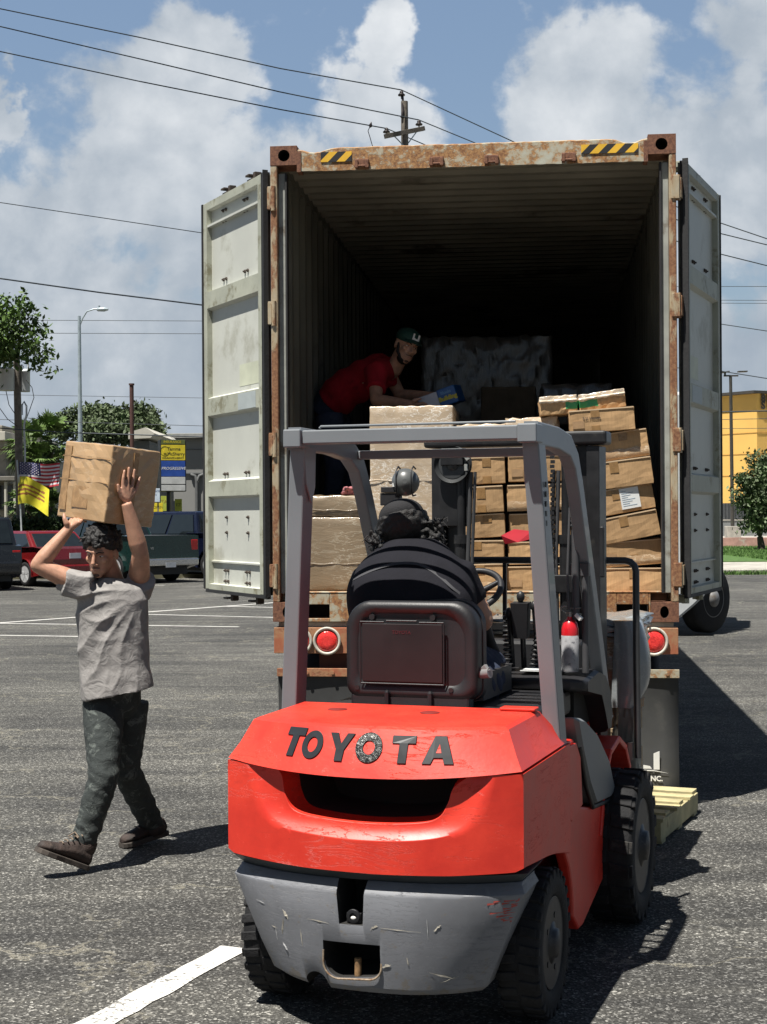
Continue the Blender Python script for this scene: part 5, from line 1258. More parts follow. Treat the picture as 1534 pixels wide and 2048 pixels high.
# --- body: core, side panels with the wheel arch, step, floor
mb = MB(); mb.box(-.36, .36, -.14, 1.05, .22, .60); mb.box(-.36, .36, .336, .95, .601, .93); mb.box(-.35, .35, 1.051, 1.50, .22, .48)
fb('chassis', mb, M_redd)
fb('axle', MB().box(-.40, .40, -.07, .07, .18, .30).cyl((-.45, 1.37, .325), (.45, 1.37, .325), .08, n=16), M_bls)
for s_ in (-1, 1):
    arch = arcpts(0, .245, .355, 52, 12, 10)
    poly = [(.34, .905), (.34, .50)]+[(p+.12, q-.02) for p, q in arcpts(.0, .245, .355, 35, 0, 8)]+[(.575, .155), (.66, .152), (1.33, .295), (1.345, .41), (1.18, .44), (1.10, .56), (.80, .585), (.62, .62), (.585, .83), (.50, .90)]
    xa, xb = sorted((s_*.46, s_*.505)); mb = MB(); mb.prism(poly, lambda p, q, t: (t, p, q), xa, xb); fb('side_panel', mb, M_red, bevel=.010)
    # hinged cover seam block
    xa, xb = sorted((s_*.507, s_*.516)); mb = MB(); mb.prism([(.349, .888), (.349, .62), (.42, .60), (.61, .63), (.575, .82), (.50, .885)], lambda p, q, t: (t, p, q), xa, xb); fb('corner_cover', mb, M_red, bevel=.006)
    # grey side cowl
    rings = []
    P0 = [(.47, .985), (.60, .965), (.86, .87), (1.12, .72), (1.25, .575), (1.15, .562), (.84, .590), (.70, .70), (.56, .86)]
    for x_, k in ((.36, .90), (.455, .98), (.51, 1.0), (.528, .93)):
        c0 = (.80, .75); rings.append([(s_*x_, c0[0]+(p-c0[0])*k, c0[1]+(q-c0[1])*k) for p, q in P0])
    mb = MB(); mb.loft(rings, 0, True, False); fb('side_cowl', mb, M_pls, bevel=.008)
    fb('cowl_seal', MB().tube([(s_*.512, .57, .86), (s_*.512, .69, .69), (s_*.512, .82, .582), (s_*.512, 1.12, .553), (s_*.512, 1.2, .56)], .010, 8), M_blp)
    fb('step', MB().box(*sorted((s_*.30, s_*.50)), 1.12, 1.34, .405, .425), M_steel)
    fb('step_board', MB().box(*sorted((s_*.08, s_*.49)), .96, 1.50, .60, .615), M_bls)
    # front fender: faceted arc plates
    mb = MB(); an = [165, 140, 112, 84, 60, 38]; r0, r1 = .385, .41
    x0, x1 = s_*.37, s_*.515
    for a0, a1 in zip(an, an[1:]):
        q = []
        for a in (a0, a1):
            for rr in (r0, r1):
                for xx in (x0, x1): q.append((xx, 1.37-math.cos(R_(180-a))*rr if False else 1.37+math.cos(R_(a))*rr, .33+math.sin(R_(a))*rr*(1.12 if a < 150 else 1)))
        mb.add(q, [(0, 1, 3, 2), (4, 6, 7, 5), (0, 4, 5, 1), (2, 3, 7, 6), (0, 2, 6, 4), (1, 5, 7, 3)])
    fb('front_fender', mb, M_red, bevel=.004, seg=1)
    # inner riser of the footwell
    mb = MB(); mb.prism([(1.00, .44), (1.44, .44), (1.50, .80), (1.42, 1.05), (1.36, 1.05), (1.30, .80)], lambda p, q, t: (t, p, q), *sorted((s_*.385, s_*.398))); fb('riser', mb, M_red)
fb('footwell', MB().box(-.385, .385, 1.46, 1.50, .44, .86), M_red)
fb('floor_plate', MB().box(-.384, .384, .96, 1.455, .44, .46), M_bls)
# black instrument cowl and cover on the right
rings = []
for x_, k in ((.10, .97), (.30, 1.0), (.415, 1.0), (.462, .95), (.480, .86)):
    P0 = [(.86, 1.085), (1.13, 1.105), (1.30, 1.07), (1.42, .985), (1.475, .86), (1.44, .795), (1.36, .80), (1.30, .88), (1.20, .985), (.86, 1.04)]
    rings.append([(x_, 1.15+(p-1.15)*k, 1.0+(q-1.0)*k) for p, q in P0])
mb = MB(); mb.loft(rings, 0, True, False); fb('black_cowl', mb, M_blp, bevel=.012, seg=3)
fb('instrument_box', MB().box(.0, .40, 1.0, 1.42, .86, 1.038), M_hole)
lb_ = fb('data_plate', MB().box(.16, .34, .992, .999, .955, .985), mat('plate_grey', (.22, .22, .22), .4)); 
lb_ = fb('sticker', MB().box(.19, .36, .93, 1.06, 1.106, 1.109), M_label)
fb('seat_deck', MB().box(-.40, .40, .15, .95, .935, 1.035), M_blp, bevel=.02)
fb('dash', MB().box(-.36, .36, 1.36, 1.46, .90, 1.20), M_blp, bevel=.02)
# --- steering wheel and levers
mb = MB(); cS = Vector((-.028, .98, 1.435)); ax = Vector((-.05, -.62, .78)).normalized(); q_ = ax.to_track_quat('Z', 'Y')
mb.tube([cS+q_ @ Vector((math.cos(t)*.125, math.sin(t)*.125, 0)) for t in [2*math.pi*i/40 for i in range(41)]], .014, 10)
for t in (.5, 2.6, 4.7): mb.tube([cS-ax*.03, cS+q_ @ Vector((math.cos(t)*.12, math.sin(t)*.12, 0))], [.016, .010], 8)
mb.cyl(cS-ax*.06, cS-ax*.01, .035); sw = fb('steering_wheel', mb, M_blp)
fb('steering_column', MB().tube([cS-ax*.05, cS-ax*.3, (.02, 1.36, 1.0)], .035, 12), M_blp)
for x_, z_ in ((.105, 1.33), (.155, 1.40), (.215, 1.36)):
    mb = MB(); mb.tube([(x_, 1.15, 1.06), (x_, 1.11, z_-.08), (x_-.0, 1.09, z_-.015)], .012, 8); mb.ell((x_, 1.09, z_+.005), (.018, .018, .024)); 
    if z_ > 1.38: mb.bar((x_, 1.10, 1.23), (x_, 1.09, z_-.02), .075, .07, r0=.75, r1=1)
    lv = fb('control_lever', mb, M_blp)
for x_, sl in ((.088, .0), (.222, .05)):
    mb = MB()
    for i in range(13):
        z_ = 1.09+i*.020; mb.lathe([(.013, 0), (.0215, .007), (.013, .014)], (x_+sl*(i/13-.5), 1.12, z_), (0, 0, 1), 14)
    fb('ribbed_gaiter', mb, mat('gaiter_rubber', (.032, .032, .034), .5))
# --- seat
se = empty('seat', (-.030, .28, 1.05)); se.parent = fk
def sring(y, inset, z0=.0, z1=.365, x0=-.29, x1=.230, rr=.09, n=8):
    x0 += inset; x1 -= inset; z0 += inset; z1 -= inset; pts = []
    for cx, cz, a0 in ((x1-rr, z1-rr, 0), (x0+rr, z1-rr, 90), (x0+rr*.6, z0+rr*.6, 180), (x1-rr*.6, z0+rr*.6, 270)):
        r_ = rr if cz > .2 else rr*.6
        for i in range(n): a = R_(a0+90*i/(n-1)); pts.append((cx+r_*math.cos(a), y+.10*(cz+r_*math.sin(a))*0, cz+r_*math.sin(a)+.02*math.cos((cx+r_*math.cos(a)+.03)*5)))
    return pts
mb = MB(); mb.loft([sring(-.035, .05), sring(-.05, .028), sring(-.045, .006), sring(-.02, .0), sring(.03, .0)], 0, True, True); mb.build('seat_shell', M_blp, se)
mb = MB(); mb.loft([sring(.0305, -.004), sring(.06, -.008), sring(.10, .01), sring(.125, .06)], 0, True, True); mb.build('backrest_cushion', mat('seat_vinyl', (.022, .022, .024), .5, bump=.1), se)
mb = MB(); mb.box(-.218, .100, -.0575, -.052, .075, .295); ph = mb.build('document_pocket', mat('pocket_plastic', (.014, .010, .011), .45), se, bevel=.004)
for a in (((-.225, -.0555, .30), (-.13, -.0555, .30)), ((-.12, -.0565, .305), (.0, -.0565, .305)), ((.01, -.0555, .30), (.105, -.0555, .30)), ((-.225, -.0555, .07), (-.225, -.0555, .295)), ((.105, -.0555, .07), (.105, -.0555, .295)), ((-.225, -.0555, .068), (.105, -.0555, .068))):
    MB().tube(a, .0035, 6).build('pocket_trim', M_blp, se)
textmesh('printed_text', 'TOYOTA', .018, mat('dull_red_print', (.07, .012, .016), .5), se, (-.06, -.0585, .262), (R_(90), 0, 0), .0003, .0003)
mb = MB()
for x_ in (-.18, .06): mb.cyl((x_, -.052, .318), (x_, -.040, .318), .011, n=12)
for x_ in (-.24, .13): mb.cyl((x_, -.052, .05), (x_, -.040, .05), .009, n=12)
mb.build('shell_screw', M_bls, se)
mb = MB(); mb.box(-.27, .20, -.045, .02, -.045, .03)
for x_ in (-.12, .05): mb.bar((x_, -.055, -.03), (x_, -.055, .045), .02, .02)
mb.build('seat_bracket', M_blp, se, bevel=.012)
mb = MB(); mb.loft([[(x, y, z) for x, y in ((-.29, .06), (.225, .06), (.225, .52), (-.29, .52))] for z in (.0, .05, .10)], 0, True, False); mb.build('seat_cushion', mat('seat_vinyl', (.022, .022, .024)), se, bevel=.03, seg=3)
mb = MB(); mb.cyl((.235, .0, .11), (.270, -.01, .115), .020, n=14); mb.bar((.225, .0, .105), (.262, -.012, .135), .018, .03); mb.build('recline_knob', mat('knob_grey', (.20, .20, .20), .3), se, bevel=.003)
# --- overhead guard
def grd(nm, pts, wd, h, m=M_grd):
    pts = [Vector(p) for p in pts]; rings = []
    for i, p in enumerate(pts):
        d = (pts[min(i+1, len(pts)-1)]-pts[max(i-1, 0)]).normalized(); a = Vector((1, 0, 0)); b = d.cross(a).normalized()
        rings.append([p+a*wd/2*i_+b*h/2*j_ for i_, j_ in ((-1, -1), (1, -1), (1, 1), (-1, 1))])
    mb = MB(); mb.loft(rings, 0, True, False); return fb(nm, mb, m, bevel=.006)
for s_ in (-1, 1):
    x = s_*.455-.012
    grd('rear_leg', [(-.530, .22, .95), (-.462, .165, 2.01)] if s_ < 0 else [(.484, .285, .90), (.437, .165, 2.01)], .062, .105)
    grd('guard_side', [(x, .10, 2.043), (x, .45, 2.040), (x, .66, 2.020), (x, .77, 1.965), (x, .85, 1.86), (x, 1.10, 1.45), (x, 1.46, .84)], .052, .085)
    fb('gusset', MB().prism([(.11, 2.01), (.23, 2.01), (.22, 1.86), (.185, 1.80), (.135, 1.87)], lambda p, q, t: (t, p, q), *sorted((x-s_*.028, x-s_*.034))), M_grd)
    fb('corner_cap', MB().box(*sorted((s_*.415-.012, s_*.485-.012)), .055, .16, 2.008, 2.076), M_grd, bevel=.005)
fb('rear_beam', MB().box(-.426, .402, .070, .135, 2.020, 2.072), M_grd, bevel=.005)
fb('front_beam', MB().box(-.44, .415, .72, .77, 1.985, 2.02), M_grd, bevel=.004)
for i, y in enumerate((.20, .30, .40, .50, .60, .68)): fb('roof_slat', MB().box(-.44, .415, y, y+.022, 2.046, 2.078), M_grd, bevel=.003)
fb('roof_rail', MB().tube([(-.36, .085, 2.078), (-.355, .085, 2.085), (.39, .085, 2.085)], .005, 6), M_grd)
mb = MB()
for i in range(5): z = 1.86-i*.035; mb.box(.478, .481, .165+.0, .185, z-.010, z+.010)
fb('warning_print', mb, M_blk)
# --- mast
for s_ in (-1, 1):
    a, b = sorted((s_*.395, s_*.335)); fb('outer_rail', MB().box(a, b, 1.60, 1.76, .12, 2.06), M_bls, bevel=.004)
    a, b = sorted((s_*.334, s_*.285)); fb('inner_rail', MB().box(a, b, 1.64, 1.74, .15, 2.085), M_bls, bevel=.004)
    a, b = sorted((s_*.284, s_*.262)); fb('rail_flange', MB().box(a, b, 1.60, 1.66, .15, 2.05), M_bls)
    mb = MB(); mb.cyl((s_*.245, 1.58, .2), (s_*.245, 1.58, 1.62), .030, n=14); mb.cyl((s_*.245, 1.58, 1.62), (s_*.245, 1.58, 1.66), .036, n=14); mb.cyl((s_*.245, 1.58, 1.66), (s_*.245, 1.58, 2.05), .020, n=14); fb('lift_cylinder', mb, M_bls)
    for k, (xx, r_) in enumerate(((s_*.205, .011), (s_*.185, .008))):
        fb('hose', MB().tube([(xx, 1.55, .4), (xx+.005, 1.55, 1.2), (xx-.004, 1.56, 1.55), (xx+.01, 1.57, 1.95)], r_, 8), mat('hose_rubber', (.05, .05, .052), .45))
    fb('rail_bracket', MB().box(*sorted((s_*.19, s_*.30)), 1.535, 1.60, 1.40, 1.48), M_bls, bevel=.004)
# chain right of the guard leg
mb = MB()
for i in range(46):
    z = 1.10+i*.021; xx = .190 if i % 2 else .1925
    mb.box(xx-.009, xx+.009, 1.545, 1.56, z, z+.015)
fb('lift_chain', mb, M_bls)['kind'] = 'stuff'
fb('crosshead', MB().box(-.43, .43, 1.585, 1.72, 2.065, 2.128), M_bls, bevel=.014, seg=3)
for z0, z1 in ((1.22, 1.25), (.5, .62)): fb('cross_tie', MB().box(-.262, .262, 1.67, 1.73, z0, z1), M_bls)
mb = MB(); mb.lathe([(.085, -.022), (.085, -.014), (.066, -.010), (.066, .010), (.085, .014), (.085, .022)], (-.278, 1.56, 1.985), (0, 1, 0), 36, cap=False)
mb.lathe([(.066, -.012), (.060, .0), (.03, .002), (.028, -.02), (.01, -.024)], (-.278, 1.56, 1.985), (0, 1, 0), 30)
fb('hose_pulley', mb, mat('pulley_grey', (.055, .058, .060), .35, metal=.3)); fb('pulley_bracket', MB().box(-.33, -.222, 1.53, 1.60, 1.98, 2.06).box(-.355, -.205, 1.582, 1.6, 1.70, 2.0), M_bls, bevel=.004)
fb('pulley_clip', MB().bar((-.225, 1.525, 2.045), (-.195, 1.525, 2.005), .012, .016).bar((-.205, 1.525, 1.985), (-.205, 1.525, 1.955), .012, .022), mat('zinc', (.50, .50, .46), .35, metal=.6))
# carriage, forks and load backrest
M_bar = mat('backrest_bar', (.035, .036, .038), .35, var=.2)
fb('carriage', MB().box(-.50, .50, 1.80, 1.84, .30, .40).box(-.50, .50, 1.80, 1.84, .62, .70), M_bls)
arcR = [(.455+.05*math.cos(R_(a)), 1.90, 1.485+.05*math.sin(R_(a))) for a in (90, 60, 30, 0)]; arcL = [(-x, y, z) for x, y, z in arcR[::-1]]
fb('load_backrest', MB().tube([(-.505, 1.88, .62)]+arcL+arcR+[(.508, 1.88, 1.2), (.512, 1.88, .62)], .0165, 10), M_bar)
for x_ in (-.30, -.123, .30): fb('backrest_bar', MB().bar((x_, 1.90, 1.53), (x_, 1.88, .66), .018, .018), M_bar)
for x_ in (-.26, .26): fb('fork', MB().box(x_-.05, x_+.05, 1.845, 1.88, .10, .70).box(x_-.05, x_+.05, 1.88, 2.85, .07, .105), M_bls, bevel=.004)
for s_ in (-1, 1): fb('tilt_cylinder', MB().cyl((s_*.20, 1.05, .60), (s_*.22, 1.60, .70), .03, n=12), M_bls)
# --- lamps
wl = empty('work_light', (-.326, 1.0, 1.895)); wl.parent = fk
mb = MB(); mb.lathe([(.01, .045), (.035, .04), (.058, .01), (.060, -.022), (.054, -.026)], (0, 0, 0), (.25, -1, .05), 28); mb.build('lamp_housing', mat('lamp_housing_grey', (.09, .095, .095), .35, coat=.3), wl)
mb = MB()
for x_ in (-.028, .040): mb.tube([(x_, .02, .056), (x_, -.01, .066), (x_, -.045, .045), (x_+.004, -.05, -.04), (x_, -.02, -.06), (x_, .02, -.056)], .0035, 6)
mb.build('lamp_guard', M_blp, wl)
MB().box(-.105, -.03, -.02, .04, -.045, -.02).box(-.11, -.02, -.015, .02, -.10, -.046).build('lamp_bracket', M_blp, wl, bevel=.003)
MB().box(-.048, .006, -.032, -.024, -.020, -.004).build('lamp_label', M_label, wl)
sb = empty('signal_lamp', (.412, .95, 1.90)); sb.parent = fk
mb = MB(); mb.prism([(-.024, -.045), (.020, -.045), (.026, .04), (-.010, .045), (-.022, .0)], lambda p, q, t: (p, t, q), -.02, .02); mb.build('lens', M_lens, sb, bevel=.006)
MB().tube([(-.018, 0, .045), (-.012, 0, .062), (.004, 0, .060), (.012, 0, .045)], .003, 6).build('wire_loop', M_steel, sb)
MB().cyl((.005, 0, -.09), (.005, 0, -.048), .018, n=12).tube([(-.01, 0, -.05), (-.015, -.01, -.09), (.015, -.01, -.14), (.02, 0, -.16)], .004, 6).build('lamp_base', M_blp, sb)
mb = MB(); mb.cyl((.417, .97, 1.32), (.417, .97, 1.80), .016, n=12)
for i in range(4): mb.lathe([(.016, 0), (.022, .006), (.016, .012)], (.417, .97, 1.70+i*.018), (0, 0, 1), 14)
mb.tube([(.395, .97, 1.78), (.385, .96, 1.5), (.39, .96, 1.36)], .006, 6); mb.cyl((.452, .99, 1.1), (.452, .99, 1.55), .014, n=10); mb.box(.39, .47, .975, 1.01, 1.50, 1.55)
fb('cable_loom', mb, mat('loom_grey', (.06, .06, .064), .5))
fb('mirror', MB().box(.455, .475, 1.28, 1.31, 1.48, 1.70), M_blp, bevel=.006)
# red cloth tag tied by the right leg
T_ = [(-.115, .005), (-.06, .030), (.02, .022), (.03, -.005), (-.04, -.022), (-.10, -.028)]
mb = MB(); mb.prism(T_, lambda p, q, t: (.30+p*.9, .62+t+.01*math.sin(p*60), 1.665+q), -.003, .003); fb('red_tag', mb, mat('red_cloth', (.45, .015, .03), .8))
# ---------------------------------------------------------------- extinguisher standing on the cowl
def fworld(p): return FMX @ Vector(p)
ex = empty('fire_extinguisher', fworld((.392, .97, 1.106)), -PSI, 'small red fire extinguisher with a white label strapped beside the black cowl', 'fire extinguisher')
MB().lathe([(.034, 0), (.036, .006), (.036, .148), (.0355, .1485)], (0, 0, 0), (0, 0, 1), 28).build('label_band', mat('extinguisher_label', (.30, .30, .31), .45, var=.2, vs=20, dirt=(.10, .10, .11), da=.46, ds=45), ex)
mb = MB(); mb.lathe([(.0352, .149), (.0352, .175), (.030, .200), (.018, .213), (.012, .218), (.012, .226)], (0, 0, 0), (0, 0, 1), 28); mb.build('cylinder', mat('extinguisher_red', (.60, .012, .02), .3, coat=.6, var=.08), ex)
mb = MB(); mb.cyl((0, 0, .226), (0, 0, .245), .014, n=12); mb.bar((-.01, 0, .243), (.05, -.01, .236), .018, .006); mb.bar((-.01, 0, .258), (.045, -.01, .262), .018, .006); mb.build('valve', M_steel, ex)
MB().tube([(-.012, 0, .24), (-.034, -.005, .252), (-.036, -.008, .262), (-.02, -.01, .27), (.0, 0, .262)], .003, 6).build('pin_ring', M_steel, ex)
MB().bar((.03, -.014, .236), (.052, -.020, .216), .020, .014).build('nozzle_tag', M_white, ex)
# ---------------------------------------------------------------- load on the forks
def FM(x, y, z=0): return FMX @ Vector((x, y, z))
ld = empty('wrapped_load', FM(.012, 2.45, .0), -PSI, 'film wrapped load with grey sheeting over its corner, carried on the forks', 'pallet load')
M_wood2 = mat('pallet_wood', (.34, .25, .15), .8, var=.3, vs=12, dirt=(.14, .10, .07), da=.45, ds=6)
def gbx(x0, x1, y0, y1, z0, z1, nm, m, seed, jit=.004, bulge=.01, bev=.01):
    mb = gridbox(x1-x0, y1-y0, z1-z0, jit, seed, 10, 8, 12, bulge); o = mb.build(nm, m, ld, bevel=bev); o.location = ((x0+x1)/2, (y0+y1)/2, z0); o.data.polygons.foreach_set('use_smooth', [True]*len(o.data.polygons)); return o
gbx(-.30, .385, -.42, .45, .90, 1.165, 'wrapped_box', M_filmb, 71, .006); gbx(-.31, .40, -.43, .46, 1.168, 1.235, 'grey_sheet_top', M_filmg, 72, .006, .012, .02)
# sheet hanging over the right corner
rings = []; rg = random.Random(4)
for i in range(12):
    t = i/11; z = 1.235-.40*t; bul = .040*math.sin(t*math.pi*.9)+.01
    rings.append([(.375-.02*t, -.455-.004, z), (.44+bul*.3, -.462-bul*.3, z), (.472+bul-.04*t**6, -.44, z), (.480+bul-.05*t**6, -.36, z), (.470+bul-.05*t**6, -.30, z+.01), (.46, -.27, z+.02), (.40, -.26, z), (.375, -.30, z)])
mb = MB(); mb.loft([[(x*.98-.005, y, z+.012) for x, y, z in rings[0]]]+rings, 0, True, True); hs = mb.build('hanging_sheet', M_filmg, ld)
gbx(.385, .475, -.45, -.36, .30, .835, 'grey_board', mat('grey_card', (.19, .19, .165), .6, var=.12, vs=3, coat=.3, bump=.3, bs=6), 73, .003, .006)
for z0 in (.62, .42, .22):
    mb = MB()
    for i in range(4): mb.box(-.45, .36, -.45+i*.25, -.36+i*.25, z0+.095, z0+.115)
    for x_ in (-.44, -.05, .31): mb.box(x_, x_+.045, -.448, .42, z0+.004, z0+.0945)
    for i in range(3): mb.box(-.45, .36, -.45+i*.33, -.36+i*.33, z0-.014, z0+.0035)
    mb.build('pallet', M_wood2, ld, bevel=.002)
gbx(-.30, .36, -.42, .44, .738, .895, 'brown_box', M_cardd, 74, .003)
# ---------------------------------------------------------------- bare pallet on the ground
pw0 = G(1376, 1643); pw1 = G(1322, 1690)
pa_ = math.atan2(pw0.y-pw1.y, pw0.x-pw1.x)
pt_ = empty('wooden_pallet', (pw1.x, pw1.y, 0), pa_-R_(90), 'pale yellow wooden pallet lying on the asphalt behind the forklift', 'pallet')
M_pw = mat('fresh_pallet_wood', (.40, .35, .19), .75, var=.2, vs=9, dirt=(.22, .17, .08), da=.42, ds=5, bump=.2, bs=30); LL = (pw0-pw1).length+.28
for x_ in (-.045, -.50, -.96):
    MB().box(x_, x_+.045, 0, LL, .016, .118).build('runner', M_pw, pt_, bevel=.002)
for i in range(6):
    y = .0+i*(LL-.10)/5; MB().box(-.975+.01*(i % 3), .012-.025*(i % 2), y, y+(.10 if i < 5 else .13), .119, .137).build('deck_board', M_pw, pt_, bevel=.002)
for i in range(3):
    y = .02+i*(LL-.14)/2; MB().box(-.965, .0, y, y+.09, .0, .0155).build('base_board', M_pw, pt_)
# ================================================================ PEOPLE
V3 = Vector
def skinmat(name, col):
    m, t, b = newmat(name); c = N(t, 'ShaderNodeTexCoord').outputs['Object']
    n = N(t, 'ShaderNodeTexNoise', Vector=c, Scale=22.0, Detail=5.0, Roughness=.6).outputs[0]
    lk(t, MIX(t, SS(t, n, .3, .7), tuple(x*.82 for x in col), tuple(x*1.12 for x in col)), b.inputs['Base Color'])
    b.inputs['Roughness'].default_value = .48; b.inputs['Subsurface Weight'].default_value = .12; b.inputs['Subsurface Scale'].default_value = .01; b.inputs['Subsurface Radius'].default_value = (1, .35, .2)
    return m
def clothmat(name, col, fold=.3, sc=14.0, stain=None, sa=.4, ss=9.0):
    m, t, b = newmat(name); c = N(t, 'ShaderNodeTexCoord').outputs['Object']
    n = N(t, 'ShaderNodeTexNoise', Vector=c, Scale=sc, Detail=6.0, Roughness=.6, Distortion=.6).outputs[0]
    f = N(t, 'ShaderNodeTexNoise', Vector=c, Scale=500.0, Detail=2.0).outputs[0]
    cc = MIX(t, SS(t, n, .3, .7), tuple(x*.85 for x in col), tuple(x*1.1 for x in col))
    if stain:
        s_ = N(t, 'ShaderNodeTexNoise', Vector=c, Scale=ss, Detail=9.0, Roughness=.75, Distortion=.8).outputs[0]
        cc = MIX(t, SS(t, s_, 1-sa, 1.1-sa), cc, stain)
    lk(t, cc, b.inputs['Base Color']); b.inputs['Roughness'].default_value = .9; b.inputs['Specular IOR Level'].default_value = .2
    bp = N(t, 'ShaderNodeBump', Strength=fold, Distance=.02, Height=MA(t, 'ADD', n, MA(t, 'MULTIPLY', f, .06))); lk(t, bp.outputs[0], b.inputs['Normal'])
    return m
M_skin = skinmat('skin', (.46, .25, .165)); M_hair = mat('black_hair', (.008, .007, .007), .62, var=.4, vs=40, bump=.6, bs=120); M_eye = mat('eye_white', (.55, .52, .5), .3); M_dark = mat('dark_detail', (.02, .012, .01), .6); M_lip = mat('lip', (.33, .13, .10), .5)
def frame(fwd, up=(0, 0, 1), c=(0, 0, 0)):
    f_ = Vector(fwd).normalized(); x = f_.cross(Vector(up)).normalized(); z = x.cross(f_)
    return Matrix.Translation(c) @ Matrix(((x.x, f_.x, z.x, 0), (x.y, f_.y, z.y, 0), (x.z, f_.z, z.z, 0), (0, 0, 0, 1)))
def head_into(mb, H):
    Q = H.to_3x3()
    def e(c, r): mb.ell(H @ Vector(c), r, 20, 14, Q=Q)
    e((0, -.012, .032), (.075, .094, .088)); e((0, .022, -.028), (.059, .068, .082)); e((0, .052, -.066), (.046, .040, .036)); e((0, .066, -.092), (.026, .022, .019))
    e((0, .080, .034), (.050, .016, .011)); e((-.040, .062, -.012), (.020, .022, .020)); e((.040, .062, -.012), (.020, .022, .020))
    mb.tube([H @ Vector(p) for p in ((0, .088, .024), (0, .100, .0), (0, .113, -.026))], [.008, .010, .013], 10)
    e((-.012, .100, -.030), (.009, .010, .007)); e((.012, .100, -.030), (.009, .010, .007)); e((0, .088, -.056), (.025, .012, .007)); e((0, .087, -.068), (.022, .011, .007))
    for s_ in (-1, 1): e((s_*.077, -.008, -.004), (.009, .017, .031)); e((s_*.074, -.012, -.026), (.007, .010, .012))
def face_parts(par, H, beard=True, brow=.0036):
    Q = H.to_3x3()
    for s_ in (-1, 1):
        mb = MB(); mb.ell(H @ Vector((s_*.031, .077, .012)), (.0135, .009, .0052), 14, 10, Q=Q); ey = mb.build('eye', M_eye, par)
        mb = MB(); mb.ell(H @ Vector((s_*.031, .0835, .012)), (.0058, .004, .0045), 12, 8, Q=Q); mb.build('iris', M_dark, ey)
        mb = MB(); mb.tube([H @ Vector(p) for p in ((s_*.014, .0925, .029), (s_*.030, .0925, .036), (s_*.050, .078, .031))], [.004, brow, .003], 8); mb.build('eyebrow', M_hair, par)
        mb = MB(); mb.tube([H @ Vector(p) for p in ((s_*.017, .083, .0145), (s_*.031, .0865, .0175), (s_*.046, .076, .0135))], [.002, .003, .002], 6); mb.build('eyelid', M_skin, par)
    mb = MB(); mb.tube([H @ Vector(p) for p in ((-.022, .088, -.062), (0, .0985, -.0615), (.022, .088, -.062))], [.002, .003, .002], 6); mb.build('mouth', M_lip, par)
    if beard:
        mb = MB(); mb.tube([H @ Vector(p) for p in ((-.024, .089, -.049), (0, .0995, -.0455), (.024, .089, -.049))], [.002, .0035, .002], 6)
        mb.ell(H @ Vector((0, .080, -.090)), (.017, .012, .010), 12, 8, Q=Q); mb.build('beard', M_stub, par)
M_stub = mat('stubble', (.085, .05, .04), .8)
def hair_into(mb, H, n, seed, r0=.017, low=-.01, spread=1.0, back=False, fringe=.055, ztop=9):
    rg = random.Random(seed); Q = H.to_3x3(); k = 0
    while k < n:
        d = Vector((rg.gauss(0, 1), rg.gauss(0, 1), rg.gauss(0, 1))).normalized(); sp = spread if hasattr(spread, '__len__') else (spread,)*3; p = Vector((d.x*.078*sp[0], -.014+d.y*.096*sp[1], .036+d.z*.090*sp[2]))
        lim = low if p.y < .01 else low+ (p.y-.01)*1.05+ .0
        if p.z > ztop or p.z < (lim if not back else low) or (p.y > .052 and p.z < fringe) or (p.y > .0 and abs(p.x) > .062 and p.z < .03): continue
        r = r0*rg.uniform(.6, 1.25); mb.ell(H @ p, (r, r, r*.85), 8, 6, Q=Q); k += 1
    mb.ell(H @ Vector((0, -.016, .042)), (.078, .094, .084), 20, 14, Q=Q)
def hand_into(mb, wrist, knuck, tips, thumb, side, th=.011):
    "palm slab from wrist to the four knuckles, then four curled fingers and a thumb"
    w_ = Vector(wrist); K = [Vector(k) for k in knuck]; mid = sum(K, Vector())/4
    for k in K: mb.tube([w_, w_.lerp(k, .5), k], [.021, .0165, .0125], 10)
    for k, (m_, t_) in zip(K, tips): mb.tube([k, Vector(m_), Vector(t_)], [.0112, .0098, .0078], 10); mb.ell(Vector(t_), .0078, 8, 6)
    mb.tube([w_, Vector(thumb[0]), Vector(thumb[1]), Vector(thumb[2])], [.020, .0155, .0115, .0085], 10); mb.ell(Vector(thumb[2]), .0085, 8, 6)
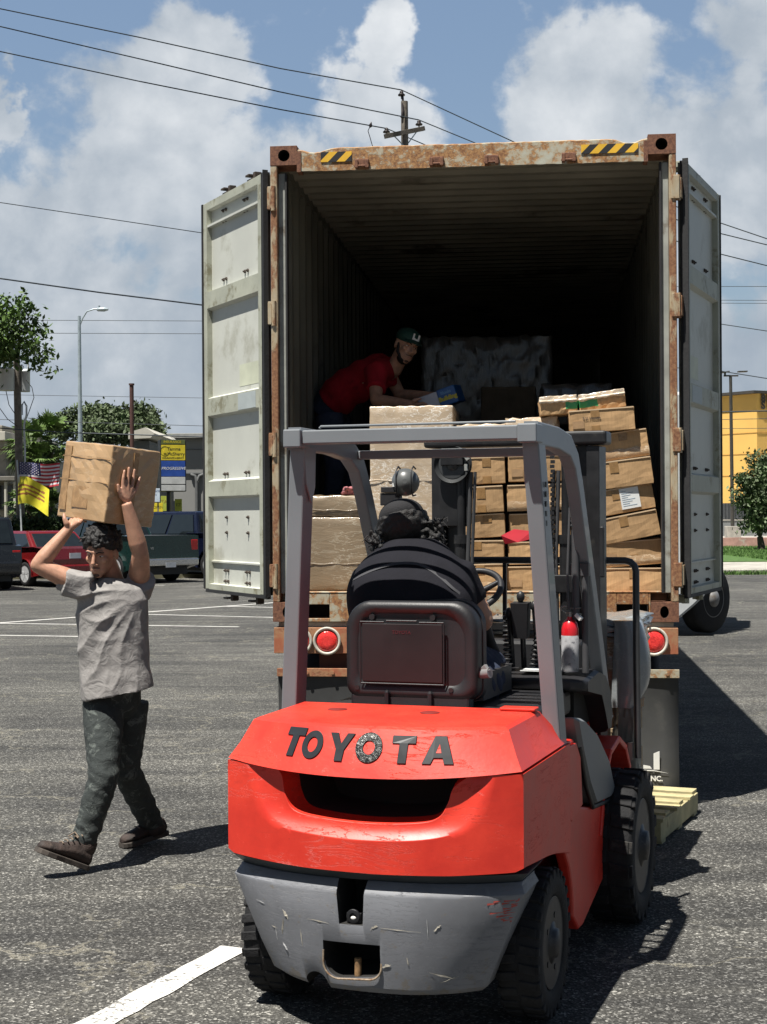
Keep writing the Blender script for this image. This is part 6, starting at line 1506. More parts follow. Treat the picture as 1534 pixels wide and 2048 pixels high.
def boot(par, heel, toe, ankle, up, mats, L=.30, lace=True):
    "work boot: heel and toe points on the sole line, ankle centre"
    h, t, a = Vector(heel), Vector(toe), Vector(ankle); d = (t-h).normalized(); u_ = Vector(up).normalized(); u_ = (u_-d*u_.dot(d)).normalized(); s_ = d.cross(u_)
    L = (t-h).length; rings = []; sole = []
    for f, w_, z in ((0, .030, .07), (.06, .037, .085), (.22, .039, .105), (.38, .040, .098), (.52, .043, .078), (.68, .050, .060), (.84, .047, .052), (.95, .034, .044), (1.0, .018, .034)):
        c = h+d*(L*f); ring = []
        for i in range(16):
            an = 2*math.pi*i/16; x = math.cos(an)*w_; zz = math.sin(an); zz = z*(zz*.5+.5)*(1 if zz > -.6 else 1); ring.append(c+s_*x*(1 if math.sin(an) < .2 else .80)+u_*(.018+zz))
        rings.append(ring); sole.append([c+s_*(k*(w_+.006))+u_*z_ for k, z_ in ((-1, 0), (1, 0), (1, .026), (-1, .026))])
    mb = MB(); mb.loft(rings, 0, True, True); mb.tube([h+d*L*.20+u_*.06, h.lerp(a, .6)+d*L*.09, a+u_*.0], [.045, .044, .050], 16)
    b_ = mb.build('boot', mats[0], par); remesh(b_, .007, 3)
    b_.data.materials.clear(); b_.data.materials.append(mats[0])
    MB().loft(sole, 0, True, False).build('sole', mats[1], b_, bevel=.004)
    if lace:
        mb = MB()
        for i in range(5):
            c = h+d*(L*(.62-.07*i))+u_*(.082+.016*i); mb.tube([c-s_*.026, c+u_*.006, c+s_*.026], .0035, 6)
        mb.tube([h+d*L*.36+u_*.135-s_*.0, h+d*L*.44+u_*.15+s_*.02, h+d*L*.50+u_*.12+s_*.035], .004, 6)
        mb.build('lace', mat('lace_tan', (.16, .12, .085), .8), b_)
    # loose tongue and collar
    return b_
def person(label, base):
    return empty('person', base, 0, label, 'person')
def add_p(name, mb, m, par, vox, sm=3, fold=None):
    o = mb.build(name, m, par); mm = list(o.data.materials); remesh(o, vox, sm)
    o.data.materials.clear(); [o.data.materials.append(x) for x in mm]
    if fold: displace(o, fold); 
    return o
# ---------------------------------------------------------------- man carrying a box on his head
bp0 = G(225, 1725); P1 = person('man in grey T-shirt and smeared dark jeans walking with a box on his head', bp0)
T1 = lambda px, py, d: W(px, py, d)-bp0
H1 = frame((-.26, -.92, -.30), (.06, 0, 1), T1(204, 1106, 7.90))
# the carried box first, so hands can meet it
near_b, near_t = W(208, 1046, 7.76), W(226, 897, 7.76)
ez = (near_t-near_b).normalized(); exv = Vector((.66, .74, 0)); exv = (exv-ez*exv.dot(ez)).normalized(); eyv = ez.cross(exv)
BW, BD, BH = .312, .390, .392
BXM = Matrix(((exv.x, eyv.x, ez.x, 0), (exv.y, eyv.y, ez.y, 0), (exv.z, eyv.z, ez.z, 0), (0, 0, 0, 1)))
ctr = near_b+exv*BW/2+eyv*BD/2
bx = empty('carried_box', (0, 0, 0), 0, 'brown taped cardboard box carried on the head of the walking man', 'box'); bx.matrix_world = Matrix.Translation(ctr) @ BXM
M_carr = filmmat('carried_card', (.46, .295, .15), (.66, .57, .42), (2.0, 2.0, 5.0), .30, .06, .10)
mb = gridbox(BW, BD, BH, .0014, 91, 10, 10, 12, .008); mb.build('carton_body', M_carr, bx, bevel=.006)
M_tp2 = mat('clear_brown_tape', (.31, .185, .085), .25, var=.2, vs=25, coat=.6, bump=.12, bs=18)
x_ = -BW/2-.0095   # the sunny left face is -x of the box? faces: near edge is (-x,-y)
for (y0, y1, z0, z1) in ((-.05, .08, .06, .17), (.125, .180, .04, .37)):
    MB().box(-BW/2-.0086, -BW/2-.0040, y0, y1, z0, z1).build('tape_patch', M_tp2, bx)
for z_ in (.195, .315):
    mb = MB(); rings = []; rg = random.Random(int(z_*1000))
    for i in range(20): y = -BD/2+BD*i/19; k = z_+.003*math.sin(i*.5)+rg.uniform(-.001, .001); rings.append([(-BW/2-.007, y, k+.004), (-BW/2-.0095, y, k), (-BW/2-.007, y, k-.003)])
    mb.loft(rings, 0, False, True, False); mb.build('tape_crease', M_tp2, bx)
for y_, x0, x1 in ((-BD/2-.0095, -.02, .012),): MB().box(x0, x1, y_, y_+.004, .002, .370).build('tape', M_tp2, bx)
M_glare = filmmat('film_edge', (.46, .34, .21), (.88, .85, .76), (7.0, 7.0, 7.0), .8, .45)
BXI = (Matrix.Translation(ctr) @ BXM).inverted()
def onbox(px, py, axis, val):   # pixel ray onto a box plane, returned relative to the person
    a, b = inv(px, py); o = BXI @ Vector((0, 0, CH)); q = BXI.to_3x3() @ Vector((a/F, 1, b/F)); t = (val-o[axis])/q[axis]; return (Matrix.Translation(ctr) @ BXM) @ (o+q*t)-bp0
RF = lambda px, py, off=.010: onbox(px, py, 1, -BD/2-.008-off)   # shaded right face (-y side)
# body
S1r, S1l = T1(168, 1172, 7.88), T1(277, 1168, 8.00)
E1r, Wr1r = T1(76, 1131, 7.84), T1(138, 1058, 7.88)
E1l, Wr1l = T1(281, 1108, 7.86), RF(253, 1006, .030)
mb = MB(); head_into(mb, H1)
nk = T1(226, 1162, 7.99); mb.tube([H1 @ Vector((0, -.022, -.045)), nk, T1(228, 1200, 8.0)], [.056, .058, .08], 18)
mb.tube([nk, T1(228, 1240, 8.0), T1(230, 1330, 8.0), T1(235, 1400, 8.0)], [.08, .12, .12, .12], 16, flat=.75)
mb.tube([S1r, S1r.lerp(E1r, .35), S1r.lerp(E1r, .75), E1r], [.058, .054, .046, .040], 16); mb.ell(E1r, .039)
mb.tube([E1r, E1r.lerp(Wr1r, .22), E1r.lerp(Wr1r, .6), Wr1r], [.040, .044, .036, .026], 16)
mb.tube([S1l, S1l.lerp(E1l, .35), S1l.lerp(E1l, .75), E1l], [.058, .056, .050, .043], 16); mb.ell(E1l, .042)
mb.tube([E1l, E1l.lerp(Wr1l, .22), E1l.lerp(Wr1l, .6), Wr1l], [.042, .046, .037, .027], 16)
# left hand flat on the box side
hand_into(mb, RF(253, 1000, .020), [RF(246, 972, .012), RF(255, 969, .012), RF(264, 972, .012), RF(272, 979, .012)],
          [(RF(247, 955, .010), RF(249, 942, .008)), (RF(257, 951, .010), RF(258, 936, .008)), (RF(267, 955, .010), RF(269, 940, .008)), (RF(276, 966, .010), RF(280, 955, .008))], (RF(243, 992, .014), RF(238, 981, .012), RF(236, 970, .010)), 1)
# right hand under the lower left edge, fingers curling up behind the box foot
wb = Wr1r; zb = lambda px, py, d: T1(px, py, d)
hand_into(mb, wb, [zb(141, 1043, 7.92), zb(148, 1041, 7.90), zb(155, 1041, 7.88), zb(161, 1043, 7.86)],
          [(zb(146, 1036, 7.97), zb(152, 1037, 8.01)), (zb(153, 1035, 7.96), zb(160, 1037, 8.00)), (zb(160, 1036, 7.94), zb(167, 1039, 7.98)), (zb(166, 1040, 7.91), zb(172, 1043, 7.94))], (zb(133, 1046, 7.86), zb(129, 1038, 7.86), zb(128, 1029, 7.87)), -1)
add_p('body', mb, M_skin, P1, .0046, 5)
face_parts(P1, H1)
mb = MB(); hair_into(mb, H1, 300, 7, .0150, .010, (1.06, 1.10, 1.26), fringe=.060)
rg = random.Random(77)
for i in range(150):
    d = V3((rg.gauss(0, 1), rg.gauss(.2, 1), abs(rg.gauss(0, 1))+.25)).normalized(); p = V3((d.x*.085, -.012+d.y*.104, .040+d.z*.108)); q1 = p+V3((rg.uniform(-.02, .02), rg.uniform(-.02, .02), rg.uniform(.0, .022)))
    mb.tube([H1 @ (p*.93), H1 @ p, H1 @ q1, H1 @ (q1+V3((rg.uniform(-.014, .014), rg.uniform(-.01, .016), rg.uniform(-.014, .004))))], [.011, .009, .006, .003], 6)
add_p('hair', mb, M_hair, P1, .0042, 0)
# T-shirt: loose, pulled towards the raised arms
M_tee = clothmat('grey_tee', (.275, .262, .252), .5, 16.0)
rows = [(1157, 200, 250, .050), (1166, 176, 268, .09), (1178, 160, 286, .105), (1200, 153, 296, .115), (1235, 153, 297, .12), (1280, 155, 297, .122), (1330, 158, 300, .125), (1366, 160, 306, .138), (1388, 163, 309, .145)]
mb = MB(); rings = []
for y, x0, x1, dp in rows:
    c = (x0+x1)/2; hw = (x1-x0)/2/390; ring = []
    for i in range(40):
        a = 2*math.pi*i/40; dz = 0
        tilt = (.036*(math.cos(a)) if y > 1360 else 0)
        p = T1(c, y, 7.92); ring.append(Vector((p.x+hw*math.copysign(abs(math.cos(a))**.85, math.cos(a)), p.y+dp*math.sin(a), p.z+tilt)))
    rings.append(ring)
mb.loft(rings, 0, True, True)
sr, sl_ = S1r.lerp(E1r, .42), S1l.lerp(E1l, .40)
mb.tube([S1r+Vector((.05, 0, 0)), S1r, sr+Vector((0, 0, -.02))], [.085, .078, .072], 20); mb.tube([S1l-Vector((.05, 0, .02)), S1l+Vector((.0, 0, -.02)), sl_+Vector((.012, 0, -.035))], [.085, .085, .074], 20)
mb.tube([sr+Vector((0, 0, -.02)), sr+Vector((-.004, .01, -.06))], [.05, .045], 12)
AX = T1(286, 1185, 7.9); AX2 = T1(168, 1180, 7.9)
def foldfn(c, n):
    z = c[:, 2]; x = c[:, 0]; top, bot = T1(0, 1165, 7.95).z, T1(0, 1388, 7.95).z
    def nz3(p, f, s_=0):
        return np.sin(p[:, 0]*f+s_+1.7*np.sin(p[:, 2]*f*.7+s_*2))*np.cos(p[:, 2]*f*.8+1.3*np.sin(p[:, 0]*f*.6+s_))
    dx, dz = x-AX.x, z-AX.z; ang = np.arctan2(-dx, -dz); rad = np.hypot(dx, dz)
    slow = nz3(c, 9.0, .4); ph = ang*19+4*rad+1.5*nz3(c, 13.0, 2.0)
    ridge = lambda q, k: 1-2*np.abs(np.sin(q*.5))**k
    w1 = np.clip((rad-.08)/.16, 0, 1)*np.clip(1.25-rad*1.4, .1, 1)*np.clip((ang+.25)/.4, 0, 1)*(.45+.55*np.clip(slow+.4, 0, 1))
    X0 = T1(205, 0, 7.95).x; Z0 = T1(0, 1195, 7.95).z
    sw_ = ridge((z-Z0)*62-(x-X0)**2*150+1.2*nz3(c, 11.0, 5.0), .8); w2 = np.exp(-((x-X0)/.075)**2)*np.exp(-((z-T1(0, 1240, 7.95).z)/.10)**2)
    v_ = ridge(x*52+z*6+2.2*nz3(c, 8.0, 1.0), .85); w3 = np.clip((T1(0, 1280, 7.95).z-z)/.15, 0, 1)
    sl2 = np.clip((z-T1(0, 1200, 7.95).z)/.05, 0, 1); fine = nz3(c, 60.0, 3.0)
    amp = .0102*ridge(ph, .85)*w1+.0070*sw_*w2+.0062*v_*w3*(.6+.4*slow)+.0008*fine+.0012*nz3(c, 24.0, .0)
    return n*amp[:, None]
tee = add_p('t_shirt', mb, M_tee, P1, .0058, 4, foldfn)
# pale stitched hem line
hem = MB(); 
dk = MB()
for i in range(60):
    pass
# trousers
M_jean = clothmat('paint_smeared_jeans', (.040, .046, .045), .6, 24.0, (.105, .118, .11), .47, 15.0)
mb = MB(); HR, HL = T1(207, 1405, 7.95), T1(258, 1402, 8.06)
mb.tube([T1(232, 1330, 7.94), T1(234, 1370, 7.95), T1(234, 1400, 7.98), T1(232, 1425, 8.0)], [.10, .122, .125, .09], 20, flat=.85)
KR, AR = T1(207, 1555, 7.74), T1(166, 1690, 7.68)
mb.tube([HR, HR.lerp(KR, .35), HR.lerp(KR, .8), KR, KR.lerp(AR, .3), KR.lerp(AR, .7), AR], [.108, .100, .082, .076, .074, .066, .060], 22)
KL, AL = T1(252, 1540, 8.08), T1(306, 1652, 8.34)
mb.tube([HL, HL.lerp(KL, .35), HL.lerp(KL, .8), KL, KL.lerp(AL, .3), KL.lerp(AL, .7), AL], [.105, .096, .080, .076, .074, .068, .060], 22)
def legfold(c, n):
    z = c[:, 2]; x = c[:, 0]; kz = KR.z
    f = np.exp(-((z-kz)/.10)**2)+np.exp(-((z-AR.z-.06)/.09)**2)*1.2+.35
    a = np.sin(z*105+x*38+1.2*np.sin(x*30+z*17))*.6+np.sin(z*61-x*47)*.4
    return n*(a*f*.0030)[:, None]
add_p('jeans', mb, M_jean, P1, .008, 3, legfold)
M_boot = mat('boot_leather', (.032, .021, .017), .75, var=.4, vs=20, bump=.4, bs=60, dirt=(.08, .058, .042), da=.40, ds=14); M_sole = mat('boot_sole', (.06, .05, .042), .8, var=.3, vs=30)
hr_ = G(172, 1745)-bp0; hr_.z = .012; tr_ = T1(98, 1713, 7.55)
boot(P1, hr_, hr_+(tr_-hr_).normalized()*.285, AR+Vector((.0, 0, -.02)), (0, 0, 1), (M_boot, M_sole))
tl_ = G(243, 1697)-bp0; tl_.z = .004; hl_ = T1(333, 1668, 8.40)
boot(P1, tl_+(hl_-tl_).normalized()*.285, tl_, AL+Vector((0, 0, -.02)), (0, 0, 1), (M_boot, M_sole))
for A_, r_ in ((AR, .058), (AL, .058)):
    mb = MB(); rg = random.Random(3); rings = [[A_+Vector((math.cos(t)*r_*k+rg.uniform(-.004, .004), math.sin(t)*r_*k, dz+rg.uniform(-.006, .006))) for t in [2*math.pi*i/16 for i in range(16)]] for k, dz in ((.98, -.045), (1.12, -.03), (1.2, -.005), (1.08, .012))]
    mb.loft(rings, 0, True, True); mb.build('boot_collar', M_boot, P1)
# ---------------------------------------------------------------- forklift driver
P2 = person('driver in a black shirt and backwards cap seated on the forklift, seen from behind', FO.copy()); P2.rotation_euler = (0, 0, -PSI); P2.location = FMX @ Vector((-.045, 0, -.012))
V = Vector; hd = V((-.175, .66, 1.700)); H2 = frame((-.30, .92, -.28), (-.20, 0, 1), hd)
hip = V((-.04, .50, 1.20)); nkb = V((-.125, .60, 1.60))
mb = MB(); head_into(mb, H2); mb.tube([H2 @ V((0, -.02, -.05)), nkb, nkb-V((0, .03, .10))], [.056, .060, .09], 16)
mb.tube([nkb, V((-.10, .50, 1.46)), hip], [.09, .13, .13], 16)
SR, ER, WR = V((.085, .56, 1.52)), V((.160, .62, 1.345)), V((.09, .86, 1.40))
SL, EL_, WL = V((-.315, .62, 1.50)), V((-.40, .78, 1.30)), V((-.10, .95, 1.40))
for a_, b_, c_ in ((SR, ER, WR), (SL, EL_, WL)):
    mb.tube([a_, a_.lerp(b_, .5), b_], [.058, .052, .044], 14); mb.ell(b_, .044); mb.tube([b_, b_.lerp(c_, .3), c_], [.044, .043, .027], 14)
    cc_ = cS+q_ @ V((-.08 if c_ is WL else .09, -.08, 0))
    K_ = [c_.lerp(cc_, .7)+V((.018*(i-1.5), 0, .01)) for i in range(4)]
    hand_into(mb, c_, K_, [((k+V((0, .03, .012))), (k+V((0, .045, -.015)))) for k in K_], (c_+V((-.02, .01, .01)), c_+V((-.03, .04, .02)), c_+V((-.02, .07, .02))), 1)
add_p('body', mb, skinmat('skin_tan', (.36, .20, .13)), P2, .007, 3)
face_parts(P2, H2, False)
mb = MB(); hair_into(mb, H2, 620, 17, .0135, -.085, 1.22, True, .05, ztop=.045)
rg = random.Random(9)
for i in range(150):   # curls bushing out at both sides and the nape
    s_ = rg.choice((-1, 1, 1)); p = H2 @ V((s_*rg.uniform(.06, .145), rg.uniform(-.10, .02), rg.uniform(-.105, .015))); mb.ell(p, rg.uniform(.008, .014), 8, 6)
add_p('hair', mb, M_hair, P2, .0055, 1)
mb = MB(); rg = random.Random(19)
for i in range(130):
    s_ = rg.choice((-1, 1, 1)); p = H2 @ V((s_*rg.uniform(.08, .145), rg.uniform(-.09, .02), rg.uniform(-.10, .01))); q1 = p+V((rg.uniform(-.01, .03)*s_, rg.uniform(-.02, .02), rg.uniform(-.03, .02))); q2 = q1+V((rg.uniform(-.015, .015), rg.uniform(-.02, .02), rg.uniform(-.03, .01)))
    mb.tube([p, q1, q2], [.003, .0025, .001], 5)
mb.build('stray_curls', M_hair, P2)['kind'] = 'stuff'
mb = MB(); Q2 = H2.to_3x3(); mb.ell(H2 @ V((0, -.014, .060)), (.094, .112, .068), 28, 16, Q=Q2); cap_ = add_p('cap', mb, mat('black_cap', (.011, .011, .013), .9, var=.15, bump=.3, bs=150), P2, .006, 2)
displace(cap_, lambda c, n: np.zeros_like(c))
M_blshirt = clothmat('black_shirt', (.010, .010, .014), .35, 9.0); M_grsh = clothmat('charcoal_yoke', (.035, .035, .040), .3, 12.0)
mb = MB(); tor = []
for y, z, x0, x1, dp in resamp(((.50, 1.12, -.25, .17, .15), (.46, 1.25, -.29, .19, .16), (.45, 1.38, -.335, .185, .165), (.475, 1.49, -.345, .165, .16), (.53, 1.58, -.31, .10, .13), (.575, 1.635, -.255, .035, .105), (.60, 1.672, -.205, -.03, .075)), 31):
    tor.append([V(((x0+x1)/2+(x1-x0)/2*math.copysign(abs(math.cos(a))**.8, math.cos(a)), y+dp*math.sin(a), z)) for a in [2*math.pi*i/36 for i in range(36)]])
mb.loft(tor, 0, True, True); 
mb.tube([SR-V((.06, .02, .0)), SR, SR.lerp(ER, .60)], [.085, .082, .066], 18); mb.tube([SL+V((.05, 0, 0)), SL, SL.lerp(EL_, .6)], [.085, .08, .066], 18)
def drfold(c, n):
    z, x = c[:, 2], c[:, 0]; a = np.sin(z*30+x*26+2*np.sin(x*11+z*9))*np.clip((1.46-z)/.15, 0, 1); b = np.sin(x*30-z*16+1.8*np.sin(z*14+x*9))*.55
    return n*((a+b)*.0016)[:, None]
add_p('shirt', mb, M_blshirt, P2, .009, 22, drfold)
# charcoal shoulder piping laid on the back of the shirt
def onback(x, z):
    "y of the shirt's back surface"
    T_ = [(1.12, .50, -.25, .17, .15), (1.25, .46, -.29, .19, .16), (1.38, .45, -.335, .185, .165), (1.49, .475, -.345, .165, .16), (1.58, .53, -.31, .10, .13), (1.635, .575, -.255, .035, .105), (1.672, .60, -.205, -.03, .075)]
    zs_ = [t[0] for t in T_]; g_ = [np.interp(z, zs_, [t[k] for t in T_]) for k in (1, 2, 3, 4)]
    u_ = min(.98, abs((x-(g_[1]+g_[2])/2)/((g_[2]-g_[1])/2))); return g_[0]-g_[3]*math.sqrt(max(0, 1-u_**2.2))
mb = MB(); A = []; B = []
for i in range(31):
    t = i/30; x = -.30+.44*t; z = 1.515+.065*math.sin(math.pi*min(1, t*1.0))-.20*max(0, t-.60)**1.5
    A.append((x, onback(x, z+.005)-.010, z+.005)); B.append((x, onback(x, z-.005)-.012, z-.005))
mb.loft([A, B], 0, False, True, False); mb.build('piping', mat('charcoal_piping', (.045, .045, .05), .8), P2)
M_den = clothmat('blue_denim', (.035, .045, .075), .4, 18.0)
mb = MB()
for s_, kx2 in ((1, .10), (-1, -.30)):
    h_ = V((-.03+s_*.10, .52, 1.17)); k_ = V((kx2, .95, 1.13)); a_ = V((kx2*.9, 1.16, .78)); 
    mb.tube([h_, h_.lerp(k_, .5), k_], [.105, .095, .075], 18); mb.ell(k_, .073); mb.tube([k_, k_.lerp(a_, .4), a_], [.074, .068, .052], 16)
mb.tube([V((-.16, .50, 1.16)), V((.10, .50, 1.16))], [.12, .12], 16)
mb.tube([V((.10, .48, 1.12)), V((.165, .50, 1.11)), V((.17, .62, 1.11)), V((.11, .85, 1.12))], [.10, .085, .080, .075], 16)
add_p('jeans', mb, M_den, P2, .010, 3, lambda c, n: n*(np.sin(c[:, 1]*70+c[:, 2]*50)*.004)[:, None])
for s_, kx2 in ((1, .10), (-1, -.30)): boot(P2, (kx2*.9, 1.13, .625), (kx2*.9, 1.40, .625), (kx2*.9, 1.16, .74), (0, 0, 1), (M_boot, M_sole), lace=False)
for s_ in (0,):
    mb = MB(); mb.prism([(.0, .0), (.030, .01), (.032, .045), (.045, .075), (.028, .082), (.018, .055), (.004, .085), (-.012, .075), (.004, .04)], lambda p, q, t: (.172+p, .415+t-q*.1, 1.045+q), -.004, .004); mb.build('white_strap', M_white, P2)
# ---------------------------------------------------------------- man bending in the container
def C3(px, py, yl): return CM @ cl(px, py, yl)
b3 = C3(672, 1120, 1.55); b3.z = 1.285+.34
P3 = person('man in a red T-shirt and green cap bending over a packet inside the dark container', b3)
t3 = lambda px, py, yl: C3(px, py, yl)-b3
H3 = frame((.42, -.88, -.30), (.32, 0, 1), t3(812, 693, 1.30))
mb = MB(); head_into(mb, H3); n3_ = t3(790, 735, 1.38); S3r, S3l = t3(752, 745, 1.25), t3(768, 728, 1.62); hp3 = t3(668, 800, 1.55)
mb.tube([H3 @ V((0, -.022, -.05)), n3_, t3(765, 745, 1.45)], [.055, .06, .09], 14); mb.tube([t3(770, 740, 1.45), t3(715, 765, 1.5), hp3], [.11, .12, .13], 16)
E3, W3 = t3(752, 800, 1.10), t3(822, 808, .95); E3b, W3b = t3(800, 790, 1.5), t3(872, 792, 1.25)
for a_, b_, c_ in ((S3r, E3, W3), (S3l, E3b, W3b)):
    mb.tube([a_, a_.lerp(b_, .5), b_], [.055, .048, .042], 14); mb.ell(b_, .041); mb.tube([b_, b_.lerp(c_, .3), c_], [.041, .04, .027], 14)
    K_ = [c_+V((.055, -.01+.018*i, .0)) for i in range(4)]; hand_into(mb, c_, K_, [(k+V((.03, 0, .006)), k+V((.05, 0, -.004))) for k in K_], (c_+V((.02, -.03, .02)), c_+V((.045, -.035, .03)), c_+V((.065, -.03, .03))), 1)
add_p('body', mb, M_skin, P3, .007, 3); face_parts(P3, H3)
mb = MB(); Q3 = H3.to_3x3(); mb.ell(H3 @ V((0, .035, -.085)), (.050, .050, .038), 18, 12, Q=Q3); mb.ell(H3 @ V((0, .074, -.048)), (.026, .016, .006), 12, 8, Q=Q3)
for s_ in (-1, 1): mb.tube([H3 @ V((s_*.070, .01, .01)), H3 @ V((s_*.062, .03, -.05)), H3 @ V((s_*.03, .062, -.088))], [.010, .013, .012], 8)
add_p('beard', mb, M_hair, P3, .006, 2)
mb = MB(); mb.ell(H3 @ V((0, -.010, .062)), (.086, .102, .068), 26, 14, Q=Q3); cp3 = add_p('cap', mb, mat('green_cap', (.010, .050, .035), .7), P3, .006, 2)
mb = MB(); rings = [[H3 @ V((x, .075+ (.075*(1-(x/.075)**2))*k, .047+.010*(1-(x/.075)**2)-.012*k)) for x in np.linspace(-.072, .072, 13)] for k in (0, .5, 1)]; mb.loft(rings, 0, False, True, False); br = mb.build('cap_brim', mat('green_cap', (.010, .050, .035)), cp3); so_ = br.modifiers.new('s', 'SOLIDIFY'); so_.thickness = .004
mb = MB()
for p in ([(-.026, -.02), (.004, -.02), (.004, -.008), (-.014, -.008), (-.014, .022), (-.026, .022)], [(.008, -.02), (.026, -.02), (.026, .022), (.016, .022), (.016, -.004), (.008, -.004)]): mb.prism(p, lambda a, b, t: H3 @ V((a, .094+t-.30*max(0, b), .083+b)), -.002, .004)
mb.build('cap_logo', M_white, cp3)
mb = MB(); mb.tube([t3(776, 737, 1.44), t3(735, 755, 1.5), t3(690, 780, 1.52), t3(664, 806, 1.55)], [.125, .14, .14, .135], 22); mb.tube([t3(772, 738, 1.40), S3r, S3r.lerp(E3, .62)], [.085, .084, .072], 16); mb.tube([t3(772, 738, 1.5), S3l, S3l.lerp(E3b, .5)], [.085, .08, .068], 16)
add_p('t_shirt', mb, clothmat('red_tee', (.34, .012, .022), .35, 12.0, (.20, .008, .015), .45, 16.0), P3, .009, 3, lambda c, n: n*(np.sin(c[:, 0]*40+c[:, 2]*33)*.006)[:, None])
mb = MB(); mb.tube([t3(672, 795, 1.55), t3(652, 830, 1.58)], [.135, .13], 20)
for s_, y_ in ((0, 1.38), (1, 1.72)):
    h_, k_, a_ = t3(658+s_*14, 830, y_), t3(672+s_*22, 935, y_-.05), t3(660+s_*20, 1040, y_); a_.z = .06; mb.tube([h_, h_.lerp(k_, .5), k_, k_.lerp(a_, .5), a_], [.10, .095, .075, .068, .058], 18)
add_p('jeans', mb, M_den, P3, .010, 3)
for s_, y_ in ((0, 1.38), (1, 1.72)): a_ = t3(660+s_*20, 1040, y_); boot(P3, (a_.x-.06, a_.y, .0), (a_.x+.20, a_.y-.12, .0), (a_.x, a_.y, .10), (0, 0, 1), (M_boot, M_sole), lace=False)
# crate he stands on
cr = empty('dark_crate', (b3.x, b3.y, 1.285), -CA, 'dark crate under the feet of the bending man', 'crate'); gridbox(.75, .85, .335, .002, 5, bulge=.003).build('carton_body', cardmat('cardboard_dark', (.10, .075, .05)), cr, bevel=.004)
# packet in his hands, with the blue and yellow printed end
pk = empty('printed_packet', (0, 0, 0), 0, 'white packet with a blue and yellow printed end, held by the bending man', 'packet')
pc = C3(880, 797, 1.0); pk.matrix_world = Matrix.Translation(pc) @ Matrix.Rotation(-.32, 4, 'Y') @ Matrix.Rotation(-.25, 4, 'Z')
MB().box(-.14, -.001, -.05, .20, -.055, .05).build('packet_body', mat('packet_white', (.42, .42, .47), .5, coat=.4, bump=.4, bs=20), pk, bevel=.006)
mb = MB(); mb.box(.0, .125, -.055, .20, -.062, .055); be = mb.build('printed_end', mat('packet_blue', (.01, .075, .24), .4), pk, bevel=.006)
textmesh('printed_text', 'Building', .040, mat('packet_yellow', (.50, .42, .03), .5), be, (.063, -.0565, -.015), (R_(90), 0, 0), .001, .002)
textmesh('printed_text', 'Blocks', .028, mat('packet_lightblue', (.10, .25, .45), .5), be, (.06, -.0565, .024), (R_(90), 0, 0), .001, .001)
# pink crumpled gloves on the low wrapped stack
gv = empty('work_gloves', C3(703, 989, .35), 0, 'crumpled pink and dark work gloves lying on the low wrapped stack', 'gloves'); mb = MB(); rg = random.Random(8)
for i in range(16): p = V((rg.uniform(-.06, .06), rg.uniform(-.04, .04), rg.uniform(.012, .05))); mb.tube([p, p+V((rg.uniform(-.05, .05), rg.uniform(-.02, .02), rg.uniform(-.015, .01)))], [.014, .010], 8)
mb.box(-.05, .05, -.03, .03, .0, .03); o = add_p('glove', mb, mat('glove_pink', (.34, .12, .13), .8, var=.4, vs=40, dirt=(.05, .02, .025), da=.5, ds=30), gv, .006, 1)
# blue cable ties by the right pocket
ct = empty('blue_wrap_scrap', C3(1283, 1243, -.03), 0, 'small pale blue plastic scrap beside the right sill pocket', 'plastic scrap'); mb = MB()
for i in range(7): p = V((rg.uniform(-.04, .04), rg.uniform(-.01, .0), rg.uniform(-.008, .012))); mb.ell(p, (rg.uniform(.006, .014), .005, rg.uniform(.004, .010)), 8, 6)
mb.build('plastic', mat('pale_blue_plastic', (.45, .62, .85), .4), ct)

# ================================================================ VEHICLES
M_cgl = mat('car_glass', (.012, .016, .018), .06, var=.1, spec=.9); M_chr = mat('chrome', (.62, .63, .64), .18, metal=.9, var=.05); M_blkp = mat('bumper_black', (.025, .026, .028), .6)
M_tl = mat('tail_lamp_red', (.42, .01, .012), .2, coat=.6); M_plate = mat('plate_white', (.55, .57, .60), .5)
def carpaint(name, c): return mat(name, c, .28, var=.05, coat=.8, dirt=tuple(x*.7+.02 for x in c), da=.36, ds=1.5)
def car_wheel(par, x, y, r, s_, w_=.21, rim=None, chrome=True):
    mb = MB(); mb.lathe([(r*.66, w_*.44), (r*.72, w_*.5), (r*.94, w_*.46), (r, w_*.3), (r, -w_*.3), (r*.94, -w_*.46), (r*.66, -w_*.5)], (x, y, r), (s_, 0, 0), 32); t_ = mb.build('wheel', M_tyre, par)
    mb = MB(); mb.lathe([(r*.68, w_*.45), (r*.66, w_*.47), (r*.60, w_*.40), (r*.58, w_*.2), (.01, w_*.2)], (x, y, r), (s_, 0, 0), 32)
    for k in range(5):
        a = 2*math.pi*k/5+.3; c_ = V((x+s_*w_*.40, y, r)); mb.bar(c_, c_+V((0, math.cos(a), math.sin(a)))*r*.62, r*.20, .03, up=(1, 0, 0))
    mb.cyl((x+s_*w_*.2, y, r), (x+s_*w_*.47, y, r), r*.16, n=12); mb.build('rim', rim or mat('alloy_rim', (.55, .56, .57), .35, metal=.3), t_)
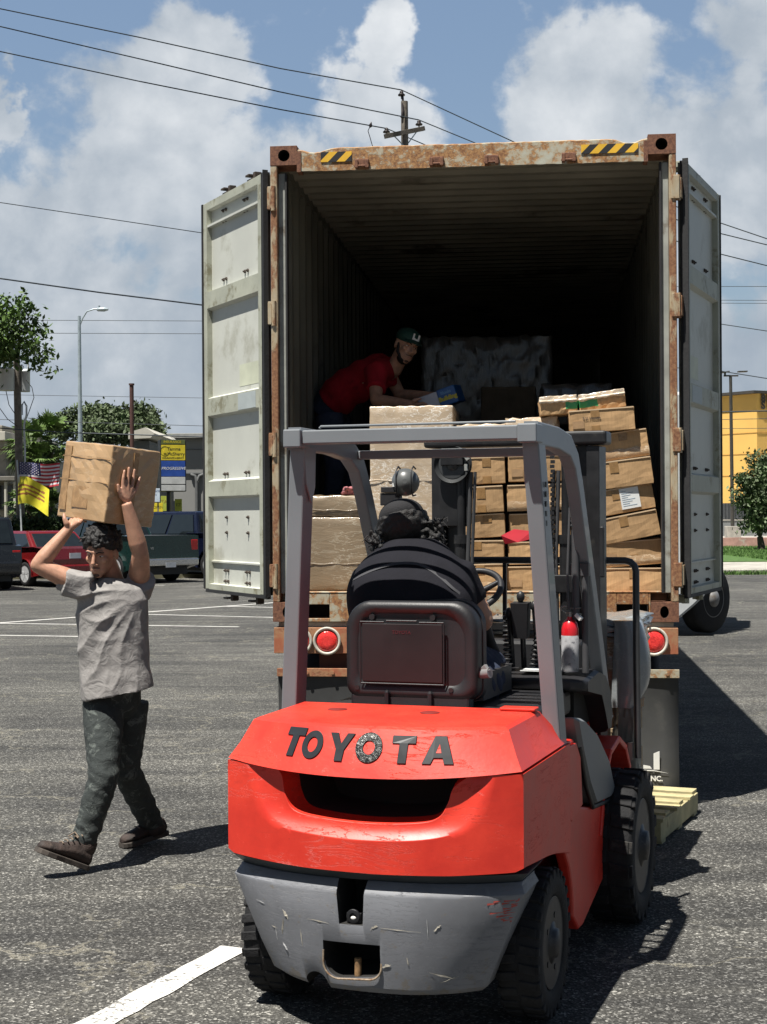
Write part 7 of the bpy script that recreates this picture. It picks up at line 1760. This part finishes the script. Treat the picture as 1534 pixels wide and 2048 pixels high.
def car(name, label, cat, pos, rz, L, Wd, low, cab, paint, wh, r, group='cars parked across the lot', lid=None, plate=True, cabw=.80, pickup=None, steel=False, bump=None):
    e = empty(name, pos, rz, label, cat, group); hw = Wd/2
    # lower body: side outline with wheel arches, sections narrowing towards the sill
    def outline():
        pts = []
        for p in low:
            if p[0] == 'w': pts += [(p[1]+(r+.07)*math.cos(R_(a)), r+(r+.07)*math.sin(R_(a))) for a in (range(-10, 191, 20) if p[2] < 0 else range(190, -11, -20))]
            else: pts.append(p)
        return pts
    o = outline(); mb = MB(); rings = []
    for x, k in ((-hw*.94, .965), (-hw, .99), (-hw, 1.0), (hw, 1.0), (hw, .99), (hw*.94, .965)):
        zc = .55; rings.append([(x, (y-L/2)*k+L/2, z if z < zc else zc+(z-zc)*(1 if abs(x) > hw*.95 else 1.02)) for y, z in o])
    mb.loft(rings, 0, True, False); mb.build('body', paint, e, bevel=.03, seg=2, ang=50)
    MB().box(-hw*.8, hw*.8, .25, L-.3, .22, .5).build('underbody', M_blkp, e)
    # cabin
    (yb0, yb1, zb), (yt0, yt1, zt) = cab; k1, k2 = .93, cabw
    bot = [(-hw*k1, yb0), (hw*k1, yb0), (hw*k1, yb1), (-hw*k1, yb1)]; top = [(-hw*k2, yt0), (hw*k2, yt0), (hw*k2, yt1), (-hw*k2, yt1)]
    mb = MB(); mb.loft([[(x, y, zb-.03) for x, y in bot], [(x, y, zt-.03) for x, y in top], [(x*.93, yt0+.08 if y == yt0 else yt1-.12, zt) for x, y in top]], 0, True, False); cb = mb.build('cabin', paint, e, bevel=.035, seg=2)
    def P(c0, c1, f, g_, off): # point on a cabin side
        a = V((*bot[c0], zb)).lerp(V((*bot[c1], zb)), f); b = V((*top[c0], zt-.03)).lerp(V((*top[c1], zt-.03)), f); return a.lerp(b, g_)+off
    for c0, c1, spans in ((0, 1, [(.07, .93)]), (2, 3, [(.07, .93)]), (1, 2, [(.06, .47), (.51, .92)]), (3, 0, [(.08, .49), (.53, .94)])):
        n_ = {0: V((0, -1, .3)), 1: V((1, 0, .2)), 2: V((0, 1, .3)), 3: V((-1, 0, .2))}[c0].normalized()
        for f0, f1 in spans:
            mb = MB(); q = [P(c0, c1, f0, .10, n_*.022), P(c0, c1, f1, .10, n_*.022), P(c0, c1, f1, .90, n_*.022), P(c0, c1, f0, .90, n_*.022)]; q2 = [p-n_*.04 for p in q]
            mb.loft([q2, q], 0, True, False); mb.build('window', M_cgl, cb)
    for s_ in (-1, 1):
        for y in wh: car_wheel(e, s_*(hw-.12), y, r, s_, rim=None)
        mb = MB(); mb.box(*sorted((s_*(hw-.02), s_*(hw-.24))), -.012, .06, *((.80, .98) if not pickup else (.78, 1.15))); mb.build('tail_light', M_tl, e, bevel=.015)
        mb = MB(); mb.box(*sorted((s_*(hw*.95), s_*(hw+.16))), yb1-.45, yb1-.33, zb+.02, zb+.17); mb.build('door_mirror', paint if not pickup else M_blkp, e, bevel=.02)
    mb = MB(); mb.box(-hw*.95, hw*.95, -.10, .10, *(bump or (.36, .56))); mb.build('bumper', M_chr if pickup else paint, e, bevel=.04)
    if plate: MB().box(-.16, .16, -.035-(.07 if pickup else 0), -.015-(.07 if pickup else 0), *((.72, .86) if not pickup else (.42, .55))).build('number_plate', M_plate, e)
    return e
rz = R_(42)
sed = [(.0, .34), ('w', 1.02, 1), (1.6, .26), ('w', 3.72, 1), (4.6, .30), (4.66, .62), (4.45, .78), (3.55, .93), (1.3, .99), (.55, 1.02), (.03, .97), (-.02, .70)]
p = G(150, 1173); car('parked_car', 'dark red sedan seen from behind beside the black car', 'car', p, rz, 4.66, 1.78, sed, ((.62, 3.45, .97), (1.15, 2.75, 1.42)), carpaint('red_car_paint', (.15, .008, .009)), (1.02, 3.72), .32)
suv = [(.0, .40), ('w', .98, 1), (1.6, .32), ('w', 3.7, 1), (4.55, .36), (4.6, .70), (4.45, .98), (3.5, 1.10), (.2, 1.12), (.0, 1.08), (-.03, .70)]
p = G(-32, 1183); car('parked_car', 'black sport utility car cut off by the left edge', 'car', p, R_(30), 4.6, 1.85, suv, ((.12, 3.5, 1.08), (.40, 2.9, 1.78)), carpaint('black_car_paint', (.008, .010, .013)), (.98, 3.7), .36, cabw=.84, bump=(.42, .70))
pick = [(.0, .48), ('w', 1.15, 1), (1.9, .42), ('w', 4.45, 1), (5.25, .45), (5.3, .95), (5.15, 1.12), (3.95, 1.20), (2.0, 1.20), (2.0, 1.26), (.0, 1.26), (-.02, .62)]
p = G(338, 1166); pu = car('pickup_truck', 'dark green pickup truck with a chrome rear bumper behind the walking man', 'pickup truck', p, rz, 5.3, 1.92, pick, ((2.05, 4.05, 1.18), (2.35, 3.45, 1.80)), carpaint('green_car_paint', (.006, .024, .021)), (1.15, 4.45), .38, pickup=1, bump=(.46, .66))
MB().box(-.80, .80, .06, 1.95, 1.262, 1.268).build('bed_cover', M_blkp, pu); textmesh('badge', 'V8', .09, M_chr, pu, (-.55, -.032, .93), (R_(90), 0, 0), .004)
p = G(530, 1158); car('pickup_truck', 'navy blue double cab pickup parked beyond the green one', 'pickup truck', p, R_(50), 5.7, 1.98, [(a if a[0] == 'w' else (a[0]*1.07, a[1]*1.03)) if a[0] != 'w' else ('w', a[1]*1.07, a[2]) for a in pick], ((1.75, 4.5, 1.21), (1.95, 3.85, 1.92)), carpaint('blue_car_paint', (.004, .006, .020)), (1.23, 4.76), .40, pickup=1, bump=(.48, .68))
# road tractor beyond the right door
dT = 22.5; tr = empty('road_tractor', (wx(1384, dT), dT, 0), R_(-14), 'pale grey truck tractor mostly hidden behind the open right door', 'truck')
M_trk = mat('truck_paint', (.48, .50, .51), .4, var=.05, coat=.4)
mb = MB(); mb.prism([(.2, .95), (3.2, .95), (3.2, 2.2), (2.3, 2.4), (1.9, 3.5), (.2, 3.55)], lambda p, q, t: (t, p, q), -2.25, .12); mb.build('cab', M_trk, tr, bevel=.05)
MB().box(.1205, .128, .5, 1.6, 2.3, 3.1).box(-1.6, -.55, .185, .198, 2.5, 3.2).build('window', M_cgl, tr)
mb = MB(); mb.box(.13, .32, .3, .36, 1.4, 2.48).box(.20, .33, .28, .30, 1.60, 1.95); mb.build('mirror', M_blkp, tr, bevel=.02)
MB().box(.18, .34, .272, .279, 1.66, 1.76).build('mirror_glass', M_wht, tr)
truck_wheel(tr, (.17, .12, .52), 1, .50, .30, turn=R_(-30)); truck_wheel(tr, (-2.2, .12, .50), -1, .5, .30)
mb = MB(); mb.prism([(-.62, .98), (-.55, .35), (-.18, .25), (.05, .45), (.20, .60), (.02, .82), (-.1, .95)], lambda p, q, t: (p, -.42+t, q), 0, .35); mb.build('step_fairing', M_trk, tr, bevel=.03)
MB().box(-2.15, .05, -.10, 3.0, .62, .90).build('frame_rail', M_blkp, tr)
MB().cyl((-2.1, .12, .5), (.1, .12, .5), .09, n=14).build('axle', M_blkp, tr)
